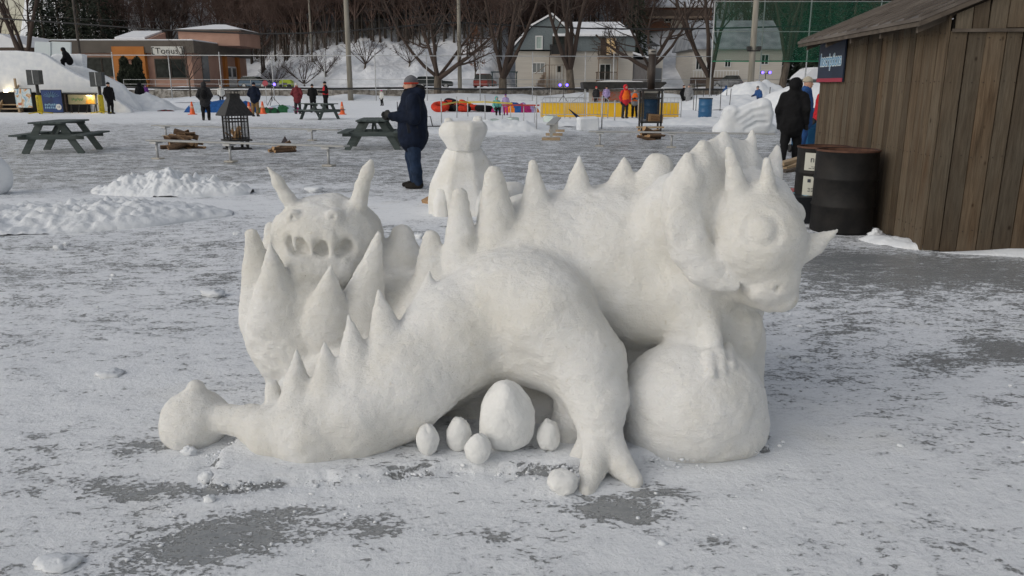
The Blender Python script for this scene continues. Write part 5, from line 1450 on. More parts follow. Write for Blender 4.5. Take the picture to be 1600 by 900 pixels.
# ================================================================== PEOPLE
M_SKIN = mat('skin', (0.50, 0.29, 0.21), 0.6)
M_EYE = mat('eye_dark', (0.02, 0.015, 0.012), 0.3)
M_BOOT = mat('black_boots', (0.012, 0.011, 0.010), 0.6, c2=(0.025, 0.022, 0.02), scale=20)
M_GLOVE = mat('black_gloves', (0.010, 0.010, 0.011), 0.7)
def cloth(name, c, v=1.5):
    return mat('cloth_'+name, c, 0.85, c2=tuple(a*v for a in c), scale=7, detail=5, bump=0.006, bscale=16, spec=0.2)
C_NAVY = cloth('navy', (0.0045, 0.008, 0.019), 1.7); C_JEAN = cloth('denim', (0.012, 0.022, 0.045), 2.0); C_BLACK = cloth('black', (0.006, 0.006, 0.007)); C_CHAR = cloth('charcoal', (0.022, 0.022, 0.024))
C_RED = cloth('red', (0.42, 0.022, 0.030)); C_DKRED = cloth('dark_red', (0.12, 0.022, 0.028)); C_WHITE = cloth('white', (0.52, 0.52, 0.50), 1.15); C_GREY = cloth('grey', (0.16, 0.165, 0.175)); C_TAN = cloth('tan', (0.16, 0.10, 0.045))
C_PURPLE = cloth('purple', (0.11, 0.03, 0.16)); C_PINK = cloth('pink', (0.45, 0.03, 0.18)); C_TEAL = cloth('teal', (0.10, 0.30, 0.27)); C_ORANGE = cloth('orange_vest', (0.75, 0.14, 0.02), 1.15); C_LILAC = cloth('lilac', (0.25, 0.20, 0.36)); C_BLUE = cloth('blue', (0.02, 0.06, 0.17)); C_CREAM = cloth('cream', (0.42, 0.38, 0.30), 1.2)
C_HATGREY = cloth('hat_grey', (0.11, 0.11, 0.12)); C_HATRED = cloth('hat_red', (0.38, 0.05, 0.03)); C_BROWNHOOD = cloth('brown_fur', (0.020, 0.013, 0.010))

def person(label, loc, h=1.75, face=0.0, jacket=C_BLACK, legs=C_BLACK, hat='toque', hatm=C_BLACK, pose='stand', hem=0.80, bulk=1.0, vox=0.022, vest=None, pack=None, boots=M_BOOT, glove=M_GLOVE, group=None, lean=0.0, band=None, scarf=None, dep=1.28):
    """figure built facing -Y, turned by `face` degrees; clothing parts are children"""
    t = thing('person', label, 'person', loc, R(face), group)
    s = h/1.75
    dz = {'sit': -0.46, 'crouch': -0.42}.get(pose, 0.0)
    A = np.array
    hipz = 0.93+dz
    ln = lean
    def up(x, y, z): return A([x, y-ln*(z-hipz), z])      # leaning torso
    sh = [up(sx*0.19, 0.0, 1.41+dz) for sx in (-1, 1)]
    head = up(0, -0.02, 1.625+dz); neck = up(0, 0, 1.47+dz)
    if pose == 'hold': arms = [(A([-0.27, 0.03, 1.12]), A([-0.10, -0.30, 1.13])), (A([0.27, 0.0, 1.12]), A([0.07, -0.33, 1.16]))]
    elif pose == 'reach': arms = [(up(-0.26, -0.12, 1.17+dz), up(-0.20, -0.40, 1.10+dz)), (up(0.26, -0.05, 1.15+dz), up(0.22, -0.28, 1.00+dz))]
    elif pose in ('sit', 'crouch'): arms = [(up(-0.27, -0.10, 1.15+dz), A([-0.20, -0.36, 1.02+dz])), (up(0.27, -0.10, 1.15+dz), A([0.20, -0.36, 1.02+dz]))]
    elif pose == 'pocket': arms = [(up(-0.30, 0.05, 1.14), up(-0.21, -0.12, 0.97)), (up(0.30, 0.05, 1.14), up(0.21, -0.12, 0.97))]
    else: arms = [(up(-0.27, 0.03, 1.13+dz), up(-0.27, -0.05, 0.88+dz)), (up(0.27, 0.03, 1.13+dz), up(0.27, -0.04, 0.88+dz))]
    hips = [A([sx*0.095, 0.0, hipz]) for sx in (-1, 1)]
    if pose == 'sit': kn = [A([sx*0.13, -0.40, 0.48]) for sx in (-1, 1)]; an = [A([sx*0.13, -0.42, 0.10]) for sx in (-1, 1)]
    elif pose == 'crouch': kn = [A([sx*0.15, -0.34, 0.47]) for sx in (-1, 1)]; an = [A([sx*0.12, -0.08, 0.10]) for sx in (-1, 1)]
    elif pose == 'walk': kn = [A([-0.10, -0.14, 0.50]), A([0.10, 0.04, 0.49])]; an = [A([-0.10, -0.16, 0.09]), A([0.10, 0.24, 0.13])]
    else: kn = [A([-0.11, -0.03, 0.50]), A([0.11, -0.01, 0.50])]; an = [A([-0.12, 0.02, 0.09]), A([0.13, 0.05, 0.09])]
    lo, hi = A([-.55, -.75, -.02]), A([.55, .55, 1.85+dz+0.05])
    def field(): return Field(lo, hi, vox)
    def hand(f, i, k, lab=0):
        e, w = arms[i]; d = (w-e)/np.linalg.norm(w-e); sx = -1 if i == 0 else 1
        side = A([-sx*1.0, 0, 0]) if abs(d[2]) > 0.5 else A([0, 0, 1.0])
        nrm = np.cross(d, side); nrm /= np.linalg.norm(nrm)+1e-9; side = np.cross(nrm, d)
        c = w+d*0.05
        f.cone(w, 0.032, c+d*0.03, 0.040, lab, k, sq=(nrm, 1.5))
        for q, L in zip((-0.033, -0.011, 0.011, 0.032), (0.060, 0.075, 0.070, 0.055)):
            a = c+d*0.045+side*q; m = a+d*L*0.6; b = m+d*L*0.35-nrm*0.03*sx
            f.chain([(a, 0.0125), (m, 0.0115), (b, 0.0095)], lab, 0.005)
        f.chain([(c+side*0.035, 0.014), (c+side*0.062+d*0.025, 0.013), (c+side*0.055+d*0.06, 0.011)], lab, 0.008)
    def emit(f, name, m, parent=t, it=2, disp=0.0):
        V, Q, L = f.smooth_nets(it, 0.5)
        if len(Q) == 0: return None
        if disp:
            N = vnormals(V, Q); V = V+N*(disp*(fbm(V[:, 0]*9+h*7, V[:, 1]*9, V[:, 2]*7, 3)-0.5))[:, None]
        return mk_obj(name, V*s, Q, m, parent, smooth=True)
    # body, one continuous surface
    f = field()
    f.ell(head, (0.076, 0.094, 0.118), None, 0, 0.02).ell(head+A([0, -0.035, -0.065]), (0.052, 0.055, 0.055), None, 0, 0.03)
    f.cone(head+A([0, -0.088, 0.012]), 0.012, head+A([0, -0.112, -0.018]), 0.017, 0, 0.012)
    f.ell(head+A([0, -0.090, -0.062]), (0.026, 0.014, 0.008), None, 0, 0.01)
    for sx in (-1, 1):
        f.ell(head+A([sx*0.078, 0.012, -0.01]), (0.012, 0.024, 0.034), None, 0, 0.01)
        f.ell(head+A([sx*0.032, -0.092, 0.016]), (0.016, 0.012, 0.010), None, 0, 0.01, cut=True)
    f.cone(head+A([0, 0.01, -0.06]), 0.055, neck-A([0, 0, 0.05]), 0.062, 0, 0.03)
    f.chain([(up(0, 0, 1.38+dz), 0.14), (up(0, 0, 1.15+dz), 0.135), (up(0, 0, hipz+0.05), 0.14)], 0, 0.05, sq=((0, 1, 0), 1.35))
    for i in (0, 1):
        f.chain([(sh[i], 0.062), (arms[i][0], 0.045), (arms[i][1], 0.032)], 0, 0.04); hand(f, i, 0.015)
        f.chain([(hips[i], 0.085), (kn[i], 0.058), (an[i], 0.045)], 0, 0.04); f.cone(an[i]-A([0, -.03, .03]), 0.045, an[i]+A([0, -0.15, -0.045]), 0.035, 0, 0.03)
    emit(f, 'body', M_SKIN, it=1)
    if vox < 0.021:
        for sx in (-1, 1):
            b = MB(); b.lathe([(0.0, -0.008), (0.007, -0.005), (0.009, 0), (0.007, 0.005), (0, 0.008)], 8, (head+A([sx*0.032, -0.080, 0.016])))
            b.V = [tuple(A(v)*s) for v in b.V]; b.obj('eye', M_EYE, t)
    # trousers
    f = field()
    for i in (0, 1): f.chain([(hips[i]+A([0, 0, 0.02]), 0.115*bulk), (kn[i], 0.082*bulk), (an[i]+A([0, 0, 0.02]), 0.070*bulk)], 0, 0.035)
    emit(f, 'trousers', legs, disp=0.05)
    for i in (0, 1):
        f = field()
        f.cone(an[i]+A([0, 0, 0.06]), 0.062, an[i]+A([0, 0.01, -0.03]), 0.060, 0, 0.03).chain([(an[i]+A([0, 0.03, -0.04]), 0.055), (an[i]+A([0, -0.10, -0.05]), 0.050), (an[i]+A([0, -0.18, -0.052]), 0.040)], 0, 0.03)
        if pose not in ('walk',): f.floor(-0.0)
        emit(f, 'boot', boots, it=1)
    # jacket
    f = field()
    hz = hem+dz*0.9
    f.chain([(up(0, 0, 1.40+dz), 0.165*bulk), (up(0, 0.0, 1.20+dz), 0.205*bulk), (up(0, 0, max(hz+0.15, 0.4)), 0.215*bulk)], 0, 0.05, sq=((0, 1, 0), dep))
    f.cone(up(0, 0, max(hz+0.20, .42)), 0.215*bulk, A([0, -0.0, max(hz+0.09, .3)]), 0.222*bulk, 0, 0.03, sq=((0, 1, 0), dep))
    f.cone(up(0, 0.0, 1.44+dz), 0.085, up(0, 0, 1.52+dz), 0.080, 0, 0.04)
    for i in (0, 1): f.chain([(sh[i]+A([0, 0, -.01]), 0.092*bulk), (arms[i][0], 0.080*bulk), (arms[i][1], 0.058*bulk)], 0, 0.04)
    if hat == 'hood' or hat == 'hood_down':
        if hat == 'hood':
            f.ell(head+A([0, 0.035, 0.012]), (0.130, 0.150, 0.155), None, 0, 0.03)
            f.ell(head+A([0, -0.12, -0.015]), (0.085, 0.10, 0.11), None, cut=True, k=0.02)
        else:
            f.ell(neck+A([0, 0.12, 0.05]), (0.15, 0.09, 0.10), None, 0, 0.05)
    if dep < 1.1:
        f.ell(neck+A([0, 0.11, 0.03]), (0.17, 0.10, 0.11), None, 0, 0.05)
        for z_ in (0.84, 1.02, 1.22): f.torus(A([0, 0, z_]), (0, 0.06, 1), 0.25*bulk, 0.006, k=0.012, cut=True)
    jk = emit(f, 'jacket', jacket, disp=0.05)
    if dep < 1.1:
        for sx in (-1, 1):
            b = MB(); b.box((sx*0.245*s, -0.03*s, 0.98*s), (0.014, 0.17, 0.16), rot=rotm(R(8), 0, 0), ch=.005); b.obj('pocket', mat('navy_pocket', (0.003, 0.005, 0.012), .8), jk)
        b = MB(); b.box((0.0, -0.237*s, 1.06*s), (0.022, 0.012, 0.62*s)); b.obj('zip_flap', MATS['navy_pocket'], jk)
    if glove is not None:
        for i in (0, 1):
            f = field(); e, w = arms[i]; d = (w-e)/np.linalg.norm(w-e)
            f.cone(w-d*0.03, 0.045, w+d*0.03, 0.042, 0, 0.02); hand(f, i, 0.02)
            f.phi = f.phi-0.007
            emit(f, 'glove', glove, it=1)
    if hat == 'toque':
        f = field(); f.ell(head+A([0, 0.012, 0.050]), (0.098, 0.116, 0.105), None, 0, 0.02)
        z = f.lo[2]+f.h*np.arange(f.n[2]); f.phi = np.maximum(f.phi, (head[2]+0.022-z).astype(np.float32)[None, None, :])
        f.ell(head+A([0, 0.012, 0.150]), (0.02, 0.02, 0.014), None, 0, 0.02)
        hm = emit(f, 'hat', hatm, disp=0.01)
        if band is not None:
            f = field(); f.ell(head+A([0, 0.012, 0.040]), (0.103, 0.121, 0.100), None, 0, 0.01)
            f.phi = np.maximum(f.phi, np.maximum(head[2]+0.016-z, z-head[2]-0.046).astype(np.float32)[None, None, :]); emit(f, 'hat_band', band, hm, it=1)
    elif hat == 'hair' or hat == 'hood_down':
        f = field(); f.ell(head+A([0, 0.022, 0.030]), (0.086, 0.100, 0.108), None, 0, 0.02)
        f.ell(head+A([0, -0.13, -0.05]), (0.12, 0.10, 0.10), None, cut=True, k=0.02); emit(f, 'hair', hatm, disp=0.02)
    if scarf is not None:
        f = field(); f.torus(neck+A([0, -0.01, 0.035]), (0, 0.2, 1), 0.085, 0.050, 0, 0.02)
        if dep < 1.1: f.ell(neck+A([0, 0.12, 0.08]), (0.13, 0.075, 0.075), None, 0, 0.03)
        emit(f, 'scarf', scarf, disp=0.05)
    if vest is not None:
        f = field()
        f.chain([(up(0, 0, 1.37+dz), 0.180*bulk), (up(0, 0.0, 1.20+dz), 0.218*bulk), (up(0, 0, 1.02+dz), 0.226*bulk)], 0, 0.05, sq=((0, 1, 0), 1.28)); emit(f, 'vest', vest, disp=0.02)
    if pack is not None:
        f = field(); f.ell(up(0, 0.25, 1.20+dz), (0.15, 0.11, 0.22), None, 0, 0.02); emit(f, 'backpack', pack, disp=0.02)
    return t

def at(x, y): return G(x, y)
# the man in the dark blue coat
person('man in a long navy coat and grey cap looking down at his gloved hands', at(648, 293), 1.74, -78, C_NAVY, C_JEAN, 'toque', C_HATGREY, 'hold', hem=0.74, bulk=1.2, dep=1.09, vox=0.0125, boots=cloth('brown_boots', (0.018, 0.016, 0.014)), band=C_HATRED, scarf=cloth('black_fur', (0.006, 0.006, 0.007), 2.2))
person('person in a black coat with brown hood up standing by the far shed corner', at(1232, 258), 1.74, 150, C_BLACK, C_BLACK, 'hood', C_BROWNHOOD, 'walk', hem=0.72, bulk=1.1, vox=0.018, lean=0.08)
person('person in a blue coat and cream knit cap half hidden behind the black coat', at(1251, 246), 1.78, 60, C_BLUE, C_BLUE, 'toque', C_CREAM, 'stand', hem=0.7, vox=0.02)
person('person in a red jacket mostly hidden behind the shed', at(1284, 243), 1.70, -60, C_RED, C_BLACK, 'toque', C_BLACK, 'stand', vox=0.025)
person('person in black leaning on the end of the snow slide by the speaker stand', at(174, 178), 1.76, 60, C_BLACK, C_BLACK, 'toque', C_BLACK, 'stand', hem=0.74)
person('small child in purple climbing behind the low end of the snow slide', G(201, 170)+np.array([0, 3, 0.55]), 1.05, 30, C_PURPLE, C_PURPLE, 'hood', C_PURPLE, 'stand')
person('person in a black hooded jacket behind the foot of the snow slide', at(222, 172), 1.76, 170, C_BLACK, C_BLACK, 'hood', C_BLACK, 'stand', bulk=1.15)
person('person in dark winter clothes with a backpack beside the leftmost traffic cone', at(323, 188), 1.74, 195, C_CHAR, C_BLACK, 'hood', C_BLACK, 'pocket', hem=0.74, bulk=1.1, pack=C_BLACK)
person('person in a white jacket and white cap beyond the blue tarp', at(347, 163), 1.60, 20, C_WHITE, C_BLACK, 'toque', C_WHITE, 'stand')
person('person in a navy jacket and tan trousers between two traffic cones', at(400, 182), 1.74, 175, C_NAVY, C_TAN, 'toque', C_NAVY, 'pocket', bulk=1.1)
person('person in a dark red coat and pale cap behind the far picnic table', at(466, 178), 1.72, 175, C_DKRED, C_CHAR, 'toque', C_WHITE, 'pocket', hem=0.72)
person('person in black clothes standing behind the far picnic table', at(490, 176), 1.66, 178, C_BLACK, C_BLACK, 'toque', C_BLACK, 'hold')
person('person in a black and red jacket holding an orange vest by the far picnic table', at(510, 173), 1.82, -60, C_BLACK, C_BLACK, 'toque', C_BLACK, 'hold', vest=C_RED)
person('small child in grey and black standing alone near the stone wall', at(597, 165), 1.22, -40, C_WHITE, C_BLACK, 'toque', C_PINK, 'stand')
person('child in a teal jacket sitting on the snow beside a pink suited child', at(776, 180), 1.35, 15, C_TEAL, C_BLACK, 'hood', C_TEAL, 'sit')
person('small child in a lilac jacket and pink trousers by the red tubes', at(790, 180), 1.12, -10, C_LILAC, C_PINK, 'toque', C_PURPLE, 'stand')
person('person in a red cap behind the yellow boards under the shelter, left of two', at(931, 166), 1.50, 10, C_CHAR, C_BLACK, 'toque', C_RED, 'stand')
person('person in a grey jacket and dark cap behind the yellow boards under the shelter', at(947, 166), 1.52, 0, C_LILAC, C_BLACK, 'toque', C_BLACK, 'stand')
person('volunteer in a red jacket and hood with an orange vest before the yellow boards', at(976, 185), 1.62, 20, C_RED, C_CHAR, 'hood', C_RED, 'stand', vest=C_ORANGE, scarf=C_RED)
person('volunteer in a grey jacket with an orange vest beside the black chimney stove', at(991, 184), 1.45, -15, C_GREY, C_BLACK, 'toque', C_HATGREY, 'hold', vest=C_ORANGE)
person('person in a long grey coat beside the end of the yellow boards', at(1075, 170), 1.66, -25, C_GREY, C_GREY, 'toque', C_HATGREY, 'stand', hem=0.55)
person('person in a black coat close beside the long grey coat', at(1067, 169), 1.62, 30, C_BLACK, C_BLACK, 'hair', C_BROWNHOOD, 'stand')
person('small child in navy standing on the snow mound by the thin stakes', G(1143, 166)+np.array([0, 2, 0.25]), 1.30, 150, C_BLUE, C_BLUE, 'hood', C_BLUE, 'stand')
person('child in a navy jacket and grey cap bending behind the carved snow fish', G(1190, 178)+np.array([0, 0.6, 0.1]), 1.45, -60, C_BLUE, C_BLACK, 'toque', C_HATGREY, 'reach', lean=0.35)

# ================================================================== SNOW SCULPTURES AND HEAPS
# seated faceted bear behind the dinosaur
def faceted_bear():
    q = mpp(10.5, .6); base = G(724, 330); t = thing('seated_snow_animal', 'faceted seated snow animal with two square ears behind the spiked back', 'snow sculpture', base)
    def ring(cx, cy, w, d, z, n=8, ph=PI/8, seed=0):
        rg = np.random.default_rng(seed); a = np.arange(n)/n*2*PI+ph
        rr = 1+rg.normal(0, .045, n)
        return [(cx+w/2*rr[i]*math.cos(a[i]), cy+d/2*rr[i]*math.sin(a[i]), z) for i in range(n)]
    def Z(y): return P(724, y, base[1])[2]
    def X(x): return (x-724)*q
    prof = [(330, 672, 790, .95), (312, 674, 785, .95), (285, 679, 775, .85), (262, 685, 769, .74), (250, 690, 764, .66), (238, 698, 757, .56), (230, 702, 750, .48)]
    MB().loft([ring((X(a)+X(b))/2, 0, (X(b)-X(a))*1.12, d, Z(y) if y < 330 else -.05, seed=i) for i, (y, a, b, d) in enumerate(prof)]).obj('body', M_CARVED, t)
    prof = [(235, 703, 749, .46), (224, 697, 755, .52), (210, 690, 763, .60), (199, 690, 763, .58), (189, 696, 758, .50)]
    hd = MB().loft([ring((X(a)+X(b))/2, -.06, (X(b)-X(a))*1.04, d, Z(y), seed=10+i) for i, (y, a, b, d) in enumerate(prof)]).obj('head', M_CARVED, t)
    for x0, x1, yt in ((696, 714, 184), (737, 758, 181)):
        b = MB(); b.loft([ring((X(x0)+X(x1))/2, -.02, (X(x1)-X(x0))*1.2, .16, Z(198), 4, PI/4, 1), ring((X(x0)+X(x1))/2+(.01 if x0 > 720 else -.02), -.02, (X(x1)-X(x0))*.9, .12, Z(yt), 4, PI/4, 2)]); b.obj('ear', M_CARVED, hd)
    for x0 in (694, 752):
        b = MB(); b.loft([ring(X(x0), -.36, .26, .24, -.03, 6, 0, 3), ring(X(x0), -.34, .24, .22, .2, 6, 0, 4), ring(X(x0), -.3, .14, .14, .34, 6, 0, 5)]); b.obj('paw', M_CARVED, t)
    for ob in t.children_recursive:
        bv = ob.modifiers.new('bevel', 'BEVEL'); bv.width = .032; bv.segments = 3; bv.limit_method = 'ANGLE'; bv.angle_limit = R(8)
    return t
faceted_bear()
snow_lump('snow_chunk', 'snow block lying to the right of the seated snow animal', 'snow lump', 800, 312, .42, .30, 9, d=11.3)

def fish_sculpture():
    base = G(1168, 208); d0 = base[1]
    f = Field(base-np.array([1.6, 1.2, .1]), base+np.array([1.8, 1.4, 1.9]), 0.05)
    m = lambda x, y, dd=0.0: P(x, y, d0+dd)
    q = mpp(d0)
    f.chain([(m(1128, 205, .3), .35), (m(1170, 206, .3), .45), (m(1200, 205, .3), .3)], 1, .1)
    f.ell(m(1142, 178, .1), (q*14, .40, q*14), None, 1, .25)
    f.cone(m(1142, 190, .15), q*14, m(1170, 192, .3), q*16, 1, .2)
    f.ell(f.hit(1138, 173, d0-2, d0+2), (q*3, .08, q*3), None, 1, .03)
    body = MS = None
    for (x0, y0, x1, y1, r0, r1) in ((1150, 184, 1194, 166, 12, 12), (1156, 192, 1197, 178, 12, 12), (1158, 199, 1196, 190, 11, 11), (1166, 206, 1194, 199, 9, 8), (1160, 174, 1190, 162, 9, 9)):
        f.cone(m(x0, y0, .0), q*r0, m(x1, y1, .05), q*r1, 2, .08)
    for (x0, y0, x1, y1) in ((1154, 189, 1199, 169), (1158, 196, 1199, 182), (1164, 202, 1199, 192), (1150, 180, 1186, 163)):
        a, c = f.hit(x0, y0, d0-2, d0+2), f.hit(x1, y1, d0-2, d0+2)
        f.cone(a, q*1.5, (a+c)/2+np.array([0, 0, .1]), q*2.2, 2, .08, cut=True); f.cone((a+c)/2+np.array([0, 0, .1]), q*2.2, c, q*1.6, 2, .08, cut=True)
    f.floor(-.03)
    V, Q, L = f.smooth_nets(2); N = vnormals(V, Q)
    t = thing('snow_fish', 'carved snow fish with a wavy fan tail in front of the snow mounds', 'snow sculpture', base)
    split_parts(V, Q, L, N, {1: ('head', None), 2: ('tail_fan', None)}, [M_SNOW], t, base)
fish_sculpture()

bank('snow_bank', 'broken ridge of shovelled snow on the ice left of the flower monster', *G(270, 300)[:2], 1.25, 0.55, 0.26, 11, M_SNOW, 130, 80, rough=0.75, freq=3.0, fine=0.16, p=0.8)
bank('snow_bank', 'lower lumpy end of the shovelled snow ridge at the left edge', *G(70, 345)[:2], 2.2, 1.05, 0.17, 12, M_SNOW, 150, 80, rough=0.8, freq=2.8, fine=0.14, p=0.8, rot=0.25)
b_ = snow_lump('snow_block', 'pale snow block cut off by the left edge of the ice', 'snow block', -14, 305, .55, .62, 21, m=M_SNOW)
bank('snow_bank', 'long low snow bank along the foot of the stone wall', 0, 89.8, 62, 1.6, 0.55, 13, M_SNOWFAR, 160, 14, rough=0.7, freq=0.35)
bank('snow_bank', 'rough snow heap under the foot of the snow slide', *G(212, 172)[:2], 3.2, 2.4, 1.05, 14, M_SNOW, 60, 40, rough=0.5, freq=1.2, fine=.12)
bank('snow_bank', 'flat bank of snow behind the coloured tarps', *G(300, 160)[:2], 7.0, 2.0, .45, 15, M_SNOWFAR, 50, 20, rough=.5, freq=.5)
bank('snow_bank', 'rumpled snow strip with ice rubble in front of the yellow boards', *G(905, 196)[:2], 3.2, 1.2, .17, 16, M_SNOW, 80, 30, rough=.6, freq=1.2, fine=.12)
bank('snow_bank', 'rumpled snow bank right of the seated snow animal under the tape fence', *G(790, 203)[:2], 2.2, 1.3, .34, 17, M_SNOW, 70, 30, rough=.6, freq=1.3, fine=.12)
bank('snow_bank', 'smooth snow heap at the end of the yellow boards', *G(1105, 192)[:2], 2.8, 2.0, .22, 18, M_SNOW, 60, 30, rough=.5, freq=.8, fine=.08)
bank('snow_mound', 'tallest peaked snow mound behind the fish sculpture', *G(1177, 168)[:2], 4.0, 3.0, 1.75, 19, M_SNOW, 60, 40, rough=.4, freq=.6, fine=.15, cat='snow mound', p=1.2)
bank('snow_mound', 'broad low snow mound around the thin stakes', *G(1135, 170)[:2], 5.5, 3.2, .85, 20, M_SNOW, 60, 40, rough=.4, freq=.5, fine=.12, cat='snow mound')
bank('snow_mound', 'white snow mound behind the two people at the shed corner', *G(1262, 175)[:2], 3.6, 2.6, 1.75, 21, M_SNOW, 60, 40, rough=.35, freq=.6, fine=.10, cat='snow mound', p=.8)
bank('snow_mound', 'long snow mound stretching to the blue light stand', *G(1220, 168)[:2], 5.0, 3.0, 1.25, 22, M_SNOW, 60, 40, rough=.35, freq=.5, fine=.10, cat='snow mound')
CH = 'snow chunks scattered round the sculpture'
def chunk(x, y, w, h, seed, label): snow_lump('snow_chunk', label, 'snow chunk', x, y, w*mpp(G(x, y)[1], 0), h*mpp(G(x, y)[1], 0), seed, m=M_SNOW, group=CH, rough=1.1, fine=.45, sink=.22, n=24, wd=w*.8*mpp(G(x, y)[1], 0))
for i, a in enumerate([(296, 712, 22, 18, 'small snow chunk touching the tail club'), (322, 756, 26, 26, 'rounded snow chunk left of the ledge below the tail'), (326, 786, 20, 15, 'little snow chunk on dark ice below the tail'),
                       (168, 590, 44, 12, 'flat snow chunk on the white ice left of the tail club'), (90, 390, 14, 10, 'tiny snow chunk on the grey ice at the left'), (104, 383, 9, 7, 'tinier snow chunk beside the other one at the left'),
                       (370, 368, 13, 8, 'small snow chunk just left of the tallest petals'), (330, 463, 34, 11, 'dirty snow chunk near the flower cup'), (490, 300, 26, 10, 'flat snow chunk behind the right antenna'),
                       (1225, 560, 20, 10, 'flat pale snow chunk right of the boulder'), (1262, 566, 18, 8, 'yellowish flat snow chunk right of the boulder'), (85, 890, 64, 15, 'low snow lump at the bottom left corner'),
                       (655, 372, 16, 10, 'small snow chunk between the petal and the back spikes'), (1368, 371, 20, 17, 'round snow chunk against the foot of the big drum')]):
    chunk(*a[:4], 50+i, a[4])

# ================================================================== FURNITURE OF THE RINK
M_TABLE = mat('grey_green_paint', (0.058, 0.078, 0.076), 0.75, c2=(0.085, 0.105, 0.100), scale=5, stretch=(0.5, 4, 4), bump=0.002)
def picnic_table(label, loc, rz):
    t = thing('picnic_table', label, 'picnic table', loc, rz, 'grey picnic tables on the ice')
    b = MB()
    for k in range(5): b.box((-0.30+0.15*k, 0, 0.74), (0.14, 1.85, 0.04), ch=.006)
    for y in (-.62, .62): b.box((0, y, .695), (.72, .05, .05))
    b.obj('table_top', M_TABLE, t)
    for sx in (-1, 1):
        b = MB()
        for k in (0, 1): b.box((sx*(.62+.15*k), 0, .445), (.14, 1.85, .04), ch=.006)
        b.obj('seat', M_TABLE, t)
    for y in (-.62, .62):
        b = MB(); b.box((0, y*1.07, .40), (1.5, .045, .12)); b.obj('cross_beam', M_TABLE, t)
        for sx in (-1, 1):
            b = MB(); b.beam((sx*.22, y, .72), (sx*.66, y, -.02), .15, .05, up=(0, 1, 0)); b.obj('leg', M_TABLE, t)
    for y in (-1, 1):
        b = MB(); b.beam((0, y*.60, .40), (0, y*.12, .70), .045, .09); b.obj('brace', M_TABLE, t)
    return t
p1 = picnic_table('grey green picnic table at the left, apart from the others', G(79, 240)+np.array([0, .6, 0]), R(8))
place(copy_tree(p1), G(582, 233)+np.array([0, .4, 0]), R(4), 'grey green picnic table just left of the man in the navy coat')
place(copy_tree(p1), G(496, 187)+np.array([0, .5, 0]), R(58), 'farthest grey green picnic table, in front of three standing people')

M_ALU = mat('bench_aluminium', (0.34, 0.345, 0.34), 0.6, metal=0.1, c2=(0.42, 0.42, 0.41), scale=6)
M_RAWWOOD = mat('raw_wood', (0.32, 0.23, 0.14), 0.85, c2=(0.42, 0.32, 0.21), scale=8, stretch=(1, 6, 6))
def bench(label, legs_px, x_ext, hgt, group='plank benches on the ice'):
    pts = [G(*q) for q in legs_px]; o = pts[0]
    d = pts[-1]-pts[0]; L = np.linalg.norm(d); rz = math.atan2(d[1], d[0])
    t = thing('plank_bench', label, 'bench', o, rz, group)
    b = MB(); b.box(((L+x_ext[1]-x_ext[0])/2+0, 0, hgt), (L+x_ext[1]+x_ext[0], .24, .035), ch=.008)
    b.V = [(v[0]-(0), v[1], v[2]) for v in b.V]; b.obj('seat', M_ALU, t)
    for p in pts:
        x = np.dot(p-o, d)/L
        b = MB(); b.tube([(x, 0, 0), (x, 0, hgt-.02)], .028, 8); b.box((x, 0, hgt-.045), (.18, .22, .04)); b.obj('leg', M_GALV, t)
        b = MB(); b.box((x, 0, .02), (.24, .18, .04), ch=.01); b.obj('foot', mat('frosted_wood', (0.42, 0.40, 0.36), 0.85), t)
    return t
bench('long pale plank bench in front of the firewood and the lantern fireplace', [(247, 249), (366, 253), (514, 260)], (0.2, 0.45), .42)
bench('long plank bench behind the firewood and the lantern fireplace', [(260, 213), (488, 220)], (0.5, 1.0), .34)
bench('long plank bench in front of the black chimney stove', [(937, 229), (1049, 231)], (0.3, 2.6), .40)
o = G(861, 219); q = G(870, 206)
t = thing('plank_bench', 'plank bench seen end on, standing on wide wooden feet', 'bench', o, math.atan2(q[1]-o[1], q[0]-o[0])-PI/2, 'plank benches on the ice')
L = float(np.linalg.norm(q-o))
b = MB(); b.box((0, L/2, .48), (.27, L+.6, .05), ch=.01); b.obj('seat', M_ALU, t)
for k in range(3):
    b = MB(); b.box((0, L*k/2, .25), (.09, .07, .44)); b.obj('leg', M_ALU, t)
    b = MB(); b.box((0, L*k/2, .04), (.55, .20, .08)); b.obj('foot', M_RAWWOOD, t)
b = MB(); b.beam(G(994, 211)+np.array([0, -.1, .26]), G(1035, 211)+np.array([0, -.1, .26]), .3, .05); tag(b.obj('loose_plank', M_RAWWOOD), 'short rough plank lying across the logs under the cardboard box', 'plank')

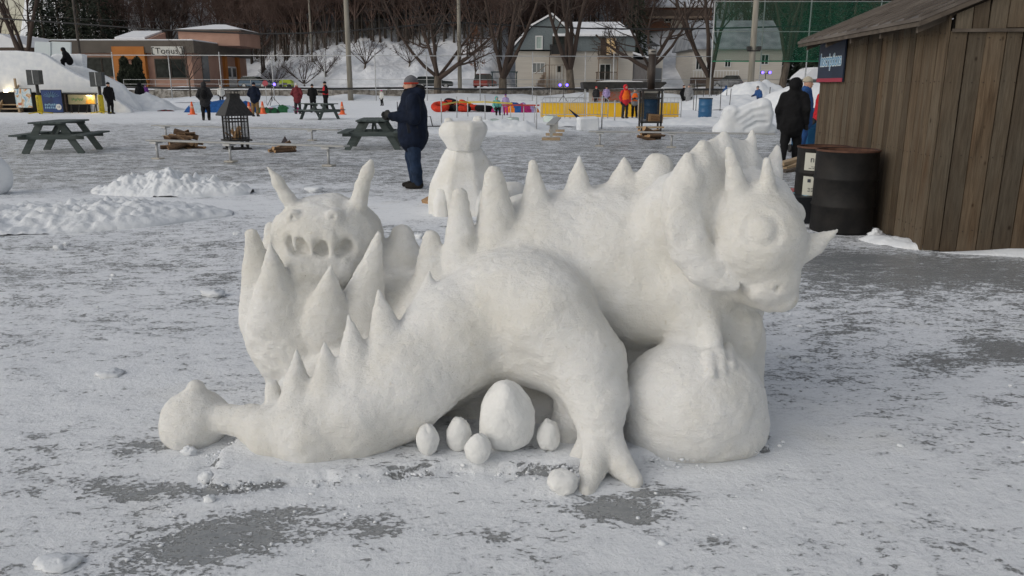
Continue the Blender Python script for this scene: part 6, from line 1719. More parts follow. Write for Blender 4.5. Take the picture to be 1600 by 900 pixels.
# ---- lantern fireplace
M_LOGCUT = mat('split_wood', (0.30, 0.175, 0.085), 0.85, c2=(0.46, 0.30, 0.16), scale=10, stretch=(1, 7, 7))
M_MESHD = mat('fire_grille', (0.014, 0.013, 0.013), 0.6)
def lantern_fireplace(label, loc, rz, s=1.0):
    t = thing('lantern_fireplace', label, 'outdoor fireplace', loc, rz)
    w = .80
    b = MB(); b.box((0, 0, .235), (w+.22, w+.22, .04)); b.obj('base_tray', M_BLACK, t)
    for sx in (-1, 1):
        for sy in (-1, 1):
            b = MB(); b.loft([[(sx*.34-.04, sy*.34-.04, 0), (sx*.34+.04, sy*.34-.04, 0), (sx*.34+.04, sy*.34+.04, 0), (sx*.34-.04, sy*.34+.04, 0)], [(sx*.34-.07, sy*.34-.07, .215), (sx*.34+.07, sy*.34-.07, .215), (sx*.34+.07, sy*.34+.07, .215), (sx*.34-.07, sy*.34+.07, .215)]]); b.obj('leg', M_BLACK, t)
    b = MB(); b.box((0, 0, .02), (.95, .95, .03)); b.obj('floor_plate', M_BLACK, t)
    for sx in (-1, 1):
        for sy in (-1, 1):
            b = MB(); b.box((sx*w/2, sy*w/2, .56), (.055, .055, .62)); b.obj('corner_post', M_BLACK, t)
    for k in range(4):
        b = MB(); Rm = rotm(0, 0, k*PI/2)
        def bar(a, c, r): b.beam(Rm @ np.array(a), Rm @ np.array(c), r, r)
        for x in (-.24, -.12, 0, .12, .24): bar((x, -w/2, .26), (x, -w/2, .86), .016 if x else .03)
        for z in (.29, .70, .78): bar((-w/2, -w/2, z), (w/2, -w/2, z), .02)
        b.obj('grille', M_MESHD, t)
    r0, r1 = .62, .24
    b = MB(); sq = lambda r, z: [(-r, -r, z), (r, -r, z), (r, r, z), (-r, r, z)]
    b.loft([sq(.60, .855), sq(.62, .87), sq(.42, 1.08), sq(.24, 1.27), sq(.22, 1.29), sq(.22, 1.40), sq(.235, 1.41)]); rf = b.obj('roof', M_BLACK, t)
    b = MB(); b.box((0, 0, 1.475), (.50, .50, .025))
    for sx in (-1, 0, 1):
        for sy in (-1, 1): b.box((sx*.15, sy*.16, 1.435), (.02, .02, .06))
    b.obj('chimney_cap', M_BLACK, rf)
    b = MB()
    rg = np.random.default_rng(3)
    for k in range(14):
        a = rg.random()*6.28; e = .2+.7*rg.random(); c = np.array([rg.normal(0, .1), rg.normal(0, .1), .30+.12*rg.random()]); d = np.array([math.cos(a)*math.cos(e), math.sin(a)*math.cos(e), math.sin(e)])*.24
        b.beam(c-d*.7, c+d, .05, .035)
    kd = tag(b.obj('kindling', M_LOGCUT, None), 'split kindling heaped inside the lantern fireplace', 'firewood'); kd.location = tuple(map(float, loc)); kd.scale = (.62, .62, 1.0)
    return t
lantern_fireplace('black steel lantern fireplace with pyramid roof standing on the ice', G(371, 233), R(38)).scale = (.60, .60, 1.0)

M_LOGBARK = mat('log_bark', (0.075, 0.045, 0.028), 0.95, c2=(0.16, 0.10, 0.06), scale=9, stretch=(1, 6, 6), bump=.01)
def log(label, loc, L, r, rz, tilt, group, seed):
    rg = np.random.default_rng(seed)
    n = 12; a = np.arange(n)/n*2*PI
    rr = r*(1+rg.normal(0, .05, n))
    half = rg.random() < .65
    y = rr*np.cos(a); z = rr*np.sin(a)
    if half: z = np.where(z > r*.1, r*.1, z)
    ry = rotm(0, tilt, rz)
    V0 = np.column_stack([np.full(n, -L/2), y, z]); V1 = np.column_stack([np.full(n, L/2), y*.95, z*.95])
    b = MB()
    F = [(i, (i+1) % n, n+(i+1) % n, n+i) for i in range(n)]
    M_ = [0 if not (half and z[i] >= r*.1-1e-6 and z[(i+1) % n] >= r*.1-1e-6) else 1 for i in range(n)]
    V = np.concatenate([V0, V1]) @ ry.T
    b.V = [tuple(v) for v in V]; b.F = [list(f) for f in F]+[list(range(n))[::-1], list(range(n, 2*n))]; b.M = M_+[1, 1]; b.S = [False]*(n+2)
    o = b.obj('log', [M_LOGBARK, M_LOGCUT]); o.location = tuple(map(float, loc))
    return tag(o, label, 'log', group)
def pile(label, group, c, n, sx, sz, seed, ang=0.2, L=.55, r=.07):
    rg = np.random.default_rng(seed)
    for k in range(n):
        f_ = (k+.5)/n
        z = r*.8+sz*f_**1.3
        x = rg.uniform(-1, 1)*sx*(1-.65*f_)
        log(label, (c[0]+x, c[1]+rg.normal(0, .16), z), L*(.8+.4*rg.random()), r*(.8+.5*rg.random()), ang+rg.normal(0, .45), rg.normal(0, .15+.15*f_), group, seed*100+k)
pile('split log in the heap between the two long benches left of the lantern fireplace', 'logs heaped left of the lantern fireplace', G(287, 232), 20, .40, .36, 4)
pile('split log lying low on the ice right of the lantern fireplace', 'logs right of the lantern fireplace', G(440, 237), 9, .26, .07, 5)
pile('split log stacked under the plank before the black chimney stove', 'logs before the chimney stove', G(1018, 218), 12, .22, .20, 6, L=.5)
b = MB(); b.loft([[(-.14, 0, 0), (.12, -.05, 0), (.08, .1, 0)], [(-.02, .0, .2), (.01, -.01, .2), (0, .02, .22)]]); o_ = b.obj('dark_shovel_tip', mat('dark_plum', (0.02, 0.012, 0.02), .6)); o_.location = tuple(map(float, G(446, 225))); tag(o_, 'small dark pointed scrap sticking up behind the low logs', 'scrap')
b = MB(); b.beam((0, 0, .03), (.24, .25, .14), .14, .05); b.beam((.05, .05, .03), (.35, .1, .03), .12, .04); o_ = b.obj('split_wood', M_LOGCUT); o_.location = tuple(map(float, G(664, 319))); tag(o_, 'single split piece of firewood beside the seated snow animal', 'firewood')
b = MB(); b.box((0, 0, .16), (.52, .38, .30), ch=.004, rot=rotm(0, R(4), R(6))); cb = b.obj('cardboard_box', mat('cardboard', (0.27, 0.165, 0.085), .85, c2=(0.33, 0.21, 0.115), scale=4)); cb.location = tuple(map(float, G(1022, 204)+np.array([0, 0, .28]))); tag(cb, 'brown cardboard box with a printed panel set on the plank before the stove', 'box')
b = MB(); b.box((0, -.20, .17), (.34, .012, .16), rot=rotm(0, R(4), R(6))); b.obj('printed_panel', mat('cardboard_print', (0.16, 0.085, 0.04), .85, c2=(0.24, 0.14, 0.07), scale=20), cb)

# ---- black chimney stove tower
t = thing('chimney_stove', 'tall black glass sided outdoor stove with a chimney pipe', 'outdoor stove', G(1015, 205))
w, h = .74, 1.42
for sx in (-1, 1):
    for sy in (-1, 1):
        b = MB(); b.box((sx*(w/2-.03), sy*.30, h/2), (.06, .06, h)); b.obj('corner_post', M_BLACK, t)
b = MB(); b.box((0, 0, h+.02), (w+.04, .70, .06)); b.box((0, 0, h-.26), (w-.06, .62, .05)); b.obj('top_frame', M_BLACK, t)
b = MB(); b.box((0, 0, .32), (w, .66, .05)); b.obj('fire_shelf', M_BLACK, t)
b = MB(); b.box((0, .31, h/2+.12), (w-.1, .012, h-.4)); b.obj('glass_panel', mat('smoked_glass', (0.02, 0.022, 0.024), .1, alpha=.55), t)
b = MB(); b.tube([(0, .05, h+.04), (0, .05, h+1.25)], .13, 14); pp = b.obj('chimney_pipe', mat('sooty_pipe', (0.022, 0.016, 0.013), .6, c2=(0.05, 0.034, 0.026), scale=4), t)
b = MB(); b.tube([(0, .05, h+1.25), (0, .05, h+1.42)], .15, 14); cl = b.obj('pipe_collar', mat('pale_collar', (0.30, 0.28, 0.26), .6), pp)
b = MB(); b.lathe([(.0, h+1.66), (.2, h+1.58), (.26, h+1.55), (.26, h+1.53), (0, h+1.53)], 14, (0, .05, 0))
for a in range(3): b.box((.14*math.cos(a*2.1), .05+.14*math.sin(a*2.1), h+1.48), (.02, .02, .14))
b.obj('pipe_cap', M_BLACK, cl)
b = MB(); b.box((0, -.112, h+1.34), (.16, .012, .05)); b.obj('name_plate', M_BLACK, cl)

# ---- blue drums
def drum_mesh(r, h, b, ribs=(0.33, 0.66), open_top=False, mi=0):
    pr = [(0.0, 0.0), (r*.97, 0), (r, .012), (r, .03)]
    for f_ in ribs: z = h*f_; pr += [(r, z-.022), (r*1.03, z-.008), (r*1.03, z+.008), (r, z+.022)]
    pr += [(r, h-.03), (r*1.02, h-.02), (r*1.02, h), (r*.95, h)]
    pr += [(r*.94, h*.35), (0, h*.35)] if open_top else [(r*.93, h-.02), (0, h-.02)]
    b.lathe(pr, 36, mi=mi); return b
M_BLUEPL = mat('blue_plastic', (0.012, 0.085, 0.20), .45, c2=(0.02, 0.11, 0.24), scale=3)
def blue_drum(label, loc, r=.30, h=.88):
    t = thing('plastic_drum', label, 'barrel', loc)
    drum_mesh(r, h, MB()).obj('shell', M_BLUEPL, t)
    b = MB(); b.lathe([(r*1.04, h-.04), (r*1.06, h-.03), (r*1.06, h+.015), (r*1.0, h+.02), (0, h+.02), (0, h+.0)], 30); b.obj('lid', mat('dark_lid', (0.015, 0.03, 0.05), .5), t); return t
d1 = blue_drum('blue plastic drum standing alone on the snow right of the yellow boards', G(1101, 185), .33, .98)
place(copy_tree(d1), G(1016, 186), 0, 'blue plastic drum seen through the frame of the chimney stove')
t = thing('wheeled_bin', 'blue wheeled bin behind the people at the shed corner', 'bin', G(1254, 239))
b = MB(); rc = lambda w, d, z: [(-w, -d, z), (w, -d, z), (w, d, z), (-w, d, z)]
b.loft([rc(.20, .24, .08), rc(.26, .30, .98)]); b.obj('bin_body', M_BLUEPL, t)
b = MB(); b.loft([rc(.29, .33, .98), rc(.29, .33, 1.02), rc(.24, .27, 1.08)]); b.obj('lid', M_BLUEPL, t)
for sx in (-1, 1):
    b = MB(); b.tube([(sx*.22, .22, .1), (sx*.27, .22, .1)], .1, 14); b.obj('wheel', M_RUBBER, t)
t = thing('blue_basin', 'blue bin edge at the shed corner behind a yellow cup', 'bin', G(1268, 240))
MB().loft([rc(.18, .2, 0), rc(.22, .24, .62)]).obj('bin_body', M_BLUEPL, t)
MB().lathe([(0, .62), (.06, .62), (.075, .80), (.065, .80), (.05, .64)], 14).obj('yellow_cup', mat('yellow_plastic', (.55, .42, .03), .5), None)
cu = bpy.data.objects['yellow_cup']; cu.location = tuple(map(float, G(1268, 240))); tag(cu, 'small yellow cup standing on the blue bin at the shed corner', 'cup')

# ---- black steel drums by the shed
M_DRUM = mat('black_drum', (0.006, 0.006, 0.0065), .60, spec=.28, c2=(0.018, 0.016, 0.015), scale=5, detail=8, bump=.003, bscale=30)
M_RUST = mat('rusty_rim', (0.055, 0.022, 0.014), .85, c2=(0.11, 0.05, 0.03), scale=12)
def steel_drum(label, loc, r, h, rz=0, labels=False):
    t = thing('steel_drum', label, 'drum', loc, rz, 'black steel drums by the shed')
    drum_mesh(r, h, MB(), open_top=True).obj('shell', M_DRUM, t)
    b = MB(); b.lathe([(r*1.021, h-.016), (r*1.03, h), (r*.98, h+.006), (r*.94, h-.01), (r*.938, h*.5), (r*.936, h*.36)], 36); b.obj('rim', M_RUST, t)
    if labels:
        for (z0_, z1_, nm) in ((h*.70, h*.93, 'np'), (h*.37, h*.62, None)):
            b = MB(); aa = np.linspace(-2.86, -2.22, 6)
            V = [((r*1.036)*math.cos(a), (r*1.036)*math.sin(a), z) for z in (z0_, z1_) for a in aa]
            V += [((r*1.03)*math.cos(a), (r*1.03)*math.sin(a), z) for z in (z0_, z1_) for a in aa]
            n = 6; F = [(i, i+1, n+i+1, n+i) for i in range(5)]+[(2*n+i, 3*n+i, 3*n+i+1, 2*n+i+1) for i in range(5)]
            b.add(V, F); lb = b.obj('paper_label', mat('label_paper', (.52, .52, .46), .8), t, fix=False)
            am = -2.46; rr = r*1.042
            if nm: text_mesh('print', nm, .105, mat('label_ink', (.03, .035, .05), .8), lb, (rr*math.cos(am), rr*math.sin(am), z0_+.13), (PI/2, 0, am+PI/2), .0008)
            b = MB()
            for k, (dz, wd_) in enumerate(((.025, .12), (.045, .06)) if nm else ((.05, .10), (.068, .08), (.085, .10))):
                for j in range(3):
                    a = am+(j-1)*wd_/3/rr*1.2; b.box((rr*math.cos(a), rr*math.sin(a), z0_+dz), (wd_/3*.9, .002, .007), rot=rotm(0, 0, a+PI/2))
            if not nm: b.box((rr*math.cos(am-.14), rr*math.sin(am-.14), z1_-.05), (.04, .002, .04), rot=rotm(0, 0, am-.14+PI/2))
            b.obj('print_line', MATS['label_ink'], lb)
    return t
steel_drum('big rusty rimmed black steel drum against the shed wall', G(1331, 368)+np.array([0, .33, 0]), .335, .92)
steel_drum('black steel drum with two white paper labels behind the big drum', G(1293, 350)+np.array([0, .31, 0]), .31, .90, R(12), labels=True)

# ---- low table with papers, pallet wood behind the drums
t = thing('folding_table', 'low dark table with papers on it behind the dinosaur head', 'table', np.array([*G(1252, 302, .32)[:2], 0]))
b = MB(); b.box((0, 0, .30), (.75, .8, .05), ch=.01); b.obj('table_top', mat('dark_table', (0.015, 0.017, 0.022), .5), t)
for sx in (-1, 1):
    for sy in (-1, 1):
        b = MB(); b.box((sx*.32, sy*.34, .14), (.04, .04, .28)); b.obj('leg', M_BLACK, t)
b = MB(); b.box((-.02, -.40, .15), (.72, .02, .29)); b.obj('side_panel', MATS['dark_table'], t)
tp = np.array([*G(1252, 302, .32)[:2], .329])
for nm, c, dx, dy, rz_a, lab, w_ in (('paper_sheet', (.45, .13, .13), -.02, .24, .3, 'pink printed sheet on the low dark table', .34), ('paper_sheet', (.20, .36, .48), .10, -.12, .2, 'pale blue sheet on the low dark table', .36), ('paper_sheet', (.03, .025, .05), .18, .10, -.4, 'dark purple folder between the pink and blue sheets', .22)):
    b = MB(); b.box((0, 0, 0), (w_, .30, .006), rot=rotm(0, 0, rz_a)); o_ = b.obj(nm, mat('sheet_'+lab.split()[0]+lab.split()[1], c, .7, c2=tuple(min(1, a*1.25) for a in c), scale=14)); o_.location = (float(tp[0]+dx), float(tp[1]+dy), float(tp[2]+(.008 if 'purple' in lab else 0))); tag(o_, lab, 'paper')
for k, (dx, dz, rz_a, rx) in enumerate(((0, .08, .5, .18), (.10, .16, .35, .22), (-.02, .20, .62, .12))):
    b = MB(); b.box((0, 0, 0), (.85, .16, .06), rot=rotm(0, -rx, rz_a)); o_ = b.obj('pallet_board', M_RAWWOOD if k else MATS['old_eave_wood']); o_.location = tuple(map(float, G(1247, 268)+np.array([dx, .1*k, dz]))); tag(o_, ('dark', 'middle', 'topmost orange brown')[k]+' board in the small heap of planks by the shed corner', 'board')

# ---- traffic cones
def cone(label, loc):
    t = thing('traffic_cone', label, 'traffic cone', loc, 0, 'orange traffic cones on the ice')
    mo = mat('cone_orange', (.72, .10, .015), .5, c2=(.80, .13, .02), scale=3)
    b = MB(); b.box((0, 0, .02), (.40, .40, .04), ch=.012); b.obj('base', mo, t)
    b = MB(); b.lathe([(.15, .04), (.145, .06), (.04, .70), (.025, .71), (0, .71)], 20); b.obj('cone_body', mo, t)
    b = MB(); b.lathe([(.106, .34), (.108, .34), (.082, .48), (.080, .48)], 20); b.obj('pale_band', mat('cone_band', (.70, .35, .22), .5), t)
    return t
k = cone('orange traffic cone left of the person with the backpack', G(301, 179))
place(copy_tree(k), G(390, 180), 0, 'orange traffic cone just left of the tan trousers')
place(copy_tree(k), G(411, 178), 0, 'orange traffic cone just right of the tan trousers')
place(copy_tree(k), G(535, 179), 0, 'orange traffic cone at the right end of the far picnic table')

# ---- crumpled tarps, inflatables and sleds on the snow
def crumple(name, label, cat, px, py, w, h, dpt, cols, seed, group=None):
    c = G(px, py); nx, ny = 48, 20
    u, v = np.meshgrid(np.linspace(-1, 1, nx), np.linspace(-1, 1, ny), indexing='ij')
    s = np.clip(1-(np.abs(u)**2.4+np.abs(v)**2.4), 0, None)**.45
    Z = h*s*(.45+.9*fbm(u*3+seed, v*3, 0*u+seed, 4))-.02*(s <= 0)
    V = np.column_stack([(u*w/2).ravel(), (v*dpt/2).ravel(), Z.ravel()])
    I = np.arange(nx*ny).reshape(nx, ny)
    F = np.column_stack([I[:-1, :-1].ravel(), I[1:, :-1].ravel(), I[1:, 1:].ravel(), I[:-1, 1:].ravel()])
    cell = np.floor(u[:-1, :-1]*3.2+v[:-1, :-1]*.8+1.6*fbm(u[:-1, :-1]*2+seed, v[:-1, :-1]*2, 0*u[:-1, :-1], 2)+40).astype(int).ravel() % len(cols)
    o = mk_obj(name, V, F, cols, smooth=True, midx=cell); o.location = (float(c[0]), float(c[1]+dpt/2), 0)
    return tag(o, label, cat, group)
F_BLUE = cloth('tarp_blue', (.015, .07, .22)); F_LBLUE = cloth('tarp_light', (.36, .44, .50), 1.2); F_GRN = cloth('tarp_green', (.02, .09, .04)); F_RED = cloth('tube_red', (.42, .035, .018)); F_MAG = cloth('tarp_magenta', (.25, .02, .10)); F_ORG = cloth('tube_orange', (.55, .16, .02))
crumple('crumpled_tarp', 'crumpled blue and white tarp behind the person with the backpack', 'tarp', 340, 176, 4.6, .75, 2.0, [F_BLUE, F_BLUE, F_LBLUE], 3)
crumple('crumpled_tarp', 'crumpled multicoloured tarp right of the tan trousers', 'tarp', 437, 176, 2.6, .42, 1.2, [F_GRN, F_LBLUE, F_MAG, F_LBLUE], 5)
crumple('crumpled_tarp', 'small green heap behind the lantern fireplace', 'tarp', 415, 177, 1.4, .35, .8, [F_GRN, cloth('darkgreen', (.012, .03, .02))], 6)
crumple('deflated_inflatable', 'deflated blue and pink inflatable behind the two seated children', 'inflatable', 805, 176, 3.0, .55, 1.2, [F_BLUE, F_MAG, C_LILAC, F_ORG], 8)
crumple('flat_sled', 'flat dark red and green mat lying on the ice by the snow slide', 'mat', 257, 174, 1.1, .10, .4, [cloth('olive', (.05, .05, .04)), C_DKRED], 9)
TG = 'red and black snow tubes piled behind the tape fence'
def tube_ring(label, loc, R0, r0, tilt, rz, m1, m2, group=TG):
    t = thing('snow_tube', label, 'snow tube', loc, rz, group)
    n, k = 30, 12; V = []; F = []; M_ = []
    Rm = rotm(tilt, 0, 0)
    for i in range(n):
        for j in range(k):
            a, c = i/n*2*PI, j/k*2*PI
            V.append(Rm @ np.array([(R0+r0*math.cos(c))*math.cos(a), (R0+r0*math.cos(c))*math.sin(a), r0*math.sin(c)]))
            F.append((i*k+j, ((i+1) % n)*k+j, ((i+1) % n)*k+(j+1) % k, i*k+(j+1) % k)); M_.append(1 if (i//5) % 2 else 0)
    V = np.array(V); V[:, 2] -= V[:, 2].min()
    mk_obj('tube', V, np.array(F), [m1, m2], t, smooth=True, midx=M_)
    b = MB(); b.lathe([(0, -.03), (R0*.8, -.03), (R0*.8, .0), (0, .0)], 20); b.V = [tuple(Rm @ np.array(v)+np.array([0, 0, (R0+r0)*math.sin(abs(tilt))*.9+.1])) for v in b.V]; b.obj('floor_disc', C_BLACK, t)
    return t
for i, (x, y, R0, tl, m1, m2, lab) in enumerate(((688, 175, .50, 1.0, F_RED, F_RED, 'bright red snow tube at the left end of the tube pile'), (704, 174, .52, 1.15, C_BLACK, F_RED, 'black and red snow tube second from the left in the pile'),
        (707, 170, .55, 1.2, C_NAVY, C_NAVY, 'dark navy snow tube standing behind the others in the pile'), (722, 175, .50, .35, C_BLACK, F_RED, 'black snow tube lying flat in the middle of the pile'), (729, 171, .50, 1.1, F_RED, F_ORG, 'red and orange snow tube standing in the right half of the pile'),
        (742, 174, .50, .25, F_RED, C_BLACK, 'red and black snow tube lying flat right of the standing ones'), (756, 175, .5, .2, C_BLACK, C_BLACK, 'flat black snow tube at the right end of the pile'))):
    tube_ring(lab, G(x, y), R0*.78, .19, tl*.36, i*.4, m1, m2)

# ---- tape fence, stakes and metal barriers
M_TAPE = mat('yellow_tape', (.55, .42, .03), .5)
for i, (x, y, h_) in enumerate(((690, 192, 1.05), (714, 184, 1.05), (731, 182, 1.0), (758, 186, 1.15), (838, 205, 1.25), (860, 160, 1.3))):
    b = MB(); b.tube([(0, 0, -.05), (0, 0, h_)], .028, 6); o_ = b.obj('fence_stake', M_GALV); o_.location = tuple(map(float, G(x, y)))
    tag(o_, ('thin pale stake nearest the man in the navy coat', 'thin stake in front of the red tubes', 'second thin stake in front of the red tubes, beside the first', 'taller thin stake left of the seated children', 'tall grey stake at the near end of the red barrier tape', 'thin far stake near the stone wall')[i], 'stake', 'stakes of the tape fence')
b = MB()
pts = [G(x, y)+np.array([0, 0, z]) for x, y, z in ((690, 192, .78), (714, 184, .78), (731, 182, .74), (758, 186, .82), (800, 186, .75))]
for a, c in zip(pts[:-1], pts[1:]): b.beam(a, c, .012, .07)
tag(b.obj('barrier_tape', M_TAPE), 'yellow tape strung between the thin stakes before the red tubes', 'tape')
t = thing('tape_trestle', 'low trestle with red top rail right of the seated children', 'trestle', G(822, 195))
b = MB(); b.beam((-1.0, .3, .80), (.55, 0, .80), .12, .06); b.obj('top_rail', cloth('rail_red', (.30, .05, .04)), t)
for x in (-1.0, -.65, -.1, .35):
    b = MB(); b.tube([(x, .1, 0), (x, .1, .78)], .018, 5); b.obj('leg', M_GALV, t)
def barrier(label, x, y, w_, h_=1.0):
    t = thing('metal_barrier', label, 'barrier', G(x, y), 0, 'metal crowd barriers')
    b = MB(); b.tube([(-w_/2, 0, .0), (-w_/2, 0, h_-.1), (-w_/2+.1, 0, h_), (w_/2-.1, 0, h_), (w_/2, 0, h_-.1), (w_/2, 0, .0)], .022, 6); b.obj('frame', M_GALV, t)
    b = MB()
    for k in range(1, 12): b.tube([(-w_/2+w_*k/12, 0, .18), (-w_/2+w_*k/12, 0, h_)], .009, 4)
    b.tube([(-w_/2, 0, .18), (w_/2, 0, .18)], .018, 5); b.obj('bars', M_GALV, t)
    for sx in (-1, 1):
        b = MB(); b.beam((sx*w_*.38, -.3, .03), (sx*w_*.38, .3, .03), .05, .03); b.obj('foot', M_GALV, t)
    return t
q = mpp(G(900, 184)[1], .5)
k = barrier('metal crowd barrier before the left end of the yellow boards', 880, 184.5, 66*q)
place(copy_tree(k), G(916, 185), 0, 'metal crowd barrier in the middle of the yellow boards')
place(copy_tree(k), G(1030, 185), 0, 'metal crowd barrier before the right end of the yellow boards, behind the stove')
for i, (x, y) in enumerate(((940, 203), (960, 194))):
    b = MB(); b.tube([(0, 0, 0), (0, 0, 1.25 if i == 0 else 1.0)], .03, 6); b.box((0, 0, .02), (.3, .3, .03)); o_ = b.obj('steel_post', M_GALV); o_.location = tuple(map(float, G(x, y))); tag(o_, ('thin steel post on a plate before the plank bench and yellow boards', 'shorter steel post left of the red jacketed volunteer')[i], 'post')
M_YEL = mat('yellow_boards', (.82, .50, .015), .6, c2=(.72, .42, .015), scale=1.5)
d = G(900, 183)[1]
for i, (x0, x1, lab) in enumerate(((845, 917, 'left yellow rink board behind the metal barrier'), (918, 976, 'middle yellow rink board behind the red jacketed volunteer'), (977, 1062, 'right yellow rink board behind the chimney stove'))):
    X0, X1 = P(x0, 175, d)[0], P(x1, 175, d)[0]
    t = thing('rink_board', lab, 'rink board', ((X0+X1)/2, d+.25+.01*i, 0), 0, 'yellow rink boards')
    b = MB(); b.box((0, 0, .36), (X1-X0, .06, .72), ch=.01); b.obj('panel', M_YEL, t)
    b = MB(); b.box((0, 0, .74), (X1-X0, .10, .05)); b.obj('top_rail', M_GALV, t)
for i, (x, y, h_, ln) in enumerate(((1134, 170, 1.0, .0), (1139, 173, 1.1, .05), (1117, 167, 1.0, .1), (1125, 173, 1.2, -.02), (1098, 166, .9, 0), (1110, 166, 1.1, .03), (1177, 168, .7, .05), (1156, 165, .6, .05), (1200, 175, 1.2, .02), (1219, 170, 1.1, .2), (1083, 172, 1.4, 0), (1087, 173, 1.5, .02))):
    b = MB(); b.tube([(0, 0, -.2), (ln, 0, h_+.3)], .025, 5); o_ = b.obj('snow_stake', M_BLACK); o_.location = tuple(map(float, G(x, y))); tag(o_, 'thin dark stake stuck in the snow near the mounds at the right', 'stake', 'thin dark stakes in the snow mounds')
# wedge and ice blocks
b = MB(); b.prism([(-.45, .55), (-.38, .52), (.28, .06), (.52, .10), (.30, 0), (-.05, .12)], -.2, .2, axis=1); o_ = b.obj('sled_wedge', cloth('wedge_navy', (.010, .014, .035))); o_.location = tuple(map(float, G(903, 189))); tag(o_, 'upturned navy blue plastic sled piece in the snow before the yellow boards', 'sled')
M_ICE = mat('milky_ice', (.50, .60, .56), .25, c2=(.66, .72, .69), scale=4, spec=.5)
for i, (x, y, w_, h_, lab, m_) in enumerate(((918, 203, .75, .5, 'square cut snow block in front of the yellow boards', M_SNOW), (768, 203, .6, .42, 'milky ice block right of the seated snow animal', M_ICE), (800, 201, .5, .45, 'greenish ice block under the red trestle', M_ICE), (860, 190, .7, .3, 'low ice slab beyond the end on bench', M_ICE), (1120, 190, .5, .22, 'low ice rubble right of the blue drum', M_ICE))):
    b = MB(); b.box((0, 0, h_/2-.03), (w_, w_*.7, h_), ch=.04, rot=rotm(R(3), R(-2), R(10+20*i))); o_ = b.obj('ice_block', m_); o_.location = tuple(map(float, G(x, y))); tag(o_, lab, 'ice block')
# metal sled left of the bear
b = MB(); b.tube([(0, 0, .02), (.9, .25, .02)], .02, 5); b.tube([(0, 0, .02), (-.08, 0, .4), (-.28, -.1, .4), (-.2, -.1, .02), (.8, .1, .02)], .02, 5); o_ = b.obj('bare_sled', M_BLACK); o_.location = tuple(map(float, G(676, 198))); tag(o_, 'thin black sled frame lying behind the man in the navy coat', 'sled')

# ---- shelter with dark flat roof behind the yellow boards
d = 66.0
X0, X1 = P(910, 130, d)[0], P(1041, 130, d)[0]; xc = (X0+X1)/2; zr0, zr1 = P(970, 139, d)[2], P(970, 128, d)[2]
t = thing('rink_shelter', 'long open players shelter with a dark flat roof behind the yellow boards', 'shelter', (xc, d, 0))
b = MB(); b.prism([(-(X1-X0)/2, zr1-.05), (-(X1-X0)/2+.15, zr1), ((X1-X0)/2-.1, zr1), ((X1-X0)/2, zr1-.1), ((X1-X0)/2-.5, zr0+.05), (-(X1-X0)/2+.1, zr0)], -.3, 2.4, axis=1); rf = b.obj('roof', mat('tar_roof', (.012, .012, .012), .8, c2=(.03, .028, .026), scale=3), t)
b = MB(); b.prism([(-2.1, zr1+.002), (1.6, zr1+.002), (1.4, zr1+.06), (-1.2, zr1+.14), (-1.9, zr1+.05)], .2, 2.2, axis=1); b.obj('roof_snow', M_ROOFSNOW, rf)
b = MB(); b.box((0.2, 2.1, zr0/2), ((X1-X0)*.84, .12, zr0-.05)); b.obj('back_wall', M_BEIGE, t)
for x in (-.46, -.2, .2, .47):
    b = MB(); b.tube([(x*(X1-X0), -.1, 0), (x*(X1-X0), -.1, zr0+.05)], .05, 6); b.obj('post', M_GALV, t)
b = MB(); b.beam((-.47*(X1-X0), -.1, .3), (-.70*(X1-X0), -.1, -.02), .05, .05); b.beam((-.47*(X1-X0), -.1, zr0*.8), (-.68*(X1-X0), -.1, 0), .06, .06); b.obj('brace', M_GALV, t)
b = MB(); b.box((-.4, .4, .75), ((X1-X0)*.62, .04, .7)); b.obj('orange_net', mat('orange_mesh', (.42, .11, .05), .8, c2=(.30, .20, .17), scale=9), t)

# ---- blue LED lamps on tripods
def led_stand(label, loc, h_, two=True, c=(.10, .12, 1.0), e=5):
    t = thing('lamp_stand', label, 'lamp stand', loc, 0, 'blue lamps on tripod stands')
    b = MB(); b.tube([(0, 0, .35), (0, 0, h_)], .03, 6); b.obj('pole', M_BLACK, t)
    for k in range(3):
        a = k*2.09+.5; b = MB(); b.beam((0, 0, .75), (math.cos(a)*.6, math.sin(a)*.6, 0), .035, .035); b.obj('leg', M_BLACK, t)
    b = MB(); b.box((0, 0, h_+.03), (.9, .06, .05)); b.obj('crossbar', M_BLACK, t)
    mg = mat('blue_led', (.16, .10, 1.0), .4, emit=e)
    for sx in ((-1, 1) if two else (1,)):
        b = MB(); b.tube([(sx*.30, .12, h_+.12), (sx*.30, -.12, h_+.12)], .14, 14); hd = b.obj('lamp_head', M_BLACK, t)
        b = MB(); b.tube([(sx*.30, -.124, h_+.12), (sx*.30, -.14, h_+.12)], .115, 14); b.obj('lens', mg, hd)
    return t
led_stand('blue lamp on a black tripod left of the person in dark red', G(426, 165), 1.55, two=False)
led_stand('pair of glowing blue lamps on a tripod on the snow mound at the right', G(1217, 166)+np.array([0, 4, .9]), 1.6)
led_stand('small pair of blue lamps on a stand by the tree left of the shelter', G(880, 163), 1.5)
t = thing('round_sign', 'small round red sign on a post beside the left blue lamp', 'sign', G(417, 164))
b = MB(); b.tube([(0, 0, 0), (0, 0, 1.8)], .03, 6); b.obj('post', M_GALV, t)
b = MB(); b.tube([(0, .0, 1.75), (0, -.04, 1.75)], .24, 18); b.obj('disc', mat('pale_red', (.40, .07, .09), .6), t)

